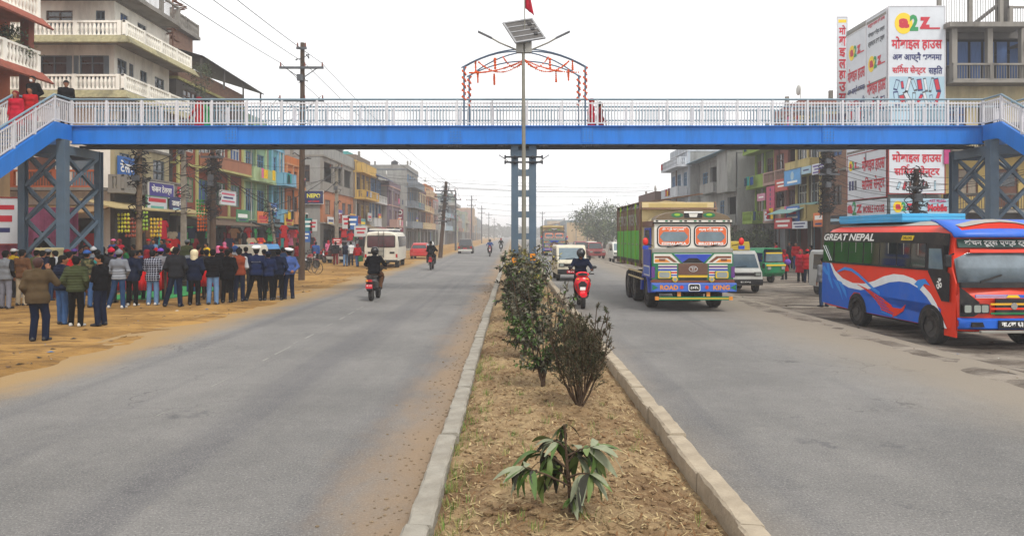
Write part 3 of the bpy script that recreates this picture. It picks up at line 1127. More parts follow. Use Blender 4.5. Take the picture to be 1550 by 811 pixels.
  mb.v[n0:] = [tuple(hp(x, y, .05 + z - (y - .07) * .35)) for x, y, z in mb.v[n0:]]
  me = mb.mesh('cap_band', CL['black'], True)
 PM[key] = me
 return me
def dress(o, part, me, mat):
 c = obj(part, me, o)
 c.material_slots[0].link = 'OBJECT'
 c.material_slots[0].material = mat
 return c
PEOPLE = []
def person(loc, rz, label, top=('jacket', 'black'), legs='denim', shoes='black', hat=None, hair=True, pose='stand', fine=False, yaw=0.0,
   hem=.86, scale=1.0, skin=0, mask=None, sleeves=None, stripe=False, group=None, rot=None):
 """one person: continuous body with clothes and hair as children; faces local +Y, rz turns them"""
 o = obj('person', pmesh('body', pose, fine, yaw=yaw))
 o.location = loc
 o.rotation_euler = rot or (0, 0, rz)
 o.scale = (scale,) * 3
 o.material_slots[0].link = 'OBJECT'
 o.material_slots[0].material = SKIN[skin]
 tag(o, label, 'person', group)
 tk, tm = top
 if tk == 'vest':
  dress(o, 'jacket', pmesh('jacket', pose, fine, hem), CL[sleeves or 'charcoal'])
 dress(o, {'coat': 'jacket', 'kurta': 'tunic'}.get(tk, tk), pmesh(tk, pose, fine, hem), CL[tm])
 if stripe:
  dress(o, 'reflective_stripe', pmesh('stripe', pose, fine), CL['palegrey'])
 dress(o, 'trousers', pmesh('trousers', pose, fine), CL[legs])
 for q in ('shoel', 'shoer'):
  dress(o, 'shoe', pmesh(q, pose, fine), SOLE if shoes == 'white' else SHOE)
 if hair and not (hat and hat[0] in ('hood', 'scarf', 'helmet')):
  dress(o, 'hair', pmesh('longhair' if hair == 'long' else 'hair', pose, fine, yaw=yaw), HAIR2 if hair == 'brown' else HAIR)
 if hat:
  hk, hm = hat
  if hk == 'peakedcap':
   dress(o, 'peaked_cap', pmesh('peakedcap', pose, fine, yaw=yaw), CAPW)
   dress(o, 'cap_band', pmesh('capband', pose, fine, yaw=yaw), CL['black'])
  else:
   dress(o, {'scarf': 'headscarf'}.get(hk, hk), pmesh(hk, pose, fine, yaw=yaw), HELM if hk == 'helmet' and hm == 'black' else CL[hm])
   if hk == 'helmet':
    dress(o, 'visor', pmesh('visor', pose, fine, yaw=yaw), VISOR)
 if mask:
  dress(o, 'face_mask', pmesh('mask', pose, fine, yaw=yaw), CL[mask])
 if fine:
  for q in ('eyel', 'eyer'):
   dress(o, 'eye', pmesh(q, pose, fine, yaw=yaw), EYE)
 PEOPLE.append(o)
 return o
# ---------------------------------------------------------------- footbridge
BLUE = M('girder_blue', '#0a70c8', .5, var=.08, scale=2.2, bump=.15, bscale=18, dirt='#0d5596', damt=.6, dscale=1.3, stretch=(1.6, 1, .22))
SLATE = M('column_slate', '#4c5f70', .55, var=.12, scale=2.5, bump=.2, bscale=18, dirt='#5f676b', damt=.5, dscale=1.6)
RAILW = M('railing_white', '#c6c6ca', .5, var=.07, scale=4, dirt='#a9a6a6', damt=.35, dscale=3)
RAILT = M('rail_bluegrey', '#6b8390', .5, var=.1, scale=4)
UNDER = M('deck_underside', '#33353b', .8, var=.2, scale=2)
DECKM = M('deck_plate', '#74777c', .8, var=.15, scale=2)
XL, XR, YN, YF = -16.0, 17.1, 26.8, 28.45
ZB, ZT, ZR = 5.50, 6.17, 7.12
fb = thing('footbridge', 'blue steel footbridge with white railings spanning the whole road', 'footbridge', (0, 0, 0))
def girder(y0, y1):
 mb = MB()
 mb.box(XL, XR, y0 + .10, y1 - .10, ZB + .03, ZT - .03)     # web
 mb.box(XL, XR, y0, y1, ZT - .03, ZT)
 mb.box(XL, XR, y0, y1, ZB, ZB + .03)
 return mb
girder(YN, YN + .24).build('girder', BLUE, fb)
girder(YF - .24, YF).build('girder', BLUE, fb)
for x in (-2.05, 2.75, -10.2, 11.5):
 g = MB().box(x - .23, x + .23, YN + .06, YN + .097, ZB + .05, ZT - .05).build('splice_plate', BLUE, fb)
 b = MB()
 for i in range(4):
  for j in range(5):
   b.cyl((x - .17 + .113 * i, ZB + .12 + .105 * j), 'y', .016, YN + .03, YN + .06, 6)
 b.build('bolts', SLATE, g)['kind'] = 'stuff'
mb = MB().box(XL, XR, YN + .12, YF - .12, ZB + .06, ZB + .12)
mb.build('deck', DECKM, fb)
for x in np.arange(XL + .6, XR, 1.65):
 MB().box(x - .05, x + .05, YN + .142, YF - .142, ZB + .0, ZB + .058).build('cross_beam', UNDER, fb)
for y in (YN + .62, YF - .7):
 MB().box(XL, XR, y - .06, y + .06, ZB - .09, ZB - .002).build('cable_tray', UNDER, fb)
# pipe brackets under the girder
for x in (-2.0, -2.35, 2.7, 3.05, -.35, 1.15):
 mb = MB()
 mb.box(x - .16, x + .16, YN + .03, YN + .07, ZB - .075, ZB - .005)
 mb.cyl((x, ZB - .045), 'y', .04, YN - .02, YN + .4, 8)
 mb.build('bracket', UNDER, fb)
def bal_mesh(h):
 return MB().box(-.017, .017, -.010, .010, 0, h).mesh('baluster', RAILW)
BAL = bal_mesh(.77)
POSTM = MB().box(-.035, .035, -.03, .03, 0, .92).mesh('post', RAILW)
def railing(y, near):
 r = MB()
 r.tube([(XL, y, ZR), (XR, y, ZR)], .038, 8)
 rail = r.build('railing', RAILT, fb, True)
 mb = MB()
 mb.box(XL, XR, y - .014, y + .014, ZR - .16, ZR - .115)
 mb.box(XL, XR, y - .014, y + .014, ZT + .075, ZT + .115)
 mb.build('rail_bar', RAILW if near else RAILT, rail)
 posts = list(np.arange(XL + .02, XR, 1.272))
 for x in posts:
  obj('post', POSTM, rail, loc=(x, y, ZT + .003))
 xs_ = [x for x in np.arange(XL + .08, XR - .03, .1155) if min(abs(x - p) for p in posts) > .055]
 if near:
  for x in xs_:
   obj('baluster', BAL, rail, loc=(x, y, ZT + .1))
 else:
  mb = MB()
  for x in xs_:
   mb.box(x - .017, x + .017, y - .01, y + .01, ZT + .1, ZT + .87)
  mb.box(XL, XR, y - .012, y + .012, ZT + .40, ZT + .45)
  mb.build('balusters', RAILT, rail)['kind'] = 'stuff'
railing(YN + .06, True)
railing(YF - .06, False)
def stair(xi, xo, sgn):
 """flight from the landing down towards the camera; xi = road side, xo = outer side"""
 yl, k = 25.86, .57
 yb = yl - ZT / k
 st = MB().box(min(xi, xo) + .03, max(xi, xo) - .03, yl - .02, YF, ZT - .1, ZT - .02).build('landing', DECKM, fb)
 for x in (xi, xo):
  d = .06
  mb = MB()
  mb.prism([(YN if x == xi else YF, ZT), (yl, ZT), (yb, 0), (yb + .95, 0), (yl + .12, ZT - .56), (YN if x == xi else YF, ZT - .56)], 'x', x - d, x + d)
  mb.build('stringer', BLUE, fb)
 n = 34
 for i in range(n):
  y, z = yl - (i + .5) * (yl - yb) / n, ZT - (i + 1) * ZT / n
  MB().box(min(xi, xo) + .07, max(xi, xo) - .07, y - .16, y + .16, z, z + .04).build('step', DECKM, fb)
 for x in (xi, xo):
  y1 = YN + .06 if x == xi else YF - .06
  zt = lambda y: 0 if y >= yl else (y - yl) * k
  mb = MB().tube([(x, y1, ZR), (x, yl, ZR), (x, yb, ZR - ZT)], .038, 8)
  rail = mb.build('stair_railing', RAILT, fb)
  mb = MB()
  for a in (ZR - .135, ZT + .095):
   for q0, q1 in (((x, y1, a), (x, yl, a)), ((x, yl, a), (x, yb, a - ZT))):
    mb.bar(q0, q1, .03, .045)
  mb.build('rail_bar', RAILW, rail)
  for y in [y1] + list(np.arange(yl, yb, -1.05)):
   obj('post', POSTM, rail, loc=(x, y, ZT + zt(y)))
  for y in np.arange(y1 - .1, 17.5, -.1155):
   obj('baluster', BAL, rail, loc=(x, y, ZT + .09 + zt(y)))
 if xi == XR:      # back railing of the landing joins the far railing
  pass
 r = MB().tube([(xi, YF - .06, ZR), (xo, YF - .06, ZR)], .038, 8)
 MB()
 r.build('landing_railing', RAILT, fb)
 # trestle under the landing
 tr = MB()
 yc = 26.36
 w1, w2 = .155, .12
 cs = {}
 root = None
 for nm, x, y, w, top in (('a', xi, yc, w1, ZT - .57), ('b', xi, YF + .2, w2, 5.42), ('c', xo - sgn * 0, yc, w2, ZT - .57), ('d', xo, YF + .2, w2, 5.42)):
  mb = MB()
  if nm == 'a':
   mb.box(x - w, x + w, y - w, y + w, -.2, top)
  else:
   mb.box(x - w, x + w, y - w, y - w + .03, -.2, top)
   mb.box(x - w, x + w, y + w - .03, y + w, -.2, top)
   mb.box(x - .03, x + .03, y - w + .031, y + w - .031, -.2, top)
  o = mb.build('column', SLATE, fb, bevel=.008)
  cs[nm] = (x, y)
  MB().box(x - w - .12, x + w + .12, y - w - .12, y + w + .12, -.25, .10).build('footing', M('footing_concrete', '#8d887f', .9, var=.2, bump=.3), fb)
 for p, q in (('a', 'b'), ('c', 'd'), ('a', 'c'), ('b', 'd')):
  (x0, y0), (x1, y1) = cs[p], cs[q]
  v = Vector((x1 - x0, y1 - y0, 0)).normalized()
  s, e = Vector((x0, y0, 0)) + v * w1, Vector((x1, y1, 0)) - v * w2
  MB().bar(s + Vector((0, 0, 5.25)), e + Vector((0, 0, 5.25)), .16, .32).build('head_beam', SLATE, fb)
  n = 4
  for i in range(n):
   z0, z1 = .35 + i * 1.2, .35 + (i + 1) * 1.2
   off = v.cross(Vector((0, 0, 1))) * .05
   MB().bar(s + off + Vector((0, 0, z0)), e + off + Vector((0, 0, z1)), .05, .11).build('brace', SLATE, fb)
   MB().bar(s - off + Vector((0, 0, z1)), e - off + Vector((0, 0, z0)), .05, .11).build('brace', SLATE, fb)
stair(XL, XL - 1.42, -1)
stair(XR, XR + 1.42, 1)
# middle pier on the median
for x in (.10, .755):
 for y in (27.2,):
  mb = MB()
  mb.box(x - .13, x + .13, y - .17, y - .145, -.1, ZB + .12)
  mb.box(x - .13, x + .13, y + .145, y + .17, -.1, ZB + .12)
  mb.box(x - .016, x + .016, y - .144, y + .144, -.1, ZB + .12)
  mb.box(x - .13, x - .105, y - .144, y + .144, -.1, ZB + .12)
  mb.box(x + .105, x + .13, y - .144, y + .144, -.1, ZB + .12)
  mb.build('pier_column', SLATE, fb, bevel=.006)
for z in (.45, 1.25, 2.05, 2.85, 3.62, 4.38, 5.08):
 for y in (27.06, 27.34):
  MB().box(.232, .623, y - .02, y + .02, z, z + (.22 if y < 27.2 else .16)).build('batten', SLATE, fb)
mb = MB()
mb.box(-.06, .92, 27.38, 27.55, 5.15, 5.46)
mb.build('pier_head', SLATE, fb)
for z in (5.05, 4.86):
 mb = MB().tube([(-.25, 26.98, z), (1.1, 26.98, z)], .035, 8)
 for x in (-.25, 1.1, .1, .755):
  mb.cyl((26.98, z), 'x', .07, x - .03, x + .03, 8)
 mb.build('clamp_rod', UNDER, fb)
ORANGE = M('reflector_orange', '#e08a10', .45, var=.1)
for x, z in ((.1, .85), (.76, .98), (.1, .36), (.755, .42)):
 MB().box(x - .1, x + .1, 27.0, 27.025, z + .3, z + .55).build('reflector_plate', ORANGE, fb)
# welcome canopy of bent pipes standing on the bridge railings, hung with marigold garlands
PIPE = M('pipe_bluegrey', '#50647a', .5, var=.1, scale=4)
cf = thing('canopy_frame', 'arched blue pipe canopy standing over the middle of the footbridge', 'canopy', (.46, 27.6, ZT))
legs = [(-2.2, -.74), (2.2, -.74), (-2.1, .8), (2.1, .8)]
for x, y in legs:
 MB().tube([(x, y, .004), (x, y, 2.13)], .035, 8).build('leg', PIPE, cf, True)
def arc(p, q, h, n=14, droop=0):
 return [Vector(p).lerp(Vector(q), i / n) + Vector((0, 0, h * (1 - (2 * i / n - 1) ** 2) - droop)) for i in range(n + 1)]
for p, q in ((0, 3), (1, 2)):
 MB().tube(arc((legs[p][0], legs[p][1], 2.12), (legs[q][0], legs[q][1], 2.12), .75), .026, 6).build('diagonal_arch', PIPE, cf, True)
for p, q, h in ((0, 1, .68), (2, 3, .60)):
 MB().tube(arc((legs[p][0] - .1, legs[p][1], 2.10), (legs[q][0] + .1, legs[q][1], 2.10), h), .026, 6).build('arch', PIPE, cf, True)
MARI = M('marigold', '#d8560e', .8, var=.3, scale=30, bump=.8, bscale=60)
def garland(pts, r, label, tassel=None):
 mb = MB()
 L = [Vector(p) for p in pts]
 for a, b in zip(L[:-1], L[1:]):
  n = max(1, int((b - a).length / (r * 1.5)))
  for i in range(n):
   c = a.lerp(b, i / n)
   s = random.uniform(.85, 1.2) * r
   mb.add([c + v * s for v in IV], IF)
 o = mb.build('garland', MARI)
 tag(o, label, 'garland', 'marigold garlands on the footbridge canopy')
 return o
ctr = Vector((.46, 26.85, 8.55))
wheres = {(-1.7, 8.18, .62): 'long', }
for i, (x, z, sag, lab) in enumerate((
  (-1.25, 8.52, .42, 'orange garland swagged from the canopy top to its left arch'),
  (-.35, 8.72, .34, 'short orange garland swag just left of the lamp pole'),
  (2.1, 8.55, .42, 'orange garland swagged from the canopy top to its right arch'),
  (1.35, 8.72, .34, 'short orange garland swag just right of the lamp pole'),
  (-1.6, 8.1, .14, 'lowest orange garland swag on the left of the canopy'),
  (2.5, 8.12, .14, 'lowest orange garland swag on the right of the canopy'))):
 e = Vector((x, 26.9, z))
 garland([ctr.lerp(e, k / 12) - Vector((0, 0, sag * 4 * (k / 12) * (1 - k / 12))) for k in range(13)], .038, lab)
for x, z, lab in ((-1.33, 8.32, 'outermost left orange tassel hanging from the canopy arch'), (-1.25, 7.92, 'low orange tassel hanging at the left of the canopy'), (-.62, 8.40, 'bundled orange tassel below the left canopy arch'), (-.65, 7.85, 'lowest orange tassel left of the lamp pole'),
     (1.38, 8.40, 'thick orange tassel hanging right of the lamp pole'), (1.6, 7.95, 'low orange tassel right of the lamp pole'), (2.05, 8.0, 'orange tassel between canopy middle and right leg'), (2.2, 8.38, 'outermost right orange tassel hanging from the canopy arch')):
 garland([(x, 26.95, z + .2), (x + .01, 26.95, z - .22)], .06 if 'thick' in lab or 'bundled' in lab else .045, lab)
for (x, y), lab in zip(legs, ('orange garland wound round the front left canopy leg', 'orange garland wound round the front right canopy leg', 'orange garland wound round the rear left canopy leg', 'orange garland wound round the rear right canopy leg')):
 garland([(x + .46 + .06 * math.cos(t * 1.3), 27.6 + y + .06 * math.sin(t * 1.3), ZT + 2.1 - t * .048) for t in range(0, 26)], .04, lab)
# solar street lamp in front of the pier
lamp = thing('solar_street_lamp', 'tall solar street lamp with two arms in front of the footbridge pier', 'street lamp', (.41, 25.5, .05))
POLE = M('lamp_pole_galvanised', '#7d7b70', .6, metal=.2, var=.15, scale=4, dirt='#6b5f4c', damt=.5)
MB().tube([(0, 0, 0), (0, 0, 4), (-.02, 0, 8.5)], [.085, .075, .055], 12).build('pole', POLE, lamp, True)
MB().cyl((0, 0), 'z', .16, -.1, .06, 12).build('base_flange', POLE, lamp)
for s in (-1, 1):
 a = MB().tube([(0, 0, 8.42), (s * .85, .0, 8.78), (s * 1.18, 0, 8.97)], .028, 8).build('lamp_arm', POLE, lamp, True)
 MB().bar((s * 1.1, 0, 8.93), (s * 1.58, 0, 9.16), .12, .06).build('lamp_head', M('lamp_head_grey', '#55585c', .4), a, bevel=.01)
MB().box(-.27, -.02, -.1, .1, 8.42, 8.8).build('battery_box', M('battery_box', '#8d8c86', .5, var=.1), lamp, bevel=.01)
MB().box(.03, .27, -.1, .1, 8.42, 8.8).build('battery_box', M('battery_box', '#8d8c86', .5, var=.1), lamp, bevel=.01)
PANB = M('solar_panel_back', '#4b4846', .6, var=.2, scale=4)
FRM = M('aluminium_frame', '#8f9092', .4, metal=.5, var=.1)
pan = MB().box(-.55, .55, -.012, .012, -.52, .52).build('solar_panel', PANB, lamp, loc=(-.0, .05, 9.2), rot=(R(-38), R(-14), R(22)))
fr = MB()
for s in (-1, 1):
 fr.box(s * .55 - .03, s * .55 + .03, -.035, .02, -.55, .55)
 fr.box(-.52, .52, -.035, .02, s * .52 - .03, s * .52 + .03)
fr.build('panel_frame', FRM, pan)
for k in (-.26, .0, .26):
 MB().box(-.519, .519, -.03, -.013, k - .02, k + .02).build('panel_rib', FRM, pan)
for k in range(3):
 MB().box(.26, .40, -.05, -.031, -.32 + .26 * k, -.2 + .26 * k).build('junction_box', M('black_plastic', '#1b1b1d', .5), pan)
MB().tube([(0, 0, 8.4), (0, .0, 9.0), (0, .1, 9.25)], .035, 8).build('panel_bracket', POLE, lamp, True)
flag = thing('flag', 'limp crimson flag on a thin staff above the solar lamp', 'flag', (.44, 25.62, 9.2))
MB().tube([(0, 0, 0), (0, 0, 1.9)], .018, 6).build('staff', POLE, flag, True)
mb = MB()
rows = []
for i in range(9):
 z = 1.8 - i * .12
 rows.append([(.02 + .02 * j + .015 * i * j * .35, .03 * math.sin(j * 2.2 + i * .4), z - .05 * j) for j in range(6)])
mb.loft(rows, caps=False, closed=False)
fo = mb.build('flag_cloth', CL['crimson'], flag, True)
fo.modifiers.new('solid', 'SOLIDIFY').thickness = .004
# ---------------------------------------------------------------- vehicles (front at local -Y unless noted, x to the right of a viewer facing it)
def paint(name, col, rough=.38, dirt='#8a7b66', damt=.35, dscale=2.2, var=.06, bump=0.0):
 m = M('paint_' + name, col, rough, var=var, scale=3, dirt=dirt, damt=damt, dscale=dscale, spec=.45, bump=bump, bscale=20)
 return m
TYRE = M('tyre', '#1d1c1c', .9, var=.2, scale=10, dirt='#5b5147', damt=.6, dscale=5)
RIM = M('rim_steel', '#4d4b49', .55, metal=.3, var=.2, dirt='#5b5147', damt=.5, dscale=6)
CHROME = M('chrome', '#c8c8c8', .18, metal=.9, var=.05)
BLK = M('black_plastic_trim', '#17171a', .5, var=.15, dirt='#6b6257', damt=.25)
GLASS = M('glass_dark', '#20272b', .08, var=.12, scale=1.2, spec=.9)
GLASSB = M('glass_bluegrey', '#5d7079', .1, var=.25, scale=2.0, spec=.9)
LENS = M('lens_clear', '#8b928c', .12, var=.1, spec=.9)
AMBER = M('lens_amber', '#e08a18', .2, var=.05)
REDL = M('lens_red', '#a8141a', .2, var=.05)
WHITE = M('letter_white', '#e6e6e2', .6, var=0)
REDT = M('letter_red', '#c21a2c', .6, var=0)
NAVYT = M('letter_navy', '#1c2350', .6, var=0)
BLACKT = M('letter_black', '#141416', .6, var=0)
YELT = M('letter_yellow', '#e0bf20', .6, var=0)
PW = paint('white', '#cfcfc8')
PRED = paint('red', '#cf1f14', damt=.2)
PBLUE = paint('blue', '#1b4fb4', damt=.25)
PGREEN = paint('green', '#0f6b3c')
PCREAM = paint('cream', '#c9b788')
PSILVER = paint('silver', '#8f8d86')
def wheel(parent, x, y, r, w, hub=.55, z=None):
 z = r if z is None else z
 mb = MB()
 prof = [(r * .62, -w / 2), (r * .93, -w / 2), (r, -w * .32), (r, w * .32), (r * .93, w / 2), (r * .62, w / 2)]
 n = 24
 mb.loft([[(x + t, y + q * math.cos(2 * PI * k / n), z + q * math.sin(2 * PI * k / n)) for k in range(n)] for q, t in prof], caps=False)
 t = mb.build('wheel', TYRE, parent, True)
 mb = MB()
 mb.cyl((y, z), 'x', r * .63, x - w * .42, x + w * .42, 20)
 mb.cyl((y, z), 'x', r * .26, x - w * .52, x + w * .52, 12)
 for k in range(6):
  a = 2 * PI * k / 6
  mb.cyl((y + r * .42 * math.cos(a), z + r * .42 * math.sin(a)), 'x', r * .05, x - w * .46, x + w * .46, 6)
 mb.build('rim', RIM, t)
 return t
def rrect(x0, x1, z0, z1, r, n=4):
 pts = []
 for cx, cz, a0 in ((x1 - r, z1 - r, 0), (x0 + r, z1 - r, 90), (x0 + r, z0 + r, 180), (x1 - r, z0 + r, 270)):
  for k in range(n + 1):
   a = R(a0 + 90 * k / n)
   pts.append((cx + r * math.cos(a), cz + r * math.sin(a)))
 return pts
# ---- decorated cargo truck
def truck():
 t = thing('cargo_truck', 'ornately painted cargo truck with bright green side boards and painted front', 'truck', (5.22, 21.45, 0))
 P = {k: paint('truck_' + k, c, .42, damt=.22) for k, c in dict(green='#0c6b45', brown='#74402a', blue='#1f3fa8', bumper='#3a62b8', orange='#d8872a', purple='#5a2c78', white='#d4d2c8',
   grass='#3aa818', lime='#8fb82a', yellow='#d8b224', redband='#c23020', rust='#6b4a3c', panel='#6a5a44').items()}
 F = lambda pts, mat, nm, y=-.0, d=.02, par=None: MB().prism(pts, 'y', y - d, y).build(nm, mat, par or t)
 # chassis and cab
 MB().box(-.42, .42, .2, 6.6, .62, .86).build('chassis', BLK, t)
 cab = MB()
 cab.prism([(-1.12, .92), (1.12, .92), (1.15, 1.80), (1.10, 2.56), (.9, 2.72), (.5, 2.86), (0, 2.92), (-.5, 2.86), (-.9, 2.72), (-1.10, 2.56), (-1.15, 1.80)], 'y', .02, 1.75)
 cab.build('cab', paint('truck_cab', '#b9ab86', dirt='#7a6b50'), t, bevel=.02)
 fas = MB().box(-1.17, 1.17, -.10, .02, .90, 1.69).build('front_panel', P['green'], t, bevel=.015)
 yf = -.102
 def FF(pts, mat, nm='painted_panel', lay=1):
  return F(pts, mat, nm, yf - .004 * (lay - 1), .004, fas)
 FF([(-1.13, 1.66), (1.13, 1.66), (1.13, 1.39), (-1.13, 1.39)], P['white'])
 FF([(-.55, 1.65), (.55, 1.65), (.30, 1.40), (-.30, 1.40)], P['blue'], lay=2)
 FF([(-.33, 1.40), (-.12, 1.54), (.12, 1.54), (.33, 1.40)], BLK, lay=3)
 FF([(-.62, 1.66), (-.55, 1.66), (-.29, 1.39), (-.36, 1.39)], P['green'], lay=3)
 FF([(.62, 1.66), (.55, 1.66), (.29, 1.39), (.36, 1.39)], P['green'], lay=3)
 for s in (-1, 1):
  FF([(s * 1.10, 1.60), (s * .68, 1.60), (s * .45, 1.42), (s * .56, 1.42), (s * .74, 1.54), (s * 1.10, 1.54)], P['brown'], lay=2)
  FF([(s * 1.10, 1.51), (s * .78, 1.51), (s * .65, 1.42), (s * 1.10, 1.42)], P['orange'], lay=2)
  FF([(s * .98, 1.52), (s * .80, 1.52), (s * .80, 1.46), (s * .98, 1.46)], P['brown'], lay=3)
  # stripes beside the grille
  z = 1.35
  for h, m in ((.035, 'white'), (.05, 'purple'), (.03, 'white'), (.05, 'blue'), (.03, 'white'), (.045, 'redband'), (.03, 'white'), (.04, 'blue'), (.03, 'white')):
   FF([(s * .46, z), (s * 1.0, z), (s * 1.0, z - h), (s * .46, z - h)], P[m], lay=1)
   z -= h + .002
  hl = MB().box(s * .83 - .20, s * .83 + .20, -.135, -.1045, .95, 1.17).build('headlight', P['green'], t, bevel=.01)
  MB().prism([(s * .83 + a, b) for a, b in rrect(-.15, .15, .98, 1.14, .05)], 'y', -.15, -.136).build('lens', LENS, hl)
  MB().prism([(s * .83 + a, b) for a, b in rrect(-.185, .185, .96, 1.16, .04)], 'y', -.143, -.1355).build('lamp_surround', P['yellow'], hl)
  fl = MB().cyl((s * .53, .93), 'y', .075, -.17, -.104, 16).build('fog_lamp', P['yellow'], t)
  MB().cyl((s * .53, .93), 'y', .05, -.18, -.171, 14).build('lens', LENS, fl)
  MB().box(s * 1.15 - .05, s * 1.15 + .05, -.125, -.104, .98, 1.3).build('indicator', P['purple'], t)
 gr = MB().box(-.42, .42, -.125, -.104, 1.06, 1.385).build('grille', P['rust'], t)
 for k in range(7):
  MB().box(-.40, .40, -.135, -.126, 1.085 + k * .042, 1.105 + k * .042).build('grille_bar', P['rust'], gr)
 MB().prism([(.13 * math.cos(2 * PI * k / 24), 1.23 + .085 * math.sin(2 * PI * k / 24)) for k in range(24)], 'y', -.142, -.136).build('emblem', CHROME, gr)
 MB().prism([(.108 * math.cos(2 * PI * k / 24), 1.23 + .066 * math.sin(2 * PI * k / 24)) for k in range(24)], 'y', -.146, -.1425).build('emblem_field', P['rust'], gr)
 mb = MB()
 mb.box(-.075, .075, -.150, -.1465, 1.262, 1.277)
 mb.box(-.034, -.014, -.150, -.1465, 1.185, 1.2615)
 mb.box(.014, .034, -.150, -.1465, 1.185, 1.2615)
 mb.build('emblem_mark', CHROME, gr)
 FF([(-.42, 1.055), (.42, 1.055), (.42, .985), (-.42, .985)], P['yellow'], lay=2)
 FF([(-.40, .98), (.40, .98), (.40, .915), (-.40, .915)], BLK, lay=2)
 FF([(-1.17, .93), (-.62, .93), (-.62, .905), (-1.17, .905)], P['brown'], lay=2)
 FF([(.62, .93), (1.17, .93), (1.17, .905), (.62, .905)], P['brown'], lay=2)
 # bumper
 MB().box(-1.2, 1.2, -.12, .03, .84, .898).build('apron_strip', P['brown'], t)
 bp = MB().box(-1.22, 1.22, -.26, -.1, .58, .83).build('bumper', P['bumper'], t, bevel=.02)
 lettering('ROAD', .52, .14, P['orange'], bp, (-.72, -.265, .705), bold=.04)
 lettering('KING', .48, .14, P['orange'], bp, (.78, -.265, .705), bold=.04)
 for s in (-1, 1):
  MB().prism([(s * 1.2, .62), (s * 1.2, .79), (s * 1.03, .705)], 'y', -.266, -.261).build('painted_panel', P['green'], bp)
  MB().cyl((s * .36, .71), 'y', .055, -.267, -.261, 10).build('painted_flower', P['redband'], bp)
 pl = MB().prism(rrect(-.17, .17, .60, .81, .05), 'y', -.285, -.262).build('number_plate', WHITE, bp)
 MB().prism(rrect(-.15, .15, .615, .795, .045), 'y', -.289, -.286).build('plate_field', BLACKT, pl)
 lettering('८०२५', .22, .09, WHITE, pl, (0, -.292, .70), bold=.03)
 mb = MB().box(-1.0, 1.0, -.24, -.16, .34, .44)
 lb = mb.build('lower_bar', P['green'], t)
 MB().box(-1.0, 1.0, -.244, -.2405, .375, .405).build('bar_stripe', P['yellow'], lb)
 for s in (-1, 1):
  MB().box(s * .42 - .05, s * .42 + .05, -.2, -.15, .441, .579).build('bar_bracket', P['orange'], t)
  MB().box(s * 1.06 - .05, s * 1.06 + .05, -.24, -.16, .34, .44).build('end_cap', P['orange'], lb)
 # cowl, windscreen
 MB().box(-1.17, 1.17, -.06, .019, 1.692, 1.82).build('cowl', PSILVER, t, bevel=.015)
 wf = MB().box(-1.10, 1.10, -.03, .018, 1.822, 2.54).build('windscreen_frame', P['white'], t, bevel=.01)
 ORG = paint('truck_film_orange', '#d8622a', .3)
 for s, a, b in ((-1, 'ॐ श्री पशुपति', 'STIMALAIKA'), (1, 'बाबा की जय ॐ', 'BROTHERS')):
  cx = s * .535
  w = MB().prism([(cx + p, q) for p, q in rrect(-.49, .49, 1.865, 2.49, .13, 6)], 'y', -.042, -.031).build('windscreen', BLK, t)
  MB().prism([(cx + p, q) for p, q in rrect(-.455, .455, 1.90, 2.455, .11, 6)], 'y', -.047, -.043).build('film_border', WHITE, w)
  MB().prism([(cx + p, q) for p, q in rrect(-.44, .44, 1.915, 2.44, .10, 6)], 'y', -.051, -.0475).build('window_film', ORG, w)
  MB().prism([(cx + p, q) for p, q in ((-.40, 2.18), (-.30, 2.30), (.30, 2.30), (.40, 2.18), (.40, 2.13), (.30, 2.02), (-.30, 2.02), (-.40, 2.13))], 'y', -.055, -.0515).build('pane', GLASSB, w)
  lettering(a, .70, .10, WHITE, w, (cx, -.0555, 2.37), bold=.03)
  lettering(b, .72, .075, WHITE, w, (cx, -.0555, 1.96), bold=.04)
  MB().bar((cx - .2, -.07, 1.85), (cx + .2, -.07, 1.94), .02, .02).build('wiper', BLK, t)
 MB().box(-1.14, 1.14, -.10, .015, 2.545, 2.575).build('visor_ledge', BLK, t)
 vs = MB().box(-1.12, 1.12, -.12, .014, 2.577, 2.64).build('visor_strip', P['white'], t)
 for k in range(16):
  if k % 3 != 1:
   MB().box(-1.08 + k * .138, -1.08 + k * .138 + .075, -.125, -.1205, 2.588, 2.628).build('painted_block', (BLK, P['orange'], P['green'])[k % 3], vs)
 cr = MB().prism([(-1.08, 2.642)] + [(1.08 * math.cos(PI - PI * k / 16), 2.642 + .28 * math.sin(PI * k / 16)) for k in range(1, 16)] + [(1.08, 2.642)], 'y', -.13, .6).build('crown_board', P['panel'], t, bevel=.01)
 for s in (-1, 1):
  MB().prism([(s * .46 + .18 * math.cos(a * PI / 6), 2.78 + .07 * math.sin(a * PI / 6)) for a in range(12)], 'y', -.138, -.131).build('painted_leaf', P['green'], cr)
  MB().prism([(s * .46 + .09 * math.cos(a * PI / 6), 2.79 + .035 * math.sin(a * PI / 6)) for a in range(12)], 'y', -.142, -.1385).build('painted_leaf', P['lime'], cr)
 MB().box(-.26, .26, -.14, -.131, 2.70, 2.89).build('crown_plate', BLK, cr)
 MB().box(-.27, .27, -.146, -.141, 2.84, 2.885).build('crown_strip', WHITE, cr)
 MB().prism([(-.13, 2.82), (.13, 2.82), (.10, 2.72), (-.10, 2.72)], 'y', -.146, -.141).build('crown_ornament', P['white'], cr)
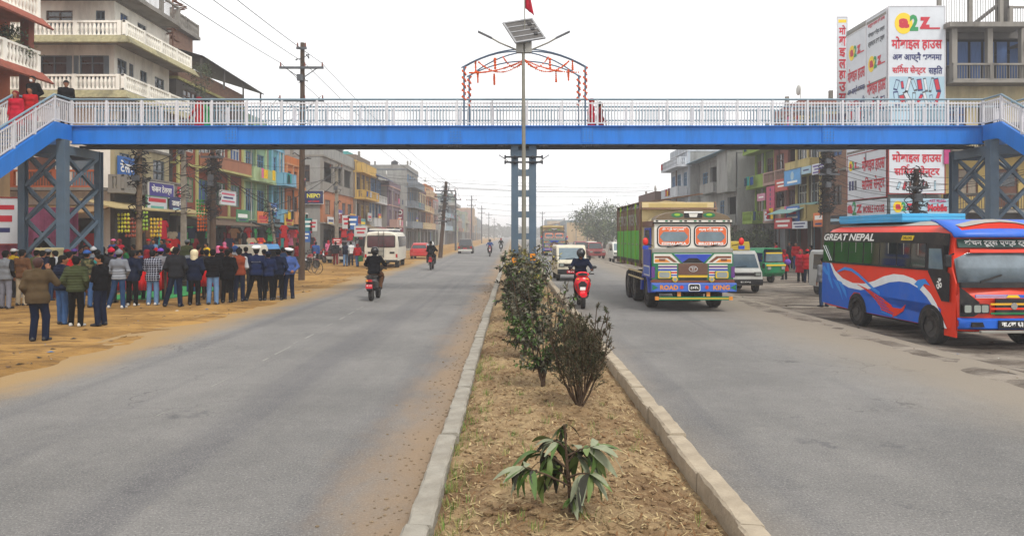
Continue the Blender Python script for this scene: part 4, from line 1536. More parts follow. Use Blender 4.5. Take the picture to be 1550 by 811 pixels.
 # sides of the cab: doors
 for s in (-1, 1):
  d = MB().prism([(.18, .95), (1.3, .95), (1.3, 1.78), (.18, 1.78)], 'x', s * 1.157, s * 1.185).build('door', P['blue'], t)
  MB().prism([(.25, 1.0), (1.2, 1.0), (1.2, 1.3), (.25, 1.3)], 'x', s * 1.186, s * 1.19).build('painted_panel', P['white'], d)
  MB().prism([(.3, 1.04), (1.15, 1.04), (1.15, 1.26), (.3, 1.26)], 'x', s * 1.191, s * 1.195).build('painted_panel', P['bumper'], d)
  w = MB().prism([(.22, 1.84), (1.25, 1.84), (1.25, 2.42), (.3, 2.42)], 'x', s * 1.13, s * 1.16).build('side_window', P['blue'], t)
  MB().prism([(.34, 1.9), (1.15, 1.9), (1.15, 2.36), (.42, 2.36)], 'x', s * 1.161, s * 1.165).build('pane', GLASS, w)
  MB().prism([(.02, 2.45), (1.75, 2.45), (1.75, 2.62), (.02, 2.62)], 'x', s * 1.10, s * 1.14).build('cab_top_panel', P['rust'], t)
  mr = MB().bar((s * 1.15, -.02, 1.9), (s * 1.38, -.14, 1.95), .025, .025).build('mirror_arm', BLK, t)
  MB().ell((s * 1.38, -.16, 2.02), (.08, .05, .11), 12, 8).build('mirror', PRED, mr, True)
  MB().box(s * 1.38 - .08, s * 1.38 + .08, -.2, -.12, 1.8, 1.9).build('mirror_flag', P['blue'], mr)
  fd = MB().prism([(.5, .5), (.62, .9), (.95, 1.1), (1.45, 1.1), (1.8, .9), (1.9, .5), (1.75, .5), (1.65, .82), (1.4, .98), (1.0, .98), (.75, .82), (.65, .5)], 'x', s * .95, s * 1.17).build('mudguard', P['blue'], t)
 # cargo body
 y0, y1, X = 1.85, 6.8, 1.17
 MB().box(-X, X, y0, y1, 1.20, 1.31).build('cargo_floor', P['rust'], t)
 BRN = paint('truck_old_board', '#6f5546', .7, dirt='#938474', damt=.7)
 for s in (-1, 1):
  for k in range(6):
   a, b = y0 + .04 + k * (y1 - y0 - .04) / 6, y0 + .04 + (k + 1) * (y1 - y0 - .04) / 6 - .035
   pn = MB().box(s * X - .03, s * X + .03, a, b, 1.42, 2.35).build('side_board', P['grass'], t)
   MB().box(s * X - .035, s * X + .035, a, b, 1.312, 1.418).build('kick_board', BLK, t)
   MB().box(s * (X + .031), s * (X + .06), (a + b) / 2 - .05, (a + b) / 2 + .05, 1.88, 1.93).build('latch', PSILVER, pn)
  for k in range(7):
   a = y0 + k * (y1 - y0) / 6
   MB().box(s * (X + .02) - .025, s * (X + .02) + .025, a - .014, a + .014, 1.2, 3.22).build('side_post', P['lime'] if k % 2 else BRN, t)
  ub = MB().box(s * X - .025, s * X + .032, y0 + .03, y1, 2.352, 3.02).build('upper_board', BRN, t)
  lettering('PETION TEKA', 4.1, .38, PSILVER, ub, (s * (X + .036), (y0 + y1) / 2, 2.7), rot=(0, 0, s * PI / 2), bold=.03)
  rl = MB()
  for z in (3.03, 3.22):
   rl.box(s * X - .03, s * X + .03, y0, y1, z, z + .03)
  rl.build('top_rail', BRN, t)
  for k in range(22):
   a = y0 + .12 + k * .222
   MB().bar((s * X, a, 3.06), (s * X, a + .1, 3.22), .03, .03).build('rail_loop', BLK, t)
  lr = MB().box(s * X - .02, s * X + .04, y0 - .3, 4.2, .82, .87)
  lr.box(s * X - .02, s * X + .04, y0 - .3, 4.2, 1.02, 1.07)
  g = lr.build('side_guard', PCREAM, t)
  for k in range(8):
   MB().box(s * X - .018, s * X + .03, y0 - .25 + k * .37, y0 - .2 + k * .37, .871, 1.019).build('guard_strut', BLK, g)
 hb = MB().box(-X + .04, X - .04, y0 - .02, y0 + .04, 1.312, 3.24).build('headboard', PCREAM, t)
 MB().box(-.92, .92, y0 - .027, y0 - .021, 3.0, 3.2).build('headboard_panel', paint('board_cream', '#b8a468'), hb)
 MB().box(-X + .04, X - .04, y1 - .05, y1, 1.312, 2.9).build('tailgate', P['rust'], t)
 # rope, folded tarpaulin and boards above the cab
 MB().box(-X, X, y0 - .3, y0 - .03, 3.0, 3.06).build('rack', BRN, t)
 tp = MB().tube([(-.7, y0 + .5, 3.12), (-.2, y0 + .9, 3.2), (.4, y0 + .8, 3.16), (.9, y0 + .6, 3.14)], [.1, .14, .12, .08], 8).build('folded_tarpaulin', paint('tarpaulin', '#8b7a58', .9), t, True)
 MB().bar((-1.05, y0 + 2.2, 3.27), (.75, y0 - .1, 3.5), .05, .04).build('loose_pole', BRN, t)
 # wheels
 for s in (-1, 1):
  wheel(t, s * .95, 1.25, .5, .30)
  for yy in (3.45, 4.75):
   wheel(t, s * .98, yy, .5, .30)
   wheel(t, s * .64, yy, .5, .28)
 for yy, z in ((1.25, .5), (3.45, .5), (4.75, .5)):
  MB().cyl((yy, z), 'x', .09, -.9, .9, 10).build('axle', BLK, t)
 return t
TRUCK = truck()
# ---- blue and red bus
def bus():
 w, L = 2.176, 6.22
 t = thing('city_bus', 'red and blue private bus with white swoosh parked on the muddy shoulder', 'bus', (9.239, 15.344, -.187), .037)
 RD = paint('bus_red', '#dc300c', .4, damt=.16)
 BL = paint('bus_blue', '#115cc2', .4, damt=.16)
 LB = paint('bus_lightblue', '#2f86d8', .45, damt=.1)
 SK = paint('bus_rack_blue', '#3aa0d2', .5, damt=.25)
 WH = paint('bus_white', '#dfe3e6', .45, damt=.1)
 GD = paint('bus_black', '#121318', .35, damt=.15)
 TOP = paint('bus_roof', '#97948d', .75, dirt='#6f6a60', damt=.6)
 # body shell: cross-sections along the length, wheel arches left open
 def ring(y, zb, inset=0.0, top=2.47, crown=2.70):
  pts = [(inset, zb), (inset - .0, 1.2), (inset + .01, 1.62), (inset + .05, 2.24), (inset + .10, top), (inset + .25, top + .13), (w * .35, crown), (w * .5, crown + .02)]
  full = pts + [(w - a, b) for a, b in reversed(pts[:-1])]
  return [(a, y, b) for a, b in full]
 sh = MB()
 sh.loft([ring(.22, .42, .03, 2.40, 2.62), ring(.5, .40, 0), ring(5.6, .40, 0), ring(6.1, .42, .05, 2.42, 2.62), ring(L, .46, .10, 2.35, 2.5)])
 body = sh.build('body', RD, t, True)
 MB().loft([[(a, y, b + .012) for a, y, b in ring(y_, .4, i_, tp_, c_)[5:-5]] for y_, i_, tp_, c_ in ((.25, .02, 2.42, 2.64), (.5, .0, 2.47, 2.70), (5.6, 0, 2.47, 2.70), (6.1, .05, 2.42, 2.62))], caps=False, closed=False).build('roof_skin', TOP, body, True)
 S_ = lambda pts, mat, nm, x=-.004, d=.004: MB().prism(pts, 'x', x, x - d).build(nm, mat, body)
 # painted side (image left): blue lower body, white swoosh, feathers
 wl = [(0.41, 0.41), (0.56, 0.56), (0.77, 0.79), (1.05, 1.02), (1.35, 1.19), (1.73, 1.29), (2.13, 1.3), (2.56, 1.25), (3.0, 1.14), (3.46, 1.03), (3.95, 0.96), (4.57, 0.98), (5.12, 1.1), (5.41, 1.3), (5.64, 1.60)]
 wu = [(0.34, 0.41), (0.46, 0.56), (0.56, 0.7), (0.7, 0.9), (0.91, 1.1), (1.2, 1.27), (1.58, 1.4), (1.97, 1.46), (2.38, 1.46), (2.82, 1.38), (3.27, 1.24), (3.75, 1.14), (4.36, 1.12), (4.9, 1.21), (5.35, 1.4), (5.56, 1.60)]
 arch_f = [(1.25, .41), (1.20, .66), (1.0, .84), (.75, .88), (.56, .80)]
 S_(wl[1:] + [(6.12, 1.60), (6.16, .46), (4.62, .41), (4.52, .72), (4.30, .88), (4.0, .88), (3.78, .72), (3.68, .41)] + arch_f, BL, 'blue_panel')
 S_([(a, b) for a, b in wu] + list(reversed(wl)), WH, 'swoosh', -.0085)
 S_([(5.72, 1.60), (5.62, 1.2), (5.45, .9), (5.52, .9), (5.75, 1.15), (5.85, 1.60)], LB, 'feather', -.0085)
 S_([(6.1, 1.42), (5.9, 1.28), (5.72, 1.25), (5.85, 1.40), (6.0, 1.52)], LB, 'feather', -.013)
 S_([(5.5, 1.18), (5.1, .85), (4.9, .62), (5.0, .84), (5.2, 1.1)], LB, 'feather', -.0085)
 S_([(5.2, 1.15), (4.8, .8), (4.65, .68), (4.72, .88), (4.95, 1.1)], LB, 'feather', -.013)
 def ribbon(pts, wd, mat, nm, x):
  up = [(a, b + wd * min(1, .25 + i)) for i, (a, b) in enumerate(pts)]
  S_(up + [(a, b - wd * .4) for a, b in reversed(pts)], mat, nm, x)
 ribbon([(5.2, 1.38), (4.79, 1.47), (4.41, 1.45), (4.05, 1.34), (3.66, 1.18), (3.32, 1.03), (3.0, .92)], .055, LB, 'plume', -.013)
 for k in range(6):
  o = k * .065
  ribbon([(4.1 - k * .17, 1.10 - o * .6), (3.5 - k * .1, .98 - o), (2.9, .82 - o), (2.45 - k * .05, .68 - o * .8)], .022, RD if k < 5 else LB, 'plume', -.0172)
 S_([(2.9, .86), (2.4, .66), (2.05, .66), (1.85, .78), (1.95, .62), (2.2, .50), (2.42, .42), (2.36, .52), (2.55, .6)], RD, 'plume', -.0212)
 S_([(1.52, 1.27), (1.38, 1.38), (1.12, 1.42), (.92, 1.28), (1.12, 1.31), (1.2, 1.26), (1.34, 1.14), (1.4, 1.24)], LB, 'fish_mark', -.013)
 # window band with separate panes
 bd = MB().prism([(6.12, 1.61), (6.08, 2.47), (.75, 2.45), (.30, 2.42), (.34, 1.61)], 'x', .0, -.012)
 for i in range(len(bd.v)):      # lean with the body side
  x, y, z = bd.v[i]
  bd.v[i] = (x + (z - 1.61) * .055, y, z)
 band = bd.build('window_band', GD, body)
 def pane(y0, y1, z0, z1, mat=GLASS):
  mb = MB().prism([(y0, z0), (y1, z0), (y1, z1), (y0, z1)], 'x', -.013, -.018)
  for i in range(len(mb.v)):
   x, y, z = mb.v[i]
   mb.v[i] = (x + (z - 1.61) * .055, y, z)
  return mb.build('window', mat, band)
 GB = M('bus_glass', '#22292a', .07, var=.4, scale=1.6, spec=.9)
 for y0, y1 in ((5.48, 6.05), (4.62, 5.36), (3.85, 4.58), (3.05, 3.78), (2.28, 3.0), (1.72, 2.24), (1.12, 1.68)):
  p_ = pane(y0, y1, 1.66, 2.2, GB)
  if y0 < 5:
   MB().prism([((y0 + y1) / 2 - .012, 1.66), ((y0 + y1) / 2 + .012, 1.66), ((y0 + y1) / 2 + .012, 2.2), ((y0 + y1) / 2 - .012, 2.2)], 'x', .03, -.0 ).build('window_rail', PSILVER, p_)
 lettering('/GREAT NEPAL', 2.75, .19, WHITE, band, (.022, 4.70, 2.335), rot=(R(-3), 0, -PI / 2), bold=.03)
 yt = MB().prism([(1.65, 2.27), (2.12, 2.27), (2.05, 2.38), (1.58, 2.38)], 'x', .03, .018).build('route_tag', YELT, band)
 lettering('DELUXE', .36, .06, BLACKT, yt, (.015, 1.85, 2.325), rot=(0, 0, -PI / 2), bold=.03)
 S_([(6.05, 2.10), (6.0, 2.10), (5.6, 1.68), (5.65, 1.68)], WH, 'stripe', -.02)
 S_([(5.92, 2.10), (5.87, 2.10), (5.5, 1.68), (5.54, 1.68)], WH, 'stripe', -.02)
 # driver door
 dr = S_([(1.0, 2.18), (.42, 2.18), (.34, 1.62), (.22, 1.58), (.24, .98), (.50, .98), (.98, 1.58)], GD, 'driver_door', -.022, .006)
 MB().prism([(.93, 2.1), (.50, 2.1), (.44, 1.66), (.95, 1.66)], 'x', -.029, -.034).build('window', GLASSB, dr)
 lettering('ॐ', .2, .24, WHITE, dr, (-.032, .58, 1.35), rot=(0, 0, -PI / 2), bold=.02)
 # front
 fr = MB()
 fr.loft([[(a, y, z) for a in (.03, .25, w * .5, w - .25, w - .03)] for y, z in ((-.10, .40), (-.11, .68), (-.06, 1.05), (.02, 1.38))], caps=False, closed=False)
 for i, (a, y, z) in enumerate(fr.v):
  e = abs(a - w / 2) / (w / 2)
  fr.v[i] = (a, y + .16 * e ** 3, z)
 front = fr.build('front_panel', RD, t, True)
 front.modifiers.new('solid', 'SOLIDIFY').thickness = .05
 MB().prism([(.10, .25), (.10, 1.37), (.5, 2.4), (.5, .25)], 'x', .03, .06).build('front_corner', RD, t)
 MB().prism([(.10, .25), (.10, 1.37), (.5, 2.4), (.5, .25)], 'x', w - .06, w - .03).build('front_corner', RD, t)
 ws = MB()
 ws.loft([[(a, y + .10 * (abs(a - w / 2) / (w / 2)) ** 2.5, z) for a in np.linspace(.07, w - .07, 9)] for y, z in ((.0, 1.40), (.14, 1.9), (.30, 2.33))], caps=False, closed=False)
 scr = ws.build('windscreen', M('bus_windscreen', '#66737c', .08, var=.4, scale=1.5, spec=.9), t, True)
 scr.modifiers.new('solid', 'SOLIDIFY').thickness = .02
 MB().prism([(.05, 1.30), (w - .05, 1.30), (w - .05, 1.41), (.05, 1.41)], 'y', -.05, .03).build('wiper_cowl', GD, t)
 bn = MB().box(.12, w - .1, .20, .245, 2.17, 2.36).build('sun_strip', paint('bus_strip_green', '#0d3b33', .4, damt=.1), t, rot=(R(-18), 0, 0), loc=(0, -.72, .13))
 lettering('कंचन टूर्स एण्ड ट्राभल्स', 1.75, .17, WHITE, bn, (w / 2 + .05, .195, 2.265), bold=.03)
 MB().box(.35, w - .3, .212, .238, 2.06, 2.13).build('sun_strip', RD, t, rot=(R(-18), 0, 0), loc=(0, -.72, .13))
 vz = MB()
 vz.loft([[(a, y + .16 * (abs(a - w / 2) / (w / 2)) ** 2.5, z) for a in np.linspace(.02, w - .02, 9)] for y, z in ((-.02, 2.36), (.06, 2.46), (.42, 2.62), (.62, 2.70), (.8, 2.735))], caps=False, closed=False)
 vz.build('roof_visor', BL, t, True).modifiers.new('solid', 'SOLIDIFY').thickness = .04
 MB().bar((.45, -.06, 1.42), (.95, .02, 1.56), .03, .03).build('wiper', BLK, t)
 for k, (x, s, c) in enumerate(((.55, .22, '#c8402a'), (.95, .2, '#d9d6cf'), (1.15, .16, '#c55a2c'), (1.5, .2, '#b0332a'))):
  MB().ell((x, .30, 1.43), (s, .10, .07 + .02 * k), 10, 6).build('dashboard_cloth', M('dash_cloth_%d' % 'abcd'.find('abcd'[k]), c, .9), t, True)
 for s in (0, 1):
  cx = .22 if s == 0 else w - .22
  MB().prism([(cx + a, b) for a, b in ((-.19, .70), (.22, .70), (.22, 1.0), (-.19, 1.32))][0:4], 'y', -.04, -.02).build('corner_trim', GD, t)
  h = MB().prism([(cx + a, b) for a, b in rrect(-.16, .36, .78, .97, .03)], 'y', -.15, -.05).build('headlight', GD, t)
  for q in (-.10, .10, .26):
   MB().prism([(cx + q + a, b) for a, b in rrect(-.07, .07, .80, .95, .03)], 'y', -.158, -.151).build('lens', LENS, h)
 gl = MB().box(.72, w - .72, -.14, -.105, .74, 1.08).build('grille', GD, t)
 for k, m in enumerate((RD, paint('bus_yellow', '#d8a51e'), PGREEN)):
  MB().box(.6, w - .6, -.155, -.141, .76 + k * .095, .80 + k * .095).build('grille_bar', (PGREEN, RD, paint('bus_yellow', '#d8a51e'))[k], gl)
 MB().cyl((w / 2, .93), 'y', .07, -.168, -.156, 16).build('emblem', CHROME, gl)
 st = MB().box(.3, w - .3, -.125, -.105, 1.095, 1.16).build('stripe_panel', BL, t)
 for k in range(3):
  MB().box(.3, .95, -.131, -.126, 1.10 + k * .02, 1.11 + k * .02).build('stripe', (WH, RD, WH)[k], st)
 MB().prism([(w / 2 - .15, 1.1), (w / 2 + .15, 1.1), (w / 2 + .1, 1.155), (w / 2 - .1, 1.155)], 'y', -.132, -.126).build('badge', YELT, st)
 bp = MB()
 bp.loft([[(a, y + .14 * (abs(a - w / 2) / (w / 2)) ** 3, z) for a in np.linspace(.0, w, 9)] for y, z in ((-.15, .44), (-.2, .48), (-.2, .64), (-.14, .68))], caps=False, closed=False)
 b = bp.build('bumper', BL, t, True)
 b.modifiers.new('solid', 'SOLIDIFY').thickness = .06
 MB().prism([(.18, .50), (.46, .50), (.42, .60), (.2, .60)], 'y', -.175, -.14).build('bumper_vent', GD, t)
 MB().box(.35, w - .35, -.23, -.15, .38, .435).build('bumper_guard', PSILVER, t, bevel=.01)
 np_ = MB().box(.72, 1.42, -.235, -.20, .48, .64).build('number_plate', BLACKT, t)
 lettering('ना.८ख ६३३५', .6, .10, WHITE, np_, (1.07, -.24, .56), bold=.03)
 # mirror, wheel arches, wheels, roof rack
 m_ = MB().bar((.05, .2, 2.0), (-.16, .05, 1.95), .025, .025).build('mirror_arm', BLK, t)
 MB().box(-.24, -.10, .02, .06, 1.72, 1.98).build('mirror', BLK, m_, bevel=.02)
 for yy in (.90, 4.12):
  mb = MB()
  pts = [(yy + .47 * math.cos(a), .40 + .47 * math.sin(a)) for a in np.linspace(0, PI, 13)]
  mb.prism(pts, 'x', -.016, .3)
  mb.build('wheel_arch', GD, t)
  mb2 = MB().prism([(yy + .50 * math.cos(a), .40 + .50 * math.sin(a)) for a in np.linspace(0, PI, 13)], 'x', w - .3, w + .03)
  mb2.build('wheel_arch', GD, t)
  wheel(t, .085, yy, .40, .24)
  wheel(t, w - .13, yy, .40, .24)
  MB().cyl((yy, .4), 'x', .06, .2, w - .2, 8).build('axle', BLK, t)
 MB().box(.3, w - .3, .6, 5.9, .3, .5).build('chassis', BLK, t)
 rk = MB()
 for z in (2.74, 2.83):
  rk.box(.30, .34, 2.6, 5.7, z, z + .085)
  rk.box(w - .34, w - .30, 2.6, 5.7, z, z + .085)
  rk.box(.30, w - .30, 2.56, 2.60, z, z + .085)
  rk.box(.30, w - .30, 5.70, 5.74, z, z + .085)
 rk.box(.30, w - .30, 2.6, 5.7, 2.705, 2.735)
 rk.build('roof_rack', SK, t, bevel=.012)
 wr = MB().prism([(1.1, .28), (1.1, 2.5), (1.0, 2.55), (1.0, .28)], 'x', .02, .04)
 return t
BUS = bus()
# ---- white minibus seen from behind (rear at local -Y)
def minibus():
 w, L, h = 2.3, 6.4, 2.45
 t = thing('minibus', 'white minibus parked with its rear window and ladder facing the camera', 'minibus', ((577 - 775) * 49.3 / 1120, 49.3, 0), .06)
 def ring(y, ins, zt):
  p = [(-w / 2 + ins, .5), (-w / 2 + ins * .5, 1.3), (-w / 2 + ins + .02, 1.7), (-w / 2 + ins + .10, zt - .22), (-w / 2 + ins + .25, zt - .05), (-.4, zt + .02)]
  return [(a, y, b) for a, b in p + [(-a, b) for a, b in reversed(p)]]
 b = MB().loft([ring(0, .10, h - .12), ring(.15, .02, h), ring(L - .3, .02, h), ring(L, .12, h - .1)]).build('body', paint('bus_dirty_white', '#cfcabb', dirt='#8b7f68'), t, True)
 rw = MB().prism(rrect(-.93, .93, 1.38, 2.18, .08), 'y', -.02, .06).build('rear_window', BLK, t)
 MB().prism(rrect(-.88, .88, 1.43, 2.13, .06), 'y', -.026, -.021).build('pane', M('glass_maroon', '#4a2226', .12, var=.4, scale=3, spec=.9), rw)
 MB().box(-.012, .012, -.03, -.0265, 1.43, 2.13).build('pane_divider', BLK, rw)
 for s in (-1, 1):
  MB().box(s * .72 - .16, s * .72 + .16, -.03, .06, .98, 1.1).build('vent', BLK, t)
  MB().box(s * 1.02 - .06, s * 1.02 + .06, -.03, .06, .72, .95).build('tail_light', REDL, t)
  for k in range(6):
   y0 = .5 + k * .95
   MB().prism([(y0, 1.42), (y0 + .85, 1.42), (y0 + .85, 2.12), (y0, 2.12)], 'x', s * (w / 2 - .16), s * (w / 2 + .0)).build('side_window', GLASS, t)
 ld = MB()
 for x in (-.18, .18):
  ld.bar((x - .0, -.06, .7), (x, -.06, 2.5), .03, .03)
 lad = ld.build('ladder', BLK, t)
 for k in range(6):
  MB().bar((-.165, -.06, .85 + k * .28), (.165, -.06, .85 + k * .28), .025, .025).build('rung', BLK, lad)
 MB().box(-.16, .16, -.05, .0, .72, 1.3).build('rear_door', paint('bus_grey', '#8b8a80'), t)
 np_ = MB().box(-.3, .3, -.06, .02, .32, .47).build('number_plate', YELT, t)
 lettering('बा १ ख २४६', .5, .09, BLACKT, np_, (0, -.066, .395), bold=.02)
 MB().box(-1.08, 1.08, -.05, .15, .40, .56).build('bumper', BLK, t, bevel=.03)
 rk = MB()
 rk.loft([[(x, y, z) for x, y in ((-.85, .35), (.85, .35), (.85, 4.5), (-.85, 4.5))] for z in (h + .05, h + .17)])
 rk.build('roof_hatch', paint('white', '#cfcfc8'), t, bevel=.05)
 MB().box(-.88, .88, .33, 4.55, h + .0, h + .05).build('roof_band', NAVYT, t)
 for s in (-1, 1):
  wheel(t, s * .95, 1.3, .42, .26)
  wheel(t, s * .95, 5.2, .42, .26)
 return t
minibus()
# ---- small vans (front at local -Y)
def van(label, loc, rz, w=1.45, L=3.3, h=1.72, mat=PW, yellow=False, name='minivan', plate='बा ३ च ४१'):
 t = thing(name, label, 'van', loc, rz)
 half = w / 2
 prof = [(.02, .32), (-.02, .62), (.06, .92), (.16, .98), (.62, h - .1), (.8, h), (L - .2, h - .02), (L, h - .25), (L, .32)]
 mb = MB()
 rings = []
 for x, k in ((-half, .0), (-half + .05, 1), (half - .05, 1), (half, 0)):
  rings.append([(x, y + (0 if k else .04), z - (0 if k else .05) * (z > .4)) for y, z in prof])
 mb.loft(rings)
 mb.build('body', mat, t, True, bevel=.02)
 def slab(y0, z0, y1, z1, x0, x1, nm, m, par=t, out=.012):
  d = Vector((0, y1 - y0, z1 - z0)).normalized()
  n = Vector((0, -d.z, d.y)) * out
  mb = MB()
  P_ = [Vector((x0, y0, z0)), Vector((x1, y0, z0)), Vector((x1 * .94, y1, z1)), Vector((x0 * .94, y1, z1))]
  mb.add([p for p in P_] + [p + n for p in P_], [(0, 1, 2, 3), (4, 7, 6, 5), (0, 4, 5, 1), (1, 5, 6, 2), (2, 6, 7, 3), (3, 7, 4, 0)])
  return mb.build(nm, m, par)
 slab(.20, 1.02, .58, h - .14, -half + .10, half - .10, 'windscreen', GLASSB)
 for s in (-1, 1):
  MB().prism([(.5, 1.02), (1.25, 1.02), (1.25, h - .18), (.78, h - .18)], 'x', s * (half - .01), s * (half + .012)).build('side_window', GLASS, t)
  MB().prism([(1.33, 1.02), (2.9, 1.02), (2.8, h - .18), (1.33, h - .18)], 'x', s * (half - .01), s * (half + .012)).build('side_window', GLASS, t)
  hl = MB().box(s * (half - .22) - .13, s * (half - .22) + .13, -.05, .03, .70, .86).build('headlight', BLK, t)
  MB().box(s * (half - .22) - .10, s * (half - .22) + .10, -.06, -.051, .72, .84).build('lens', LENS, hl)
  MB().bar((s * half, .45, 1.05), (s * (half + .16), .38, 1.1), .03, .03).build('mirror_arm', BLK, t)
  MB().box(s * (half + .16) - .05, s * (half + .16) + .05, .33, .38, 1.0, 1.2).build('mirror', BLK, t, bevel=.015)
  wheel(t, s * (half - .10), .62, .28, .17)
  wheel(t, s * (half - .10), L - .65, .28, .17)
 gr = MB().box(-half + .36, half - .36, -.035, .03, .72, .84).build('grille', BLK, t)
 MB().box(-half + .02, half - .02, -.09, .06, .34, .58).build('bumper', BLK, t, bevel=.03)
 pl = MB().box(-.26, .26, -.115, -.09, .40, .52).build('number_plate', REDT if not yellow else BLACKT, t)
 lettering(plate, .42, .07, WHITE, pl, (0, -.12, .46), bold=.02)
 MB().bar((-.3, .19, 1.06), (.15, .22, 1.1), .02, .02).build('wiper', BLK, t)
 if yellow:
  MB().prism([(.9, h + .02), (2.9, h + .02), (2.9, h + .38), (1.0, h + .38)], 'x', -.55, .55).build('roof_box', paint('yellow_box', '#d6b93c', .6), t, bevel=.03)
 return t
van('cream minivan driving behind the red scooter', (2.88, 35.4, 0), .02, mat=paint('van_cream', '#cbc4ae'))
van('small white van with yellow roof box beside the painted truck', (9.5, 30.2, -.17), .03, w=1.5, mat=PW, yellow=True, plate='ना २ च ७५६')
van('silver white van mostly hidden behind the tail of the red and blue bus', (13.0, 27.2, -.18), .0, w=1.5, h=1.8, mat=paint('van_silver', '#b4b5b4'))
van('small white van far down the right carriageway', (9.2, 62, -.1), .0, mat=PW)
# ---- auto rickshaws
def auto(label, loc, rz, m1, m2):
 t = thing('auto_rickshaw', label, 'rickshaw', loc, rz)
 b = MB()
 prof = [(.25, .35), (.0, .55), (-.05, .85), (.05, 1.02), (.95, 1.02), (.95, .42), (2.4, .42), (2.45, 1.05), (2.5, .32)]
 b.prism([(.25, .32), (.02, .5), (-.04, .85), (.06, 1.02), (.36, 1.02), (.42, .42), (1.25, .42), (1.3, 1.0), (2.4, 1.05), (2.45, .35)], 'x', -.60, .60)
 b.build('body', m1, t, bevel=.03)
 c = MB()
 c.loft([[(x, y, z) for x, z in ((-.60, 1.02), (-.60, 1.55), (-.5, 1.72), (.5, 1.72), (.60, 1.55), (.60, 1.02))] for y in (1.25, 2.42)])
 c.build('hood', m2, t, True)
 r = MB()
 r.loft([[(x, y, z) for x, z in ((-.62, 1.5), (-.5, 1.74), (.5, 1.74), (.62, 1.5), (.5, 1.68), (-.5, 1.68))] for y in (.2, 1.26)])
 r.build('canopy', m1, t)
 ws = MB().prism([(-.56, 1.05), (.56, 1.05), (.50, 1.56), (-.50, 1.56)], 'y', .10, .13).build('windscreen', BLK, t)
 MB().prism([(-.52, 1.08), (.52, 1.08), (.46, 1.52), (-.46, 1.52)], 'y', .09, .099).build('pane', GLASSB, ws)
 MB().box(-.5, .5, .085, .089, 1.46, 1.52).build('sun_strip', YELT, ws)
 for s in (-1, 1):
  MB().box(s * .42 - .1, s * .42 + .1, -.075, -.035, .68, .82).build('headlight', LENS, t)
  MB().bar((s * .60, .2, .4), (s * .56, .22, 1.55), .04, .04).build('pillar', m1, t)
  wheel(t, s * .55, 2.0, .24, .13)
  MB().bar((s * .6, .15, 1.2), (s * .78, .1, 1.25), .02, .02).build('mirror_arm', BLK, t)
  MB().box(s * .76 - .06, s * .76 + .06, .08, .1, 1.17, 1.33).build('mirror', BLK, t)
 MB().box(-.58, .58, -.085, -.04, .86, .93).build('stripe', YELT, t)
 wheel(t, 0, .35, .24, .13)
 MB().box(-.5, .5, 1.5, 2.2, .45, .75).build('seat', BLK, t)
 return t
auto('green auto rickshaw waiting in front of the red shopfronts', (13.1, 36.8, -.18), .35, paint('auto_green', '#0f7a4e'), paint('auto_hood_blue', '#27408f', .8))
auto('blue auto rickshaw half hidden behind the policemen on the left', (-12.2, 37.5, .02), 2.9, paint('auto_blue', '#2c78b4'), paint('auto_hood_white', '#b9b4a6', .8))
# ---- cars
def car(label, loc, rz, mat, w=1.65, L=3.8, h=1.48, cat='car', tall=0.0):
 t = thing('parked_car', label, cat, loc, rz)
 half = w / 2
 lo = MB()
 sec = [(0, .45, .62), (.06, .30, .82), (.9, .26, .92), (1.2, .26, .95), (L - .5, .26, .98), (L - .05, .3, .92), (L, .45, .7)]
 lo.loft([[(-half + .05, y, zb), (-half, y, zb + .1), (-half + .02, y, zt - .08), (-half + .12, y, zt), (half - .12, y, zt), (half - .02, y, zt - .08), (half, y, zb + .1), (half - .05, y, zb)] for y, zb, zt in sec])
 lo.build('body', mat, t, True)
 cb = MB()
 cb.loft([[(-half + .08, y0, .94), (-half + .22, y0 + d, z), (half - .22, y0 + d, z), (half - .08, y0, .94)] for y0, d, z in ((.95, .55, h - .05), (1.3, .35, h), (L - .9, -.1, h), (L - .25 - tall, -.3, h - .08))])
 cb.build('cabin', mat, t, True)
 def gl(p, nm):
  mb = MB().add(p, [(0, 1, 2, 3)])
  o = mb.build(nm, GLASS, t)
  m = o.modifiers.new('solid', 'SOLIDIFY')
  m.thickness = .02
  m.offset = 0
 z0, z1 = .98, h - .1
 gl([(-half + .14, .98, z0), (half - .14, .98, z0), (half - .27, 1.43, z1), (-half + .27, 1.43, z1)], 'windscreen')
 gl([(-half + .14, L - .27 - tall, z0), (half - .14, L - .27 - tall, z0), (half - .27, L - .54 - tall, z1 - .02), (-half + .27, L - .54 - tall, z1 - .02)], 'rear_window')
 for s in (-1, 1):
  gl([(s * (half - .085), 1.25, z0), (s * (half - .085), L - .5, z0), (s * (half - .20), L - .75, z1), (s * (half - .20), 1.55, z1)], 'side_window')
  MB().box(s * (half - .22) - .15, s * (half - .22) + .15, -.02, .1, .62, .76).build('headlight', LENS, t)
  MB().box(s * (half - .16) - .12, s * (half - .16) + .12, L - .08, L + .015, .66, .86).build('tail_light', REDL, t)
  wheel(t, s * (half - .09), .75, .30, .19)
  wheel(t, s * (half - .09), L - .75, .30, .19)
 MB().box(-half + .04, half - .04, -.06, .1, .3, .5).build('bumper', mat, t, bevel=.03)
 MB().box(-half + .04, half - .04, L - .1, L + .06, .3, .52).build('bumper', mat if not tall else PW, t, bevel=.03)
 MB().box(-.25, .25, L + .015, L + .03, .58, .68).build('number_plate', REDT, t)
 MB().box(-.3, .3, -.07, .02, .56, .7).build('grille', BLK, t)
 return t
car('red hatchback parked beyond the white minibus with its rear showing', (-8.6, 72, 0), PI, paint('car_red', '#b8161c'))
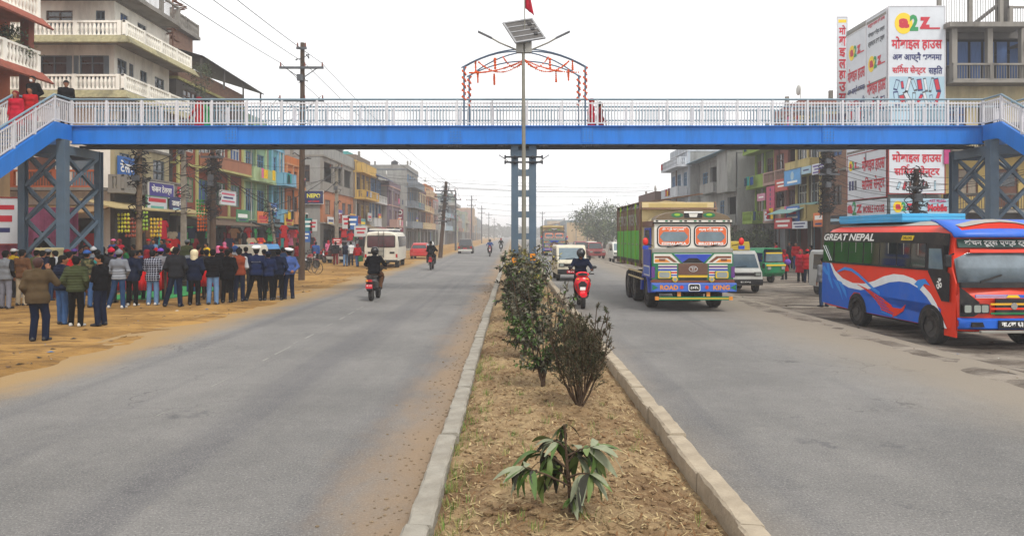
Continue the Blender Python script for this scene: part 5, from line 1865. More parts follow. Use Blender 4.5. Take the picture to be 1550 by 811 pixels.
car('dark jeep with white rear bumper beside the walking shoppers', (-13.2, 62, 0), PI - .2, paint('car_maroon', '#3f1f26'), w=1.75, h=1.75, tall=.12)
car('dark jeep standing on the left verge beyond the leaning pole', (-5.6, 92, 0), PI, paint('car_dark', '#2c2422'), w=1.75, h=1.75, tall=.12)
car('dull red pickup style car parked at the right kerb behind the truck', (8.3, 72, -.1), .05, paint('car_dull_red', '#7c1f22'), h=1.6)
car('maroon car with pale bonnet parked behind the dull red car', (8.0, 84, -.1), .05, paint('car_maroon_light', '#8a3a40'), h=1.6)
car('white car parked far off on the right verge', (10.5, 95, -.1), .05, PW)
# ---- scooters and motorbikes (front at local -Y)
def scooter(label, loc, rz, mat, name='scooter'):
 t = thing(name, label, 'scooter', loc, rz)
 for y in (.22, 1.48):
  wheel(t, 0, y, .245, .12)
 MB().loft([[(-w_, y, z) for w_, y, z in ()] or [(-.05, y, z0), (-.11, y, z1), (0, y, z1 + .04), (.11, y, z1), (.05, y, z0)] for y, z0, z1 in ((.0, .36, .42), (.2, .46, .52), (.42, .40, .46))]).build('front_mudguard', mat, t, True)
 MB().loft([[(-w_, y, z), (-w_ * .5, y - .06, z), (w_ * .5, y - .06, z), (w_, y, z), (w_ * .6, y + .07, z), (-w_ * .6, y + .07, z)] for w_, y, z in ((.11, .40, .40), (.21, .36, .56), (.25, .34, .74), (.20, .36, .90), (.13, .42, .98))]).build('front_apron', mat, t, True)
 MB().loft([[(-w_, y, z), (-w_ * .5, y - .05, z), (w_ * .5, y - .05, z), (w_, y, z), (w_ * .5, y + .1, z), (-w_ * .5, y + .1, z)] for w_, y, z in ((.10, .40, .93), (.19, .36, .99), (.20, .38, 1.05), (.10, .42, 1.10))]).build('handlebar_cover', mat, t, True)
 MB().prism([(-.12, .99), (.12, .99), (.15, 1.05), (.0, 1.08), (-.15, 1.05)], 'y', .28, .32).build('headlight', BLK, t)
 for s in (-1, 1):
  MB().prism([(s * .13, .5), (s * .2, .62), (s * .22, .82), (s * .17, .62)], 'y', .27, .33).build('apron_trim', BLK, t)
 MB().prism([(-.10, .60), (.10, .60), (.13, .74), (.05, .82), (-.05, .82), (-.13, .74)], 'y', .255, .29).build('apron_vent', BLK, t)
 pl = MB().box(-.08, .08, .245, .27, .56, .65).build('number_plate', WHITE, t)
 hb = MB().tube([(-.36, .52, 1.03), (-.18, .42, 1.04), (.18, .42, 1.04), (.36, .52, 1.03)], .018, 8).build('handlebar', BLK, t, True)
 for s in (-1, 1):
  MB().tube([(s * .2, .42, 1.05), (s * .3, .38, 1.16), (s * .33, .38, 1.2)], .008, 6).build('mirror_arm', BLK, t)
  MB().ell((s * .36, .38, 1.24), (.075, .02, .045), 10, 6).build('mirror', BLK, t, True)
  MB().ell((s * .14, .30, .88), (.04, .03, .025), 8, 6).build('indicator', AMBER, t, True)
 MB().box(-.17, .17, .45, .95, .30, .36).build('footboard', BLK, t, bevel=.02)
 MB().loft([[(-w_, y, z0), (-w_ - .03, y, (z0 + z1) / 2), (-w_ * .7, y, z1), (w_ * .7, y, z1), (w_ + .03, y, (z0 + z1) / 2), (w_, y, z0)] for y, w_, z0, z1 in ((.86, .10, .36, .70), (1.0, .15, .36, .74), (1.4, .17, .44, .76), (1.72, .12, .58, .78), (1.86, .06, .66, .76))]).build('rear_body', mat, t, True)
 MB().loft([[(-w_, y, .76), (-w_, y, z), (w_, y, z), (w_, y, .76)] for y, w_, z in ((.84, .08, .80), (1.0, .14, .83), (1.3, .15, .84), (1.7, .12, .88), (1.82, .05, .87))]).build('seat', BLK, t, True)
 tl = MB().prism([(-.11, .66), (.11, .66), (.09, .74), (-.09, .74)], 'y', 1.80, 1.90).build('tail_light', REDL, t)
 MB().prism([(.03, .67), (.10, .67), (.085, .735), (.04, .735)], 'y', 1.901, 1.91).build('indicator', AMBER, tl)
 p2 = MB().box(-.11, .11, 1.86, 1.875, .44, .58).build('number_plate', REDT, t)
 lettering('बा ९ प', .17, .05, WHITE, p2, (0, 1.878, .53), rot=(0, 0, PI), bold=.02)
 MB().box(-.10, .10, 1.62, 1.86, .40, .62).build('rear_mudguard', BLK, t, bevel=.02)
 MB().cyl((.14, .36), 'y', .05, 1.2, 1.75, 10).build('exhaust', CHROME, t)
 MB().tube([(-.14, 1.0, .62), (-.17, 1.45, .78), (-.14, 1.85, .82), (.14, 1.85, .82), (.17, 1.45, .78), (.14, 1.0, .62)], .013, 6).build('grab_rail', BLK, t, True)
 MB().bar((0, .24, .25), (0, .42, .95), .06, .06).build('fork', BLK, t)
 return t
SC_RED = scooter('bright red scooter ridden towards the camera on the right carriageway', (2.12, 21.9, 0), 0, paint('scooter_red', '#d11325', .25, damt=.1))
SC_BLK = scooter('black scooter ridden away from the camera on the left carriageway', (-4.72, 26.3, 0), PI, paint('scooter_black', '#15151a', .3, damt=.2))
def motorbike(label, loc, rz, mat):
 t = thing('motorbike', label, 'motorbike', loc, rz)
 for y in (.3, 1.6):
  wheel(t, 0, y, .30, .10)
 MB().bar((0, .3, .3), (0, .55, .98), .12, .05).build('fork', CHROME, t)
 MB().loft([[(-w_, y, z0), (-w_, y, z1), (w_, y, z1), (w_, y, z0)] for y, w_, z0, z1 in ((.55, .06, .72, .88), (.7, .14, .70, .95), (1.0, .12, .70, .86))]).build('fuel_tank', mat, t, True)
 MB().loft([[(-w_, y, .72), (-w_, y, z), (w_, y, z), (w_, y, .72)] for y, w_, z in ((.95, .10, .80), (1.3, .13, .82), (1.75, .10, .90), (1.85, .05, .90))]).build('seat', BLK, t, True)
 MB().box(-.12, .12, .75, 1.15, .28, .66).build('engine', RIM, t, bevel=.03)
 MB().tube([(-.36, .68, 1.04), (-.15, .58, 1.02), (.15, .58, 1.02), (.36, .68, 1.04)], .016, 6).build('handlebar', BLK, t, True)
 hl = MB().cyl((0, .92), 'y', .09, .38, .5, 14).build('headlight', BLK, t)
 MB().cyl((0, .92), 'y', .08, .37, .381, 14).build('lens', LENS, hl)
 MB().prism([(-.1, .98), (.1, .98), (.07, 1.12), (-.07, 1.12)], 'y', .42, .46).build('visor_screen', mat, t)
 for s in (-1, 1):
  MB().tube([(s * .2, .6, 1.03), (s * .28, .58, 1.2)], .008, 5).build('mirror_arm', BLK, t)
  MB().ell((s * .3, .58, 1.23), (.06, .02, .04), 8, 5).build('mirror', BLK, t, True)
 MB().prism([(1.25, .62), (1.9, .78), (1.86, .68), (1.55, .62)], 'x', -.09, .09).build('rear_mudguard', mat, t)
 MB().box(-.07, .07, 1.88, 1.93, .74, .82).build('tail_light', REDL, t)
 MB().box(-.1, .1, 1.9, 1.92, .52, .66).build('number_plate', REDT, t)
 MB().cyl((.15, .34), 'y', .045, .9, 1.7, 8).build('exhaust', CHROME, t)
 MB().prism([(.08, .58), (.42, .63), (.52, .52), (.42, .58), (.18, .6)], 'x', -.06, .06).build('front_mudguard', mat, t)
 return t
MBK = motorbike('black and red motorbike with two riders going away on the left', (-5.15, 48.5, 0), PI, paint('bike_red', '#a81218'))
# ---- bicycle
def bicycle(label, loc, rz):
 t = thing('bicycle', label, 'bicycle', loc, rz)
 fm = paint('bicycle_black', '#1b1b1e')
 for y in (0, 1.05):
  mb = MB().ring((y, .34), 'x', .315, .34, -.018, .018, 28)
  wh = mb.build('wheel', TYRE, t, True)
  sp = MB()
  for k in range(10):
   a = PI * k / 10
   sp.bar((0, y - .31 * math.cos(a), .34 - .31 * math.sin(a)), (0, y + .31 * math.cos(a), .34 + .31 * math.sin(a)), .005, .005, (1, 0, 0))
  sp.build('spokes', CHROME, wh)['kind'] = 'stuff'
 f = MB()
 for a, b in (((0, 0, .34), (0, .14, .92)), ((0, .12, .82), (0, .62, .82)), ((0, .12, .76), (0, .5, .32)), ((0, .62, .86), (0, .5, .32)), ((0, .5, .32), (0, 1.05, .34)), ((0, .62, .78), (0, 1.05, .34))):
  f.tube([a, b], .016, 6)
 f.build('frame', fm, t)
 MB().tube([(-.27, .22, .98), (-.1, .13, .95), (.1, .13, .95), (.27, .22, .98)], .012, 6).build('handlebar', CHROME, t, True)
 MB().loft([[(-w_, y, .88), (-w_, y, .92), (w_, y, .92), (w_, y, .88)] for y, w_ in ((.48, .03), (.62, .09), (.74, .11))]).build('saddle', BLK, t, True)
 MB().box(-.07, .07, .8, 1.25, .70, .72).build('carrier', fm, t)
 cr = MB().cyl((.5, .32), 'x', .09, -.03, -.02, 16).build('chain_wheel', CHROME, t)
 for s in (-1, 1):
  MB().bar((s * .06, .5, .32), (s * .06, .5 + s * .12, .32 - s * .12), .015, .02, (1, 0, 0)).build('crank', CHROME, t)
  MB().box(s * .06 + s * .01, s * .06 + s * .1, .46 + s * .12, .54 + s * .12, .31 - s * .12, .33 - s * .12).build('pedal', BLK, t)
 return t
BIC = bicycle('bicycle leaning beside the wooden electric pole on the left', (-11.6, 43.0, 0), R(75))
# ---------------------------------------------------------------- buildings
def plaster(name, col, stain='#4a4640', amt=.55, var=.12, ds=.7):
 return M('plaster_' + name, col, .9, var=var, scale=1.2, bump=.25, bscale=14, dirt=stain, damt=amt, dscale=ds, stretch=(1, 1, .35))
CONC = plaster('concrete', '#827e77', '#3f3c38', .7)
CONCD = plaster('dark_concrete', '#56534f', '#2d2b29', .7)
CREAMW = plaster('cream', '#eeeade', '#6a6358', .42)
GREYW = plaster('greyblock', '#8d8e8b', '#55534f', .75, ds=.9)
ORANGEW = plaster('orange', '#a8552c', '#5e3320', .5)
REDW = plaster('redbrick', '#7d3f2c', '#4b2a20', .5)
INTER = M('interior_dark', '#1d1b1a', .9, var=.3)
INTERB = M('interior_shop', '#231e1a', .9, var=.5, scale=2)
TILE = M('roof_tile', '#8a4634', .85, var=.3, scale=5, dirt='#4c352c', damt=.6, bump=.4)
TILEG = M('roof_tile_mossy', '#97906f', .9, var=.3, scale=6, dirt='#46443a', damt=.7, bump=.5)
BRICKM = bpy.data.materials.new('brickwork')
BRICKM.use_nodes = True
_t = BRICKM.node_tree
_p = _t.nodes['Principled BSDF']
_p.inputs['Roughness'].default_value = .92
_b = _t.nodes.new('ShaderNodeTexBrick')
_b.inputs['Color1'].default_value = (*hexc('#7b4c38'), 1)
_b.inputs['Color2'].default_value = (*hexc('#93664c'), 1)
_b.inputs['Mortar'].default_value = (*hexc('#7c7468'), 1)
_b.inputs['Scale'].default_value = 1
_b.inputs['Brick Width'].default_value = .23
_b.inputs['Row Height'].default_value = .075
_b.inputs['Mortar Size'].default_value = .012
_tc = _t.nodes.new('ShaderNodeTexCoord')
_sx = _t.nodes.new('ShaderNodeSeparateXYZ')
_cx = _t.nodes.new('ShaderNodeCombineXYZ')
_t.links.new(_tc.outputs['Object'], _sx.inputs[0])
_t.links.new(wmath(_t, 'ADD', _sx.outputs[0], _sx.outputs[1]), _cx.inputs[0])
_t.links.new(_sx.outputs[2], _cx.inputs[1])
_t.links.new(_cx.outputs[0], _b.inputs['Vector'])
_t.links.new(n_mix(_t, n_range(_t, n_noise(_t, _tc.outputs['Object'], .8, 7, .7), .5, .7, 0, .6), _b.outputs[0], '#5b5048'), _p.inputs['Base Color'])
FRAMES = {k: M('frame_' + k, c, .6, var=.1) for k, c in dict(wood='#4f3526', grey='#5f6b74', green='#4f7a5a', white='#b9b8b2', blue='#4a7aa0', brown='#5c3a2c', yellow='#c8a43c', red='#8a2f2a').items()}
WPANE = M('window_pane', '#2c343a', .12, var=.5, scale=.9, spec=.9)
CURT = [M('curtain_' + k, c, .9, var=.2, scale=4, stretch=(6, 6, .5)) for k, c in dict(a='#6c7a86', b='#8a7f70', c='#5d4a52', d='#3f5a86').items()]
SHUT = {k: M('shutter_' + k, c, .6, metal=.2, var=.15, dirt='#5a5249', damt=.5) for k, c in dict(grey='#7d8084', blue='#39619a', green='#2f6f56').items()}
WINM = {}
def window(parent, x, z, w, h, y=.10, fr='wood', bars=2, rail=.3, curtain=None, sidemap=None):
 key = (round(w, 2), round(h, 2), fr, bars)
 if key not in WINM:
  mb = MB()
  f = .06
  mb.box(-w / 2, w / 2, -.05, .05, -h / 2, -h / 2 + f)
  mb.box(-w / 2, w / 2, -.05, .05, h / 2 - f, h / 2)
  for i in range(bars + 1):
   xx = -w / 2 + i * (w - f) / bars
   mb.box(xx, xx + f, -.05, .05, -h / 2 + f, h / 2 - f)
  mb.box(-w / 2 + f, w / 2 - f, -.045, .04, h / 2 - f - h * rail, h / 2 - h * rail)
  WINM[key] = mb.mesh('window', FRAMES[fr])
  WINM[key + ('p',)] = MB().box(-w / 2 + .02, w / 2 - .02, .0, .02, -h / 2 + .02, h / 2 - .02).mesh('pane', WPANE)
 loc, rot = ((x, y, z), (0, 0, 0)) if sidemap is None else sidemap(x, y, z)
 o = obj('window', WINM[key], parent, loc=loc, rot=rot)
 p = obj('pane', WINM[key + ('p',)], o)
 if curtain is not None:
  p.material_slots[0].link = 'OBJECT'
  p.material_slots[0].material = CURT[curtain % 4]
 return o
def holes_wall(mb, a0, a1, z0, z1, holes, put):
 """wall from a0..a1, z0..z1 with rectangular holes (sorted, not overlapping in a); put(a0,a1,z0,z1) adds a box"""
 a = a0
 for (h0, h1, q0, q1) in sorted(holes):
  h0, h1 = max(h0, a0), min(h1, a1)
  if h0 > a + 1e-4:
   put(a, h0, z0, z1)
  if q0 > z0 + 1e-3:
   put(h0, h1, z0, q0)
  if q1 < z1 - 1e-3:
   put(h0, h1, q1, z1)
  a = h1
 if a < a1 - 1e-4:
  put(a, a1, z0, z1)
RAILM = {}
def rail_obj(parent, length, style, mat, loc, rot=(0, 0, 0), h=.9):
 """balcony rail along local x"""
 key = (round(length, 2), style, mat.name, h)
 if key not in RAILM:
  mb = MB()
  if style == 'solid':
   mb.box(0, length, -.05, .05, 0, h)
   mb.box(-.02, length + .02, -.07, .07, h, h + .06)
   m2 = None
  else:
   mb.box(0, length, -.07, .07, h - .10, h)
   mb.box(0, length, -.07, .07, 0, .08)
   n = max(1, round(length / 2.2))
   for i in range(n + 1):
    x = i * (length - .2) / n
    mb.box(x, x + .2, -.085, .085, .0, h + .01)
   bb = MB()
   if style == 'balustrade':
    k = int(length / .21)
    for i in range(k):
     x = (i + .5) * length / k
     bb.loft([[(x + r * sx_, r * sy_, z) for sx_, sy_ in ((-1, -1), (1, -1), (1, 1), (-1, 1))] for r, z in ((.05, .081), (.035, .2), (.062, .42), (.035, .64), (.05, h - .101))], caps=False)
   else:
    k = int(length / .14)
    for i in range(k):
     x = (i + .5) * length / k
     bb.box(x - .012, x + .012, -.012, .012, .081, h - .101)
   m2 = bb.mesh('balusters', mat)
  RAILM[key] = (mb.mesh('balcony_rail', mat), m2)
 a, b = RAILM[key]
 o = obj('balcony_rail', a, parent, loc=loc, rot=rot)
 if b:
  obj('balusters', b, o)['kind'] = 'stuff'
 return o
def building(label, loc, rz, W_, D_, floors, front, side, near='low', slabm=None, parapet=.8, roofm=None, name='town_house', tank=False, seed=0, side_holes=(), inset=2.2):
 """facade along local x facing -Y. floors: dicts h, holes[(x0,x1,z0,z1,kind,opts)], balcony(...), mat, pil"""
 r = random.Random(seed)
 b = thing(name, label, 'building', loc, rz)
 slabm = slabm or CONC
 z = 0.0
 T = .22
 fronts = {}
 sl = MB()
 top = sum(f['h'] for f in floors)
 for i, f in enumerate(floors):
  h = f['h']
  m = f.get('mat', front)
  mb = fronts.setdefault(i, (MB(), m))[0]
  holes = f.get('holes', [])
  z1 = z + h
  put = lambda a, c, q0, q1: mb.box(a, c, 0, T, q0, q1)
  holes_wall(mb, 0, W_, z + (0 if i == 0 else .14), z1, [(q[0], q[1], z + q[2], z + q[3]) for q in holes], put)
  for q in holes:
   x0, x1, a0, a1 = q[:4]
   k = q[4] if len(q) > 4 else 'win'
   fr = q[5] if len(q) > 5 else f.get('frame', 'wood')
   cx, cz, w, hh = (x0 + x1) / 2, z + (a0 + a1) / 2, x1 - x0, a1 - a0
   if k == 'win':
    window(b, cx, cz, w, hh, .10, fr, max(2, round(w / .6)), curtain=(r.randrange(4) if r.random() < .45 else None))
   elif k == 'shutter':
    s = MB()
    n = int(hh / .12)
    for j in range(n):
     s.box(x0, x1, .12 + (j % 2) * .015, .16 + (j % 2) * .015, z + a0 + j * hh / n, z + a0 + (j + 1) * hh / n)
    s.build('roller_shutter', SHUT[fr if fr in SHUT else 'grey'], b)
   elif k == 'door':
    d = MB().box(x0, x1, .10, .15, z + a0, z + a1).build('door', FRAMES[fr], b)
    MB().box(x0 + .15, x1 - .15, .085, .0995, z + a0 + hh * .55, z + a1 - .2).build('pane', WPANE, d)
  if i > 0 and f.get('slab', True):
   e = f.get('eave', .12)
   MB().box(-.05, W_ + .05, -e, .35, z, z + .14).build('floor_slab', slabm, b)
  bal = f.get('balcony')
  if bal:
   x0, x1, dep, style, bm = bal[:5]
   hr = bal[5] if len(bal) > 5 else .9
   ba = MB().box(x0, x1, -dep, -.121, z - .02, z + .12).build('balcony', slabm, b)
   rail_obj(ba, x1 - x0, style, bm, (x0, -dep + .09, z + .12), h=hr)
   for xx in (x0 + .09, x1 - .09):
    rail_obj(ba, dep - .35, style, bm, (xx, -dep + .2, z + .12), (0, 0, PI / 2), h=hr)
  pil = f.get('pil')
  if pil:
   n, pm, pw = pil
   for j in range(n):
    x = j * (W_ - pw) / (n - 1)
    MB().box(x, x + pw, -.10, -.003, z + .145, z1 - .003).build('pilaster', pm, b)
  z = z1
 for mb, m in fronts.values():
  mb.build('front_wall', m, b)
 sl.box(-.06, W_ + .06, -.12 - (.0), D_ + .05, top, top + .16)
 sl.build('roof_slab', slabm, b)
 # side walls, back wall, dark inside
 for low in (True, False):
  sd = MB()
  xa = 0 if low else W_ - T
  put0 = lambda a, c, q0, q1: sd.box(xa, xa + T, a, c, q0, q1)
  zz = 0
  for f in floors:
   z1 = min(zz + f['h'], top - .002)
   holes_wall(sd, T + .001, D_, zz, z1, [q[:4] for q in side_holes if zz <= q[2] < z1] if (near == 'low') == low else [], put0)
   zz = z1
  sd.build('side_wall', side, b)
 for q in side_holes:
  if near == 'low':
   window(b, 0, 0, q[1] - q[0], q[3] - q[2], 0, q[4] if len(q) > 4 else 'grey', 2, sidemap=lambda x, y, z_, q=q: ((.10, (q[0] + q[1]) / 2, (q[2] + q[3]) / 2), (0, 0, -PI / 2)), curtain=q[5] if len(q) > 5 else None)
  else:
   window(b, 0, 0, q[1] - q[0], q[3] - q[2], 0, q[4] if len(q) > 4 else 'grey', 2, sidemap=lambda x, y, z_, q=q: ((W_ - .10, (q[0] + q[1]) / 2, (q[2] + q[3]) / 2), (0, 0, PI / 2)), curtain=q[5] if len(q) > 5 else None)
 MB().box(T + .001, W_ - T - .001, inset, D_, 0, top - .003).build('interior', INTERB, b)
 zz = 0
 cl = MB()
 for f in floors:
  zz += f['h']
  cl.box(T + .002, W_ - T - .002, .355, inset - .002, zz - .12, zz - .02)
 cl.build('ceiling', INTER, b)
 if parapet:
  pr = MB()
  pr.box(-.04, W_ + .04, -.1, .02, top + .16, top + .16 + parapet)
  pr.box(-.04, .08, .021, D_, top + .16, top + .16 + parapet)
  pr.box(W_ - .08, W_ + .04, .021, D_, top + .16, top + .16 + parapet)
  pr.build('parapet', roofm or front, b)
 if tank:
  tk = MB()
  tk.cyl((W_ * .4, D_ * .3), 'z', .55, top + .6, top + 1.7, 14)
  tk.cyl((W_ * .4, D_ * .3), 'z', .55, top + 1.7, top + 1.9, 14, .2)
  tk.cyl((W_ * .4, D_ * .3), 'z', .5, top + .16, top + .6, 8)
  tk.build('water_tank', M('tank_black', '#1c1d20', .5), b)
 b['top'] = top
 return b
def roofplane(b, pts, mat, name='roof', th=.06):
 mb = MB().add(pts, [tuple(range(len(pts)))])
 o = mb.build(name, mat, b)
 m = o.modifiers.new('solid', 'SOLIDIFY')
 m.thickness = th
 return o
SIGNM = {}
def sign(label, loc, w, h, rz, bg, texts=(), frame=None, th=.06, name='signboard', cat='sign', group=None, rot=None, shapes=()):
 t = MB().box(-w / 2, w / 2, 0, th, -h / 2, h / 2).build(name, bg if not isinstance(bg, str) else M('board_' + bg.strip('#'), bg, .6, var=.12, scale=1.5, dirt='#6f675a', damt=.3))
 t.location = loc
 t.rotation_euler = rot or (0, 0, rz)
 tag(t, label, cat, group)
 if frame:
  mb = MB()
  f = .05
  mb.box(-w / 2 - f, w / 2 + f, -.02, th - .003, h / 2, h / 2 + f)
  mb.box(-w / 2 - f, w / 2 + f, -.02, th - .003, -h / 2 - f, -h / 2)
  mb.box(-w / 2 - f, -w / 2, -.02, th - .003, -h / 2, h / 2)
  mb.box(w / 2, w / 2 + f, -.02, th - .003, -h / 2, h / 2)
  mb.build('sign_frame', frame, t)
 for (x, z, sw, sh, m) in shapes:
  if sw == 'disc':
   MB().prism([(x * w + sh * h * math.cos(2 * PI * k / 28), z * h + sh * h * math.sin(2 * PI * k / 28)) for k in range(28)], 'y', -.010, -.001).build('disc', m, t)
  else:
   MB().box(x * w - sw * w / 2, x * w + sw * w / 2, -.009, -.001, z * h - sh * h / 2, z * h + sh * h / 2).build('printed_panel', m, t)
 for tx in texts:
  body, m, x, z, sw, sh = tx[:6]
  lettering(body, sw * w, sh * h, m, t, (x * w, -.014, z * h), bold=tx[6] if len(tx) > 6 else .02)
 return t
HL, HR = PI / 2, -PI / 2      # facade turned to the road: left row, right row
# --- A: orange house with balustrades at the left edge
mO = ORANGEW
A = building('orange red house with white balustrade balconies behind the left stairs', (-21.3, 18.6, 0), HL, 12.8, 9, [
 dict(h=3.2, holes=[(1, 4, 0, 2.7, 'dark'), (4.6, 8, 0, 2.7, 'dark'), (8.6, 12, 0, 2.7, 'dark')]),
 dict(h=3.0, holes=[(2, 4, .9, 2.4), (6, 8, .9, 2.4), (9.6, 11.6, .9, 2.4)], mat=plaster('tan', '#a98a63')),
 dict(h=2.75, holes=[(2, 4, .9, 2.2), (6, 8, .9, 2.2), (10, 12, .3, 2.2)], balcony=(0, 12.8, 1.3, 'balustrade', CREAMW)),
 dict(h=2.3, holes=[(2, 4, .3, 2.0), (6, 8, .3, 2.0), (9.8, 12, .2, 2.1, 'dark')], balcony=(0, 12.8, 1.3, 'balustrade', CREAMW)),
 dict(h=2.6, holes=[(3, 5, .3, 2.0), (9, 11, .3, 2.0)], balcony=(0, 12.8, 1.3, 'balustrade', CREAMW))], mO, mO, slabm=ORANGEW, tank=True, seed=1)
for zb in (8.95, 11.25):
 roofplane(A, [(-.2, -1.75, zb - .28), (13.0, -1.75, zb - .28), (13.0, -1.25, zb + .18), (-.2, -1.25, zb + .18)], TILE, 'tile_skirt', .08)
for x in (3.2, 6.4, 9.6, 12.5):
 MB().box(x - .18, x + .18, -1.1, -.74, 9.12, 11.20).build('column', REDW, A)
MB().box(12.25, 12.6, -1.1, -.74, 6.1, 8.9).build('column', REDW, A)
# --- B: weathered cream house with wrap-round balustrade balconies
B = building('weathered cream house with wrap round balustrades and grey shutters', (-20.9, 38.9, 0), HL, 6.2, 12, [
 dict(h=4.4, holes=[(.4, 3.1, 0, 3.2, 'dark'), (3.5, 5.9, 0, 3.2, 'dark')], mat=CONCD),
 dict(h=2.6, holes=[(.5, 1.6, .2, 2.2), (2.1, 3.4, .2, 2.2, 'dark'), (4.2, 5.6, .2, 2.2)], mat=plaster('mustard', '#a79c7c'), balcony=(-.9, 6.6, 1.0, 'balustrade', CONC, .8), frame='grey'),
 dict(h=2.6, holes=[(.5, 1.6, .6, 2.0), (2.4, 3.4, .2, 2.0), (4.6, 5.6, .6, 2.0)], frame='grey'),
 dict(h=2.7, holes=[(.3, 1.3, .75, 2.0, 'win', 'grey'), (1.5, 2.0, .75, 2.0, 'win', 'grey'), (2.7, 3.5, .15, 1.9, 'win', 'grey'), (4.4, 5.6, .75, 1.9, 'win', 'grey')]),
 dict(h=2.2, holes=[(.6, 1.4, .2, 1.8, 'win', 'grey'), (2.4, 3.4, .6, 1.8, 'win', 'grey')])], CREAMW, CREAMW, slabm=CONC, parapet=0, seed=2,
 side_holes=[(.55, 1.85, 10.4, 11.65, 'grey'), (2.5, 3.9, 10.4, 11.65, 'grey'), (2.2, 3.6, 13.0, 14.0, 'wood'), (.5, 1.0, 12.6, 14.0, 'grey')])
for x0, x1 in ((-.03, 0),):
 for a in (.28, 1.88, 2.23, 3.93):       # open shutter leaves
  MB().box(-.05, -.01, a, a + .24, 10.42, 11.62).build('shutter_leaf', FRAMES['grey'], B)
for zb, dp in ((9.6, 1.15), (12.3, 1.3)):
 s = MB()
 s.box(-dp, 6.5, -dp, -.121, zb - .12, zb + .02)
 s.box(-dp, -.06, -.12, 12, zb - .12, zb + .02)
 w = s.build('wrap_balcony', CONC, B)
 rail_obj(w, 6.5 + dp, 'balustrade', CREAMW, (-dp, -dp + .12, zb + .02), h=.8)
 rail_obj(w, 11.4, 'balustrade', CREAMW, (-dp + .12, -dp + .3, zb + .02), (0, 0, PI / 2), h=.8)
 roofplane(B, [(-dp - .3, -dp - .3, zb - .42), (6.7, -dp - .3, zb - .42), (6.7, -dp, zb + .0), (-dp, -dp, zb)], TILEG, 'tile_skirt', .08)
 roofplane(B, [(-dp - .3, -dp - .3, zb - .42), (-dp, -dp, zb), (-dp, 12, zb), (-dp - .3, 12, zb - .42)], TILEG, 'tile_skirt', .08)
s = MB().box(-1.3, 5.2, -1.2, 11, 14.55, 14.75)
w = s.build('top_slab', CONC, B)
rail_obj(w, 6.5, 'bars', CONC, (-1.3, -1.05, 14.75), h=1.0)
rail_obj(w, 9, 'bars', CONC, (-1.2, -1.0, 14.75), (0, 0, PI / 2), h=1.0)
MB().box(.2, 3.6, 3.5, 8, 14.76, 17.2).build('stair_tower', CREAMW, B)
roofplane(B, [(-2.0, .6, 14.15), (-2.0, 3.0, 14.15), (.0, 3.0, 14.7), (.0, .6, 14.7)], M('tin_roof', '#4d5157', .6, metal=.3, var=.2), 'tin_canopy', .05)
sh_ = MB().box(-.05, -.012, .6, 9.5, .02, 3.1).build('shop_shade_panel', INTER, B)  # dark sheet flat on the wall, standing for the shade inside a shop opening
for k in range(10):
 MB().box(-.3, -.1, .9 + k * .85, 1.45 + k * .85, 1.2 + (k % 3) * .3, 2.3 + (k % 2) * .4).build('hung_cloth', CL[('red', 'maroon', 'orange', 'teal', 'crimson', 'navy', 'pink', 'yellow', 'red', 'black')[k]], B)
roofplane(B, [(-2.2, -.1, 3.35), (-.06, -.1, 3.8), (-.06, 10, 3.8), (-2.2, 10, 3.35)], M('awning_tan', '#9a7c55', .85, var=.2, dirt='#5a452c', damt=.5), 'awning')
s = MB().box(-1.1, -.06, 0, 11.5, 4.5, 4.65).build('side_balcony', CONC, B)
rail_obj(s, 11.2, 'bars', ORANGEW, (-1.0, .2, 4.65), (0, 0, PI / 2), h=.9)
for k in range(4):
 MB().box(-.04, -.012, .7 + k * 2.4, 2.2 + k * 2.4, 4.66, 6.3).build('side_door', FRAMES['brown' if k % 2 else 'grey'], B)
# spiral of the roof stair
sp = MB()
for k in range(16):
 a = k * .5
 sp.bar((5.6, -.5, 14.0 + k * .19), (5.6 + .8 * math.cos(a), -.5 + .8 * math.sin(a), 14.0 + k * .19), .22, .03)
sp.tube([(5.6, -.5, 12.3), (5.6, -.5, 17.2)], .05, 8)
sp.tube([(5.6 + .8 * math.cos(k * .5), -.5 + .8 * math.sin(k * .5), 14.8 + k * .19) for k in range(16)], .02, 5)
sp.build('spiral_stair', M('rust_metal', '#6f4a38', .7, var=.3), B)
# --- C/D: house with brick penthouse and black awning
yellowgreen = plaster('yellowgreen', '#a9a56a')
D = building('yellow green house with brick panels and black roof awning', (-20.6, 45.4, 0), HL, 11.2, 10, [
 dict(h=3.4, holes=[(.3, 2.6, 0, 2.8, 'dark'), (3.0, 5.4, 0, 2.8, 'dark'), (5.8, 8.2, 0, 2.8, 'dark'), (8.6, 10.9, 0, 2.8, 'dark')], mat=CONCD),
 dict(h=3.2, holes=[(.5, 2.5, .9, 2.5), (3.2, 5.2, .9, 2.5), (6.0, 7.8, .9, 2.5), (8.8, 10.6, .9, 2.5)], pil=(5, yellowgreen, .3), frame='green', mat=REDW),
 dict(h=2.9, holes=[(.5, 2.5, .9, 2.4), (3.2, 5.2, .9, 2.4), (6.0, 7.8, .9, 2.4), (8.8, 10.6, .9, 2.4)], pil=(5, yellowgreen, .3), mat=REDW, frame='white', balcony=(3.0, 11.0, .8, 'solid', plaster('terracotta', '#96634a'), .8)),
 dict(h=2.3, holes=[(1, 3, .6, 1.9), (7, 9, .6, 1.9)], mat=CONCD)], REDW, CONCD, slabm=yellowgreen, parapet=.9, roofm=BRICKM, seed=3, tank=False)
ph = MB().box(.6, 4.2, .8, 5, 12.0, 15.3).build('penthouse', BRICKM, D)
MB().box(.4, 4.5, .4, 5.2, 15.3, 15.5).build('penthouse_slab', CONC, ph)
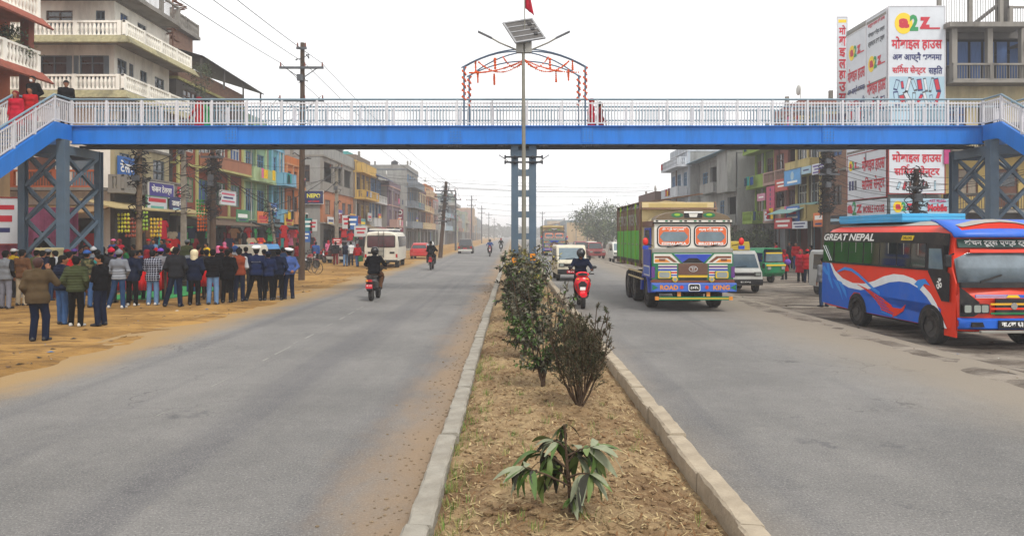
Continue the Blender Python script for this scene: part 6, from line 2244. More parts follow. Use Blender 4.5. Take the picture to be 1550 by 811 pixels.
rail_obj(ph, 4.0, 'balustrade', CONC, (.45, .55, 15.5), h=.8)
aw = roofplane(D, [(.6, -1.4, 13.35), (11.4, -1.6, 13.0), (11.2, 2.6, 14.3), (.6, 2.6, 14.5)], M('awning_black', '#26272b', .7, var=.3), 'roof_awning', .05)
for x, y, z in ((.8, -1.2, 13.3), (4.2, -1.3, 13.25), (7.6, -1.35, 13.15), (11.1, -1.4, 13.0)):
 MB().box(x - .05, x + .05, y - .05, y + .05, 9.8 if y < -2 else 11.96, z).build('awning_post', CONCD, D)
def row(side, Y0, Y1, X, hs, fm, sm, trim, seed, label, bal='mix', frame='wood', parapet=.6, tank=False, name='town_house', roofm=None, D_=9, side_holes=()):
 """an ordinary town house of the row"""
 r = random.Random(seed)
 W_ = Y1 - Y0 - .06
 fl = []
 nb = max(2, round(W_ / 2.6))
 bw = W_ / nb
 for i, h in enumerate(hs):
  f = dict(h=h, frame=frame)
  hol = []
  for j in range(nb):
   x0 = j * bw
   if i == 0:
    k = r.random()
    hol.append((x0 + .25, x0 + bw - .2, 0, h - .5, 'dark' if k < .7 else 'shutter', r.choice(['grey', 'blue', 'green'])))
   else:
    k = r.random()
    if k < .25 and bal:
     hol.append((x0 + .3, x0 + bw - .3, .1, h - .45, 'dark'))
    else:
     ww = min(bw - .6, 1.7)
     c = x0 + bw / 2
     hol.append((c - ww / 2, c + ww / 2, .8, h - .55, 'win', frame))
  f['holes'] = hol
  if i == 0:
   f['mat'] = CONCD
  else:
   f['pil'] = (nb + 1, trim, .22) if r.random() < .6 else None
   if bal and (r.random() < .75 or bal == 'all'):
    a, c = (0, W_) if r.random() < .6 else (0, W_ * .55)
    f['balcony'] = (a, c, .9 if r.random() < .7 else 1.2, r.choice(['solid', 'solid', 'bars', 'balustrade']) if bal != 'bars' else 'bars', trim)
  fl.append(f)
 loc, rz = ((X, Y0, 0), HL) if side == 'L' else ((X, Y1, -.1), HR)
 b = building(label, loc, rz, W_, D_, fl, fm, sm, 'low' if side == 'L' else 'high', slabm=trim, parapet=parapet, tank=tank, seed=seed, name=name, roofm=roofm, side_holes=side_holes)
 top = b['top']
 for k in range(r.randrange(2, 5)):
  x, y = r.uniform(.3, W_ - .3), r.choice([.15, 2.5, 5])
  MB().box(x - .13, x + .13, y, y + .26, top + .165, top + r.uniform(1.1, 1.9)).build('roof_column', CONC, b)
 if r.random() < .6:
  x = r.uniform(1, W_ - 1)
  d = MB().bar((x, 1, top + .1), (x, 1, top + 2.0), .05, .05)
  d.ell((x, .85, top + 2.0), (.42, .12, .42), 12, 6)
  d.build('satellite_dish', FRAMES['white'], b, True)
 for k in range(2):
  x = r.uniform(.1, W_ - .1)
  MB().cyl((x, -.06), 'z', .045, .2, top, 6).build('drain_pipe', FRAMES[r.choice(['white', 'grey', 'brown'])], b)
 for i in range(1, len(hs)):
  if r.random() < .75:
   z = sum(hs[:i])
   for k in range(r.randrange(1, 4)):
    x, w = r.uniform(.3, W_ - 1.2), r.uniform(.4, .9)
    MB().box(x, x + w, -1.26, -1.22, z + .25, z + r.uniform(.8, 1.1)).build('hung_cloth', CL[r.choice(['red', 'blue', 'white', 'pink', 'teal', 'maroon', 'yellow', 'denim', 'palegrey'])], b)
 return b
pc = lambda k, c: plaster(k, c)
row('L', 56.7, 62, -20.6, [3.3, 3.1, 2.9, 1.6], pc('seagreen', '#7c9a80'), CONC, pc('palegreen', '#a3b98c'), 11, 'pale green house with a projecting balcony next to the brick panels', tank=True, frame='blue')
row('L', 62.1, 65.4, -20.2, [3.3, 3.1, 3.0], pc('turquoise', '#4f8d96'), CONC, pc('skyblue', '#6fa3bd'), 12, 'narrow turquoise house with sky blue trim', frame='blue')
row('L', 65.5, 69.3, -20.0, [3.2, 3.1, 2.2], pc('bright_orange', '#b8682c'), CONC, pc('peach', '#bb8258'), 13, 'narrow orange house squeezed beside the grey concrete block', frame='brown')
H = building('grey bare concrete building with dark open terraces carrying the yellow lettered sign', (-17.8, 69.5, 0), HL, 13.4, 9, [
 dict(h=3.3, holes=[(.5, 3.3, 0, 2.8, 'dark'), (3.8, 6.6, 0, 2.8, 'dark'), (7, 9.8, 0, 2.8, 'dark'), (10.2, 13, 0, 2.8, 'shutter')], mat=CONCD),
 dict(h=3.1, holes=[(1, 3, .9, 2.3), (4.5, 6.5, .9, 2.3), (8, 9.6, .2, 2.3), (10.6, 12.6, .9, 2.3)], mat=pc('salmon', '#a86a44'), balcony=(5, 13.4, .9, 'bars', FRAMES['red'])),
 dict(h=3.2, holes=[(.6, 4.2, .9, 2.8, 'dark'), (4.8, 8.2, .9, 2.8, 'dark'), (9, 12.6, .9, 2.8, 'dark')], mat=CONC)], CONC, GREYW, slabm=CONC, parapet=1.0, roofm=GREYW, seed=14,
 side_holes=[(1.2, 2.6, 7.2, 8.8, 'wood'), (4, 6, 7.2, 8.8, 'wood')])
row('L', 83.0, 91.5, -17.6, [3.3, 3.0, 3.0, 1.2], pc('umber', '#75675a'), GREYW, pc('yellow', '#bd9a4c'), 15, 'brown grey house with yellow window surrounds', tank=True, frame='yellow')
I2 = row('L', 91.6, 101, -17.9, [3.3, 3.0, 3.2], pc('steelblue', '#3f5f86'), CREAMW, pc('whitewash', '#b5b6b4'), 16, 'blue fronted house under a blue sheet metal roof', frame='blue', parapet=0)
roofplane(I2, [(-.6, -1.6, 9.5), (9.9, -1.6, 9.5), (9.9, 6, 12.2), (-.6, 6, 12.2)], M('blue_sheet_roof', '#2a559f', .5, var=.2, dirt='#5d6470', damt=.4), 'sheet_roof')
row('L', 101, 112, -22.5, [3.3, 3.2, 3.2, 2.6], pc('teal', '#3f938a'), pc('teal2', '#5fa39b'), pc('tealtrim', '#4aa596'), 17, 'turquoise tower house rising behind the blue metal roof', parapet=1.2, frame='white')
row('L', 101.2, 111.8, -16.9, [3.3, 3.0, 2.6], pc('mauve', '#6b5a66'), CONC, pc('pinkish', '#a8877c'), 18, 'mauve house with pink trim below the turquoise tower', tank=True, frame='brown')
row('L', 112, 125, -15.9, [3.3, 3.1, 3.1, 2.6], pc('cementgrey', '#84837f'), GREYW, pc('slate', '#6c747c'), 19, 'tall cement grey house with water pipes on its roof', frame='blue', tank=True)
row('L', 125, 135, -15.8, [3.3, 3.0, 3.0], pc('plum', '#54303c'), CONC, pc('cream2', '#b8a680'), 20, 'plum coloured house carrying a tall maroon sign')
row('L', 135, 148, -15.8, [3.3, 3.0, 3.0, 1.5], pc('pumpkin', '#b46a2e'), CONC, pc('sand', '#b59a78'), 21, 'pumpkin orange house far along the left row', tank=True)
row('L', 148, 160, -16.0, [3.3, 3.0, 2.8], pc('rose', '#a06a68'), CONC, pc('grey3', '#8a8a88'), 22, 'rose pink house beyond the orange one')
gant = row('L', 172, 190, -15.4, [3.3, 3.0, 2.6], pc('icewhite', '#b4bcc2'), GREYW, pc('icetrim', '#8ea3b0'), 23, 'pale house with a wide flat roof slab beside the leaning pole', parapet=0)
MB().box(-.8, 18.6, -2.2, 3, 9.1, 9.8).build('roof_slab', GREYW, gant)
far_cols = ['#8f8378', '#7f8a8c', '#9a7a5c', '#a39a84', '#6f7f86', '#8f6f66', '#7a8a74', '#a58a5e']
adj = ['ash', 'slate', 'tan', 'sand', 'blue grey', 'dusty rose', 'sage', 'ochre']
y = 191.0
rr = random.Random(31)
for i in range(13):
 w = rr.uniform(12, 19)
 k = rr.randrange(8)
 n = rr.choice([2, 3, 3, 4])
 row('L', y, y + w, -15.4 - rr.uniform(0, 1.6), [3.3] + [3.0] * (n - 1), pc('far%d' % k, far_cols[k]), pc('farside%d' % ((k + 3) % 8), far_cols[(k + 3) % 8]), pc('far%d' % ((k + 5) % 8), far_cols[(k + 5) % 8]), 40 + i,
  ('%s coloured %s storey house, number %s beyond the wide roof slab in the left haze' % (adj[k], {2: 'two', 3: 'three', 4: 'four'}[n], ['one', 'two', 'three', 'four', 'five', 'six', 'seven', 'eight', 'nine', 'ten', 'eleven', 'twelve', 'thirteen'][i])).replace(', number', ',').replace(' in the left haze', ' on the left'), bal=None if i > 6 else 'mix')
 y += w + rr.choice([0, 0, 3])
# --- right side
AZ = building('tall corner building wrapped in red lettered mobile shop banners', (20.32, 44.7, -.18), HR, 4.75, 2.85, [
 dict(h=3.4, holes=[(.3, 2.2, 0, 2.9, 'dark'), (2.6, 4.5, 0, 2.9, 'dark')], mat=CONCD),
 dict(h=3.8, holes=[(1, 2.4, 1.0, 2.6)]), dict(h=3.6, holes=[(1, 2.4, 1.0, 2.6)]), dict(h=3.5, holes=[(1, 2.4, 1.0, 2.4)])], GREYW, GREYW, 'high', parapet=.2, seed=50, inset=1.6)
BD = building('grey balcony building with blue curtains right of the banner tower', (23.45, 40.4, -.18), 0, 10, 8, [
 dict(h=3.6, holes=[(.3, 3.0, 0, 3.0, 'dark'), (3.4, 6.2, 0, 3.0, 'dark'), (6.6, 9.6, 0, 3.0, 'dark')], mat=CONCD),
 dict(h=3.3, holes=[(.4, 2.0, .9, 2.4), (2.6, 4.2, .3, 2.4, 'door', 'brown'), (5, 7, .9, 2.4), (7.6, 9.4, .9, 2.4)], mat=plaster('ochre', '#b29a5e'), balcony=(0, 10, 1.0, 'bars', CONCD), frame='brown'),
 dict(h=3.6, holes=[(.15, 1.35, .9, 2.6, 'win', 'brown'), (2.0, 3.4, .1, 2.7, 'dark'), (4.2, 5.4, .9, 2.5, 'win', 'brown'), (6.2, 9, .9, 2.5, 'win', 'brown')], balcony=(0, 10, 1.0, 'bars', CONCD), mat=plaster('paleochre', '#b8ab86')),
 dict(h=3.1, holes=[(.3, 5.6, .1, 2.6, 'dark'), (6, 9, .1, 2.5, 'dark')], balcony=(0, 10, 1.1, 'bars', CONC), mat=CONCD)], CONCD, CONC, slabm=CONC, parapet=0, seed=51)
for k in range(7):
 MB().box(.35 + k * .72, .35 + k * .72 + .55, .3, .34, 10.75, 13.0).build('blue_curtain', CURT[3], BD)
for x in (.0, 1.9, 3.7, 5.6):
 MB().box(x + .05, x + .33, -.9, -.62, 10.64, 13.5).build('column', CONC, BD)
roofplane(BD, [(-.3, -1.3, 13.65), (3.8, -1.3, 13.65), (3.8, 3, 13.8), (-.3, 3, 13.8)], CONC, 'roof_edge', .25)
roofplane(BD, [(3.9, -1.4, 12.6), (10.3, -1.4, 13.4), (10.3, 2, 13.4), (3.9, 2, 12.6)], CONCD, 'sloping_canopy', .12)
rl = rail_obj(BD, 6.0, 'bars', CONC, (3.8, .2, 13.42), h=1.5)
rail_obj(BD, 3.6, 'bars', CONC, (0, .4, 14.0), h=1.6)
st = MB().bar((2.0, .9, 13.9), (3.9, .9, 15.4), .5, .12)
st.box(3.7, 4.1, .6, 1.2, 13.4, 15.7)
st.build('roof_stair', CONCD, BD)
blue = MB().box(8.2, 8.9, -1.6, -1.5, 6.5, 10.5).build('blue_panel', M('blue_cladding', '#2f7ab4', .5, var=.1), BD)
P0 = building('bare brick walled house beside the lower mobile shop banners', (21.2, 50, -.15), HR, 5.1, 8, [
 dict(h=3.3, holes=[(.4, 3.2, 0, 2.7, 'shutter', 'blue')]), dict(h=3.2, holes=[(1.0, 2.4, 1, 2.3)]), dict(h=2.9, holes=[(1.0, 2.4, 1, 2.3)])], BRICKM, BRICKM, 'high', parapet=.3, seed=52, roofm=BRICKM)
row('R', 50.1, 54.6, 21.0, [3.3, 3.2, 3.2, .8], pc('dark_umber', '#5a4a40'), REDW, pc('cream_yellow', '#b8a872'), 53, 'cream yellow trimmed house with pale blue balcony boards', bal='all', frame='white')
row('R', 54.7, 60.2, 21.3, [3.3, 3.0, 3.0, 2.2], pc('brickpink', '#8d5a50'), REDW, pc('pinkgrey', '#a1867c'), 54, 'pink brick house behind the light blue hoarding', bal='all', frame='brown')
row('R', 60.3, 65.2, 21.5, [3.3, 3.0, 3.0, .9], pc('leafgreen', '#5a6a3a'), CONC, pc('lime', '#7f9a3e'), 55, 'lime green balcony house next to the tall grey blank wall', tank=True, bal='all', frame='brown')
Q = building('tall grey concrete house with a blank stained wall and bay balcony', (20.1, 79, -.1), HR, 13, 2.3, [
 dict(h=3.2, holes=[(1, 4, 0, 2.6, 'dark'), (5, 8, 0, 2.6, 'dark'), (9, 12, 0, 2.6, 'dark')], mat=CONC),
 dict(h=3.2, holes=[(1, 3, .9, 2.4, 'win', 'blue'), (4, 6, .9, 2.4, 'win', 'blue'), (7.5, 9, .9, 2.4, 'win', 'blue'), (10, 12.6, .2, 2.6, 'dark')], balcony=(0, 13, 1.0, 'solid', GREYW, .8)),
 dict(h=3.3, holes=[(1, 3, .9, 2.4, 'win', 'blue'), (4, 8, .1, 2.7, 'dark'), (8.8, 10, .9, 2.6, 'win', 'blue'), (10.8, 12.2, .9, 2.6, 'win', 'blue')], balcony=(3.5, 8.5, 1.0, 'solid', GREYW, .8))], GREYW, GREYW, 'high', slabm=GREYW, parapet=.5, seed=56, inset=1.2)
MB().box(9.6, 13.02, -.9, -.13, 6.2, 9.9).build('bay', GREYW, Q)
roofplane(Q, [(-.4, -1.4, 9.95), (13.2, -1.4, 9.95), (13.2, 2.4, 10.3), (-.4, 2.4, 10.3)], M('blue_roof_edge', '#6d8ea2', .6, var=.2), 'roof')
row('R', 79.3, 88, 18.9, [3.3, 3.2, 3.2, 1.6], pc('bluewhite', '#a9b0b8'), GREYW, pc('bluewhite2', '#b9bec4'), 57, 'blue white house with a jutting roof balcony behind the truck', tank=True, bal='all', frame='blue')
row('R', 88.5, 100, 17.2, [3.2, 3.0], pc('brownbrick', '#5c4038'), REDW, pc('browntrim', '#7a6152'), 58, 'low brown brick building showing above the truck body', parapet=1.2)
y = 104.0
y = 235.0
for i in range(5):
 w = rr.uniform(18, 30)
 k = rr.randrange(8)
 row('R', y, y + w, 17 + rr.uniform(0, 2), [3.3] + [3.0] * rr.choice([1, 2, 2]), pc('far%d' % k, far_cols[k]), pc('farside%d' % ((k + 3) % 8), far_cols[(k + 3) % 8]), pc('far%d' % ((k + 5) % 8), far_cols[(k + 5) % 8]), 70 + i,
  '%s coloured house, %s beyond the low brown building on the right' % (adj[k], ['one', 'two', 'three', 'four', 'five', 'six', 'seven', 'eight', 'nine'][i]), bal=None)
 y += w + rr.choice([0, 6, 14])
# ---------------------------------------------------------------- signs and banners
SW = M('banner_white', '#c9ced4', .65, var=.05, scale=.6, dirt='#9aa0a4', damt=.3)
SB = M('banner_paleblue', '#9fbccb', .65, var=.12, scale=.4)
RD2, NV2 = M('print_red', '#b81e33', .6, var=0), M('print_navy', '#262d63', .6, var=0)
GR2, YL2, GY2 = M('print_green', '#1d8a4c', .6, var=0), M('print_yellow', '#e3c21c', .6, var=0), M('print_grey', '#4a4e55', .6, var=0)
def az_logo(t, w, h, cx, cz, k, ybase=-.012):
 """yellow disc with red a, green 2, red z and its long underline; k = logo height"""
 MB().prism([(cx - .62 * k + .52 * k * math.cos(2 * PI * i / 28), cz + .62 * k * math.sin(2 * PI * i / 28)) for i in range(28)], 'y', ybase, -.001).build('logo_disc', YL2, t)
 lettering('a', .62 * k, .58 * k, RD2, t, (cx - .60 * k, ybase - .004, cz), bold=.06)
 lettering('2', .50 * k, .95 * k, GR2, t, (cx - .02 * k, ybase - .004, cz + .03 * k), bold=.05)
 lettering('z', .62 * k, .66 * k, RD2, t, (cx + .62 * k, ybase - .004, cz + .04 * k), bold=.05)
 MB().box(cx + .35 * k, cx + 1.5 * k, ybase - .006, ybase - .001, cz - .34 * k, cz - .24 * k).build('logo_underline', RD2, t)
def reph(t, x, z, s, m, y=-.014):
 lettering('c', s * .8, s, m, t, (x, y, z), rot=(0, R(40), 0), bold=.03, name='reph_mark')
def phones(t, w, zc, n, seed, h):
 r = random.Random(seed)
 for i in range(n):
  x = -w * .42 + w * .84 * (i + .5) / n
  a = r.uniform(-.5, .5)
  ww, hh = r.uniform(.10, .2) * h, r.uniform(.3, .62) * h
  c, s_ = math.cos(a), math.sin(a)
  q = [(x + px * c - pz * s_, zc + px * s_ + pz * c) for px, pz in ((-ww, -hh), (ww, -hh), (ww, hh), (-ww, hh))]
  MB().prism(q, 'y', -.010, -.001).build('printed_phone', GY2 if r.random() < .6 else NV2, t)
  q2 = [(x + px * c - pz * s_, zc + px * s_ + pz * c) for px, pz in ((-ww * .75, -hh * .7), (ww * .75, -hh * .7), (ww * .75, hh * .8), (-ww * .75, hh * .8))]
  MB().prism(q2, 'y', -.013, -.0105).build('printed_screen', (SB, RD2, SW)[i % 3], t)
Yc = 39.7
w, h = 2.97, 8.3
big = sign('largest banner on the tower facing the camera with red lettering under a yellow disc logo', ((1387.7 - 775) * Yc / 1120, Yc, 14.45 - h / 2), w, h, 0, SW, frame=RAILW, name='banner')
az_logo(big, w, h, -.14, h / 2 - .9, .92)
lettering('मोबाइल हाउस', 2.72, .76, RD2, big, (0, -.014, h / 2 - 1.98), bold=.032)
lettering('अब आफ्नै भवनमा', 2.65, .55, NV2, big, (0.02, -.014, h / 2 - 2.72), bold=.03)
lettering('सिमस सेन्टर', 1.8, .52, RD2, big, (-.42, -.014, h / 2 - 3.42), bold=.032)
reph(big, -.82, h / 2 - 3.14, .14, RD2)
lettering('सहित', .75, .52, NV2, big, (1.0, -.014, h / 2 - 3.42), bold=.032)
MB().box(-w / 2, w / 2, -.004, -.001, -h / 2, h / 2 - 3.75).build('printed_panel', SB, big)
phones(big, w, h / 2 - 4.2, 8, 3, .7)
phones(big, w, h / 2 - 4.95, 8, 5, .75)
for i, (Y0, Y1, zt, lab) in enumerate(((39.9, 42.15, 14.4, 'slanted roadside banner nearest the tower corner with repeated red and grey lettering'), (42.25, 44.6, 14.1, 'second slanted roadside banner at the far edge of the tower'))):
 w_, h_ = Y1 - Y0, 8.0
 b = sign(lab, (20.2, (Y0 + Y1) / 2, zt - h_ / 2), w_, h_, HR, SW, frame=RAILW, name='banner')
 o = 0
 if i == 0:
  lettering('सम्पूर्ण सामान एकै ठाउँमा', w_ * .85, .3, RD2, b, (0, -.014, h_ / 2 - .4), bold=.03)
  for k, tx in enumerate(('मोबाइल किन्दा उपहार', 'ल्यापटप तथा ट्याब')):
   lettering(tx, w_ * .82, .36, GY2, b, (0, -.014, h_ / 2 - .95 - k * .55), bold=.03)
  o = 1.5
 az_logo(b, w_, h_, -.1, h_ / 2 - 1.1 - o, .72)
 lettering('मोबाइल हाउस', w_ * .92, .95, RD2, b, (0, -.014, h_ / 2 - 2.45 - o), bold=.032)
 if i:
  lettering('अब आफ्नै भवनमा', w_ * .9, .55, NV2, b, (0, -.014, h_ / 2 - 3.4 - o), bold=.03)
  lettering('सिमस सेन्टर', w_ * .6, .55, RD2, b, (-w_ * .16, -.014, h_ / 2 - 4.15 - o), bold=.032)
  lettering('सहित', w_ * .26, .55, NV2, b, (w_ * .32, -.014, h_ / 2 - 4.15 - o), bold=.032)
 phones(b, w_, h_ / 2 - (3.5 if i == 0 else 4.9) - o, 6, 9 + i, .9)
vb = sign('narrow upright banner at the rear edge of the tower with red letters one below another', ((1275 - 775) * 46.9 / 1120, 46.9, 12.1), .58, 7.8, 0, SW, frame=RAILW, name='banner')
for k, tx in enumerate(('मो', 'बा', 'इ', 'ल', 'हा', 'उ', 'स')):
 lettering(tx, .44, .6, RD2, vb, (0, -.014, 3.1 - k * .72), bold=.032)
MB().box(-.25, .25, -.006, -.001, -2.9, -2.2).build('printed_panel', NV2, vb)
MB().box(-.25, .25, -.006, -.001, 3.55, 3.75).build('printed_panel', YL2, vb)
# lower banners, seen under the footbridge
FRD = M('frame_red', '#a03038', .6)
lb = sign('lower wide banner under the bridge facing the camera with two lines of red lettering', ((1387.7 - 775) * 39.6 / 1120, 39.6, 5.65), 2.97, 2.42, 0, SW, frame=FRD, name='banner')
lettering('मोबाइल हाउस', 2.65, .66, RD2, lb, (0, -.014, .70), bold=.032)
lettering('सिमस सेन्टर', 2.45, .64, RD2, lb, (0, -.014, -.06), bold=.032)
reph(lb, -.48, .27, .17, RD2)
phones(lb, 2.7, -.8, 7, 21, .45)
lb2 = sign('lower slanted roadside banner under the bridge with disc logo and red lettering', (20.18, 42.2, 5.6), 4.6, 2.6, HR, SW, frame=FRD, name='banner')
az_logo(lb2, 5, 2.6, -1.55, .7, .5)
lettering('मोबाइल हाउस', 2.6, .95, RD2, lb2, (.85, -.014, .6), bold=.032)
lettering('सिमस सेन्टर', 2.6, .95, RD2, lb2, (.85, -.014, -.55), bold=.032)
for k in range(3):
 MB().box(-2.1 + k * .36, -1.85 + k * .36, -.01, -.001, -.75, -.2).build('printed_phone', NV2 if k < 2 else GY2, lb2)
s3 = sign('lowest roadside strip sign above the bus with green and red logo', (20.16, 42.2, 3.75), 4.6, .85, HR, SW, name='signboard')
lettering('a', .7, .5, RD2, s3, (-1.9, -.014, -.02), bold=.06)
lettering('2', .5, .8, GR2, s3, (-1.35, -.018, .02), bold=.032)
lettering('z', .7, .5, RD2, s3, (-.75, -.014, -.02), bold=.032)
lettering('MOBILE HOUSE', 2.4, .42, RD2, s3, (.95, -.014, -.08), bold=.032)
s4 = sign('lowest pale blue strip sign above the bus roof with disc logo and bold red word', ((1392 - 775) * 39.55 / 1120, 39.55, 3.72), 3.1, .9, 0, SB, name='signboard')
az_logo(s4, 3, .9, -.85, 0, .5)
lettering('Mobile', 1.05, .42, RD2, s4, (.95, -.014, -.05), bold=.06)
lettering('A2Z Mobile', .9, .16, M('print_pink', '#b8407a', .6, var=0), s4, (.95, -.014, .32), bold=.03)
sign('small purple poster at the right edge of the lower banner', ((1434 - 775) * 39.5 / 1120, 39.5, 6.4), .32, .8, 0, M('print_magenta', '#a8306c', .6), name='poster', cat='poster')
def bars(n, cols, w=.8, top=.3, hh=.14):
 """illegible print: rows of coloured strokes"""
 out = []
 for i in range(n):
  out.append((0, top - i * (hh * 2.1), w * (1 - .25 * (i % 2)), hh, cols[i % len(cols)]))
 return out
# left row
sign('blue banner with tall white characters on the lower floor of the cream house', (-20.75, 39.85, 5.75), 1.7, 1.3, HL, M('banner_blue', '#1d5fa8', .6, var=.1), [('टेलर', WHITE, 0, .1, .8, .5, .03)], shapes=bars(1, [WHITE], .6, -.36, .1), name='banner')
sign('purple tailor signboard with white lettering above the cream shop awning', (-19.62, 41.45, 4.72), 2.9, .72, HL, M('sign_purple', '#3b3288', .55, var=.05), [('फेसन टेलर्स', WHITE, 0, 0, .82, .72, .03)], frame=FRAMES['white'])
sign('white picture signboard below the purple tailor sign', (-19.60, 40.9, 3.95), 2.3, .72, HL, SW, shapes=bars(2, [RD2, M('print_teal', '#5aa39a', .6)], .86, .25, .28), frame=FRAMES['green'])
sign('navy signboard with white characters right of the white picture sign', (-19.58, 43.5, 3.98), 2.2, .85, HL, M('sign_navy', '#232c62', .55), [('डाइनेस', WHITE, 0, .12, .85, .5, .03)], shapes=bars(1, [SB], .7, -.3, .14))
sign('small red square sign right of the purple tailor board', (-19.6, 43.9, 4.75), .85, .6, HL, M('sign_red', '#b02a38', .55), shapes=bars(2, [WHITE], .7, .2, .16))
aw = MB().prism([(0, 0), (1.7, -.42), (1.7, -.47), (0, -.06)], 'y', -2.9, 8.4).build('awning', M('awning_cream', '#a59468', .85, var=.15, dirt='#6d6044', damt=.5), loc=(-20.7, 38.3, 3.95))
tag(aw, 'long cream sheet awning over the shops of the cream house', 'awning')
sign('pink and white signboard hung over the brown sheet awning', (-19.4, 50.6, 4.75), 2.7, .9, HL, SW, shapes=bars(3, [M('print_pink2', '#c0506a', .6), NV2], .85, .28, .13), frame=FRAMES['white'])
n5 = sign('dark blue board with big yellow lettering on the grey concrete side wall', ((475 - 775) * 69.3 / 1120, 69.25, 5.75), 1.75, 1.2, 0, M('sign_darkblue', '#1b2250', .5), [('NEPO', M('letter_paleyellow', '#e3dd5a', .6, var=0), 0, .12, .72, .34, .04)], frame=FRAMES['white'], shapes=bars(1, [RD2], .6, -.32, .1))
MB().prism([(.78 * math.cos(2 * PI * k / 28), .14 + .34 * math.sin(2 * PI * k / 28)) for k in range(28)], 'y', -.006, -.001).build('oval_outline', M('print_oval', '#4a5aa0', .6, var=0), n5)
MB().prism([(.75 * math.cos(2 * PI * k / 28), .14 + .31 * math.sin(2 * PI * k / 28)) for k in range(28)], 'y', -.009, -.0065).build('oval_field', M('sign_darkblue', '#1b2250', .5), n5)
ms = sign('tall maroon upright sign with a white ring far down the left row', ((605.5 - 775) * 111 / 1120, 111, 4.4), 1.0, 3.4, 0, M('sign_maroon', '#7a1c3c', .55), shapes=[(0, .36, 'disc', .1, WHITE), (0, .36, 'disc', .065, M('sign_maroon', '#7a1c3c', .55))] + [(0, .12 - .12 * k, .5, .05, WHITE) for k in range(5)])
rs = random.Random(77)
cols = dict(red='#b3262c', blue='#2560a8', white='#c4c6c4', green='#2c7a4e', yellow='#d0a828', purple='#4b3a8c', orange='#cf6a24', teal='#2f8486')
spots = [(47.2, -19.3, 3.75, 'over the first shop of the yellow green house'), (53.6, -19.5, 3.6, 'over the far shop of the yellow green house'), (58.3, -19.6, 3.6, 'over the shop of the pale green house'), (60.8, -19.6, 4.3, 'on the balcony of the pale green house'),
   (63.8, -19.2, 3.5, 'over the turquoise house shop'), (67.3, -19.0, 3.5, 'over the narrow orange house shop'), (71.5, -17.5, 3.6, 'at the near end of the concrete building'), (75.0, -17.5, 4.3, 'at the middle of the concrete building'), (78.2, -17.5, 3.5, 'over the third bay of the concrete building'),
   (81.5, -17.5, 4.2, 'at the far end of the concrete building'), (85.5, -17.2, 3.6, 'over the brown grey house shop'), (89.5, -17.2, 4.4, 'upper board of the brown grey house'), (94, -17.5, 3.6, 'below the blue fronted house'), (98, -17.5, 4.6, 'high on the blue fronted house'), (104, -16.5, 3.6, 'on the mauve house'), (108.5, -16.5, 4.2, 'at the far end of the mauve house'),
   (116, -15.5, 3.6, 'on the cement grey house'), (121, -15.5, 4.6, 'high on the cement grey house'), (129, -15.4, 3.7, 'on the plum house'), (140, -15.4, 3.8, 'on the pumpkin orange house')]
ck = list(cols)
for i, (yy, xx, zz, where) in enumerate(spots):
 c = ck[(i * 3 + i // 8) % 8]
 c2 = [m for m in (WHITE, RD2, NV2, YL2) if not (c in ('white',) and m is WHITE)]
 r2 = [(0, 0, .8, .3, rs.choice(c2 if c != 'red' else [WHITE, YL2]))] + bars(1, [rs.choice(c2)], .6, -.33, .12)
 sign('%s shop signboard %s' % (c, where), (xx, yy, zz), rs.uniform(1.8, 2.9), rs.uniform(.6, 1.1), HL, M('shopsign_' + c, cols[c], .55, var=.1, dirt='#7c7466', damt=.3), shapes=r2, group='shop signboards along the street')
# free hanging boards facing the camera
for u, v, yy, w_, h_, c, lab in ((474, 341, 64, .65, 1.0, 'white', 'small white board hanging below the yellow lettered sign'), (466, 340, 64, .75, 1.1, 'teal', 'small teal board left of the small white hanging board'), (524, 336, 66, .7, 1.2, 'white', 'white upright board beside the blue one over the walkers'), (534, 337, 66, .9, 1.2, 'blue', 'blue upright board next to the white one over the walkers'),
        (546, 350, 62, 1.1, .9, 'white', 'plain white board left of the minibus roof'), (510, 365, 57, .7, .45, 'red', 'lower red and white notice fixed on the concrete pole'), (510, 372, 57, .75, .28, 'white', 'thin white notice fixed under the red one on the concrete pole'), (462, 358, 60, .8, .9, 'blue', 'blue board low beside the wooden electric pole')):
 sign(lab, ((u - 775) * yy / 1120, yy, zat(v, yy)), w_, h_, 0, M('shopsign_' + c, cols[c], .55), shapes=bars(2, [RD2 if c == 'white' else WHITE], .75, .22, .16))
po = sign('white poster with red border standing at the left edge behind the crowd', (at(2, 28.5)[0], 28.5, 2.75), 1.5, 1.75, .2, SW, shapes=[(0, .05, .5, .14, RD2), (0, -.2, .4, .1, NV2), (0, .3, .6, .1, RD2)], frame=M('frame_red', '#a03038', .6), name='poster', cat='poster')
pk = MB()
for k in range(14):
 x = k * .22
 pk.add([(x, .06 * (k % 2), 0), (x + .22, .06 * ((k + 1) % 2), 0), (x + .22, .06 * ((k + 1) % 2), 2.9), (x, .06 * (k % 2), 2.9)], [(0, 1, 2, 3)])
pko = pk.build('curtain', M('pink_curtain', '#b8688c', .9, var=.15), loc=(-20.2, 29.2, .4))
pko.modifiers.new('solid', 'SOLIDIFY').thickness = .02
tag(pko, 'pink cloth curtain hung behind the white poster at left', 'curtain')
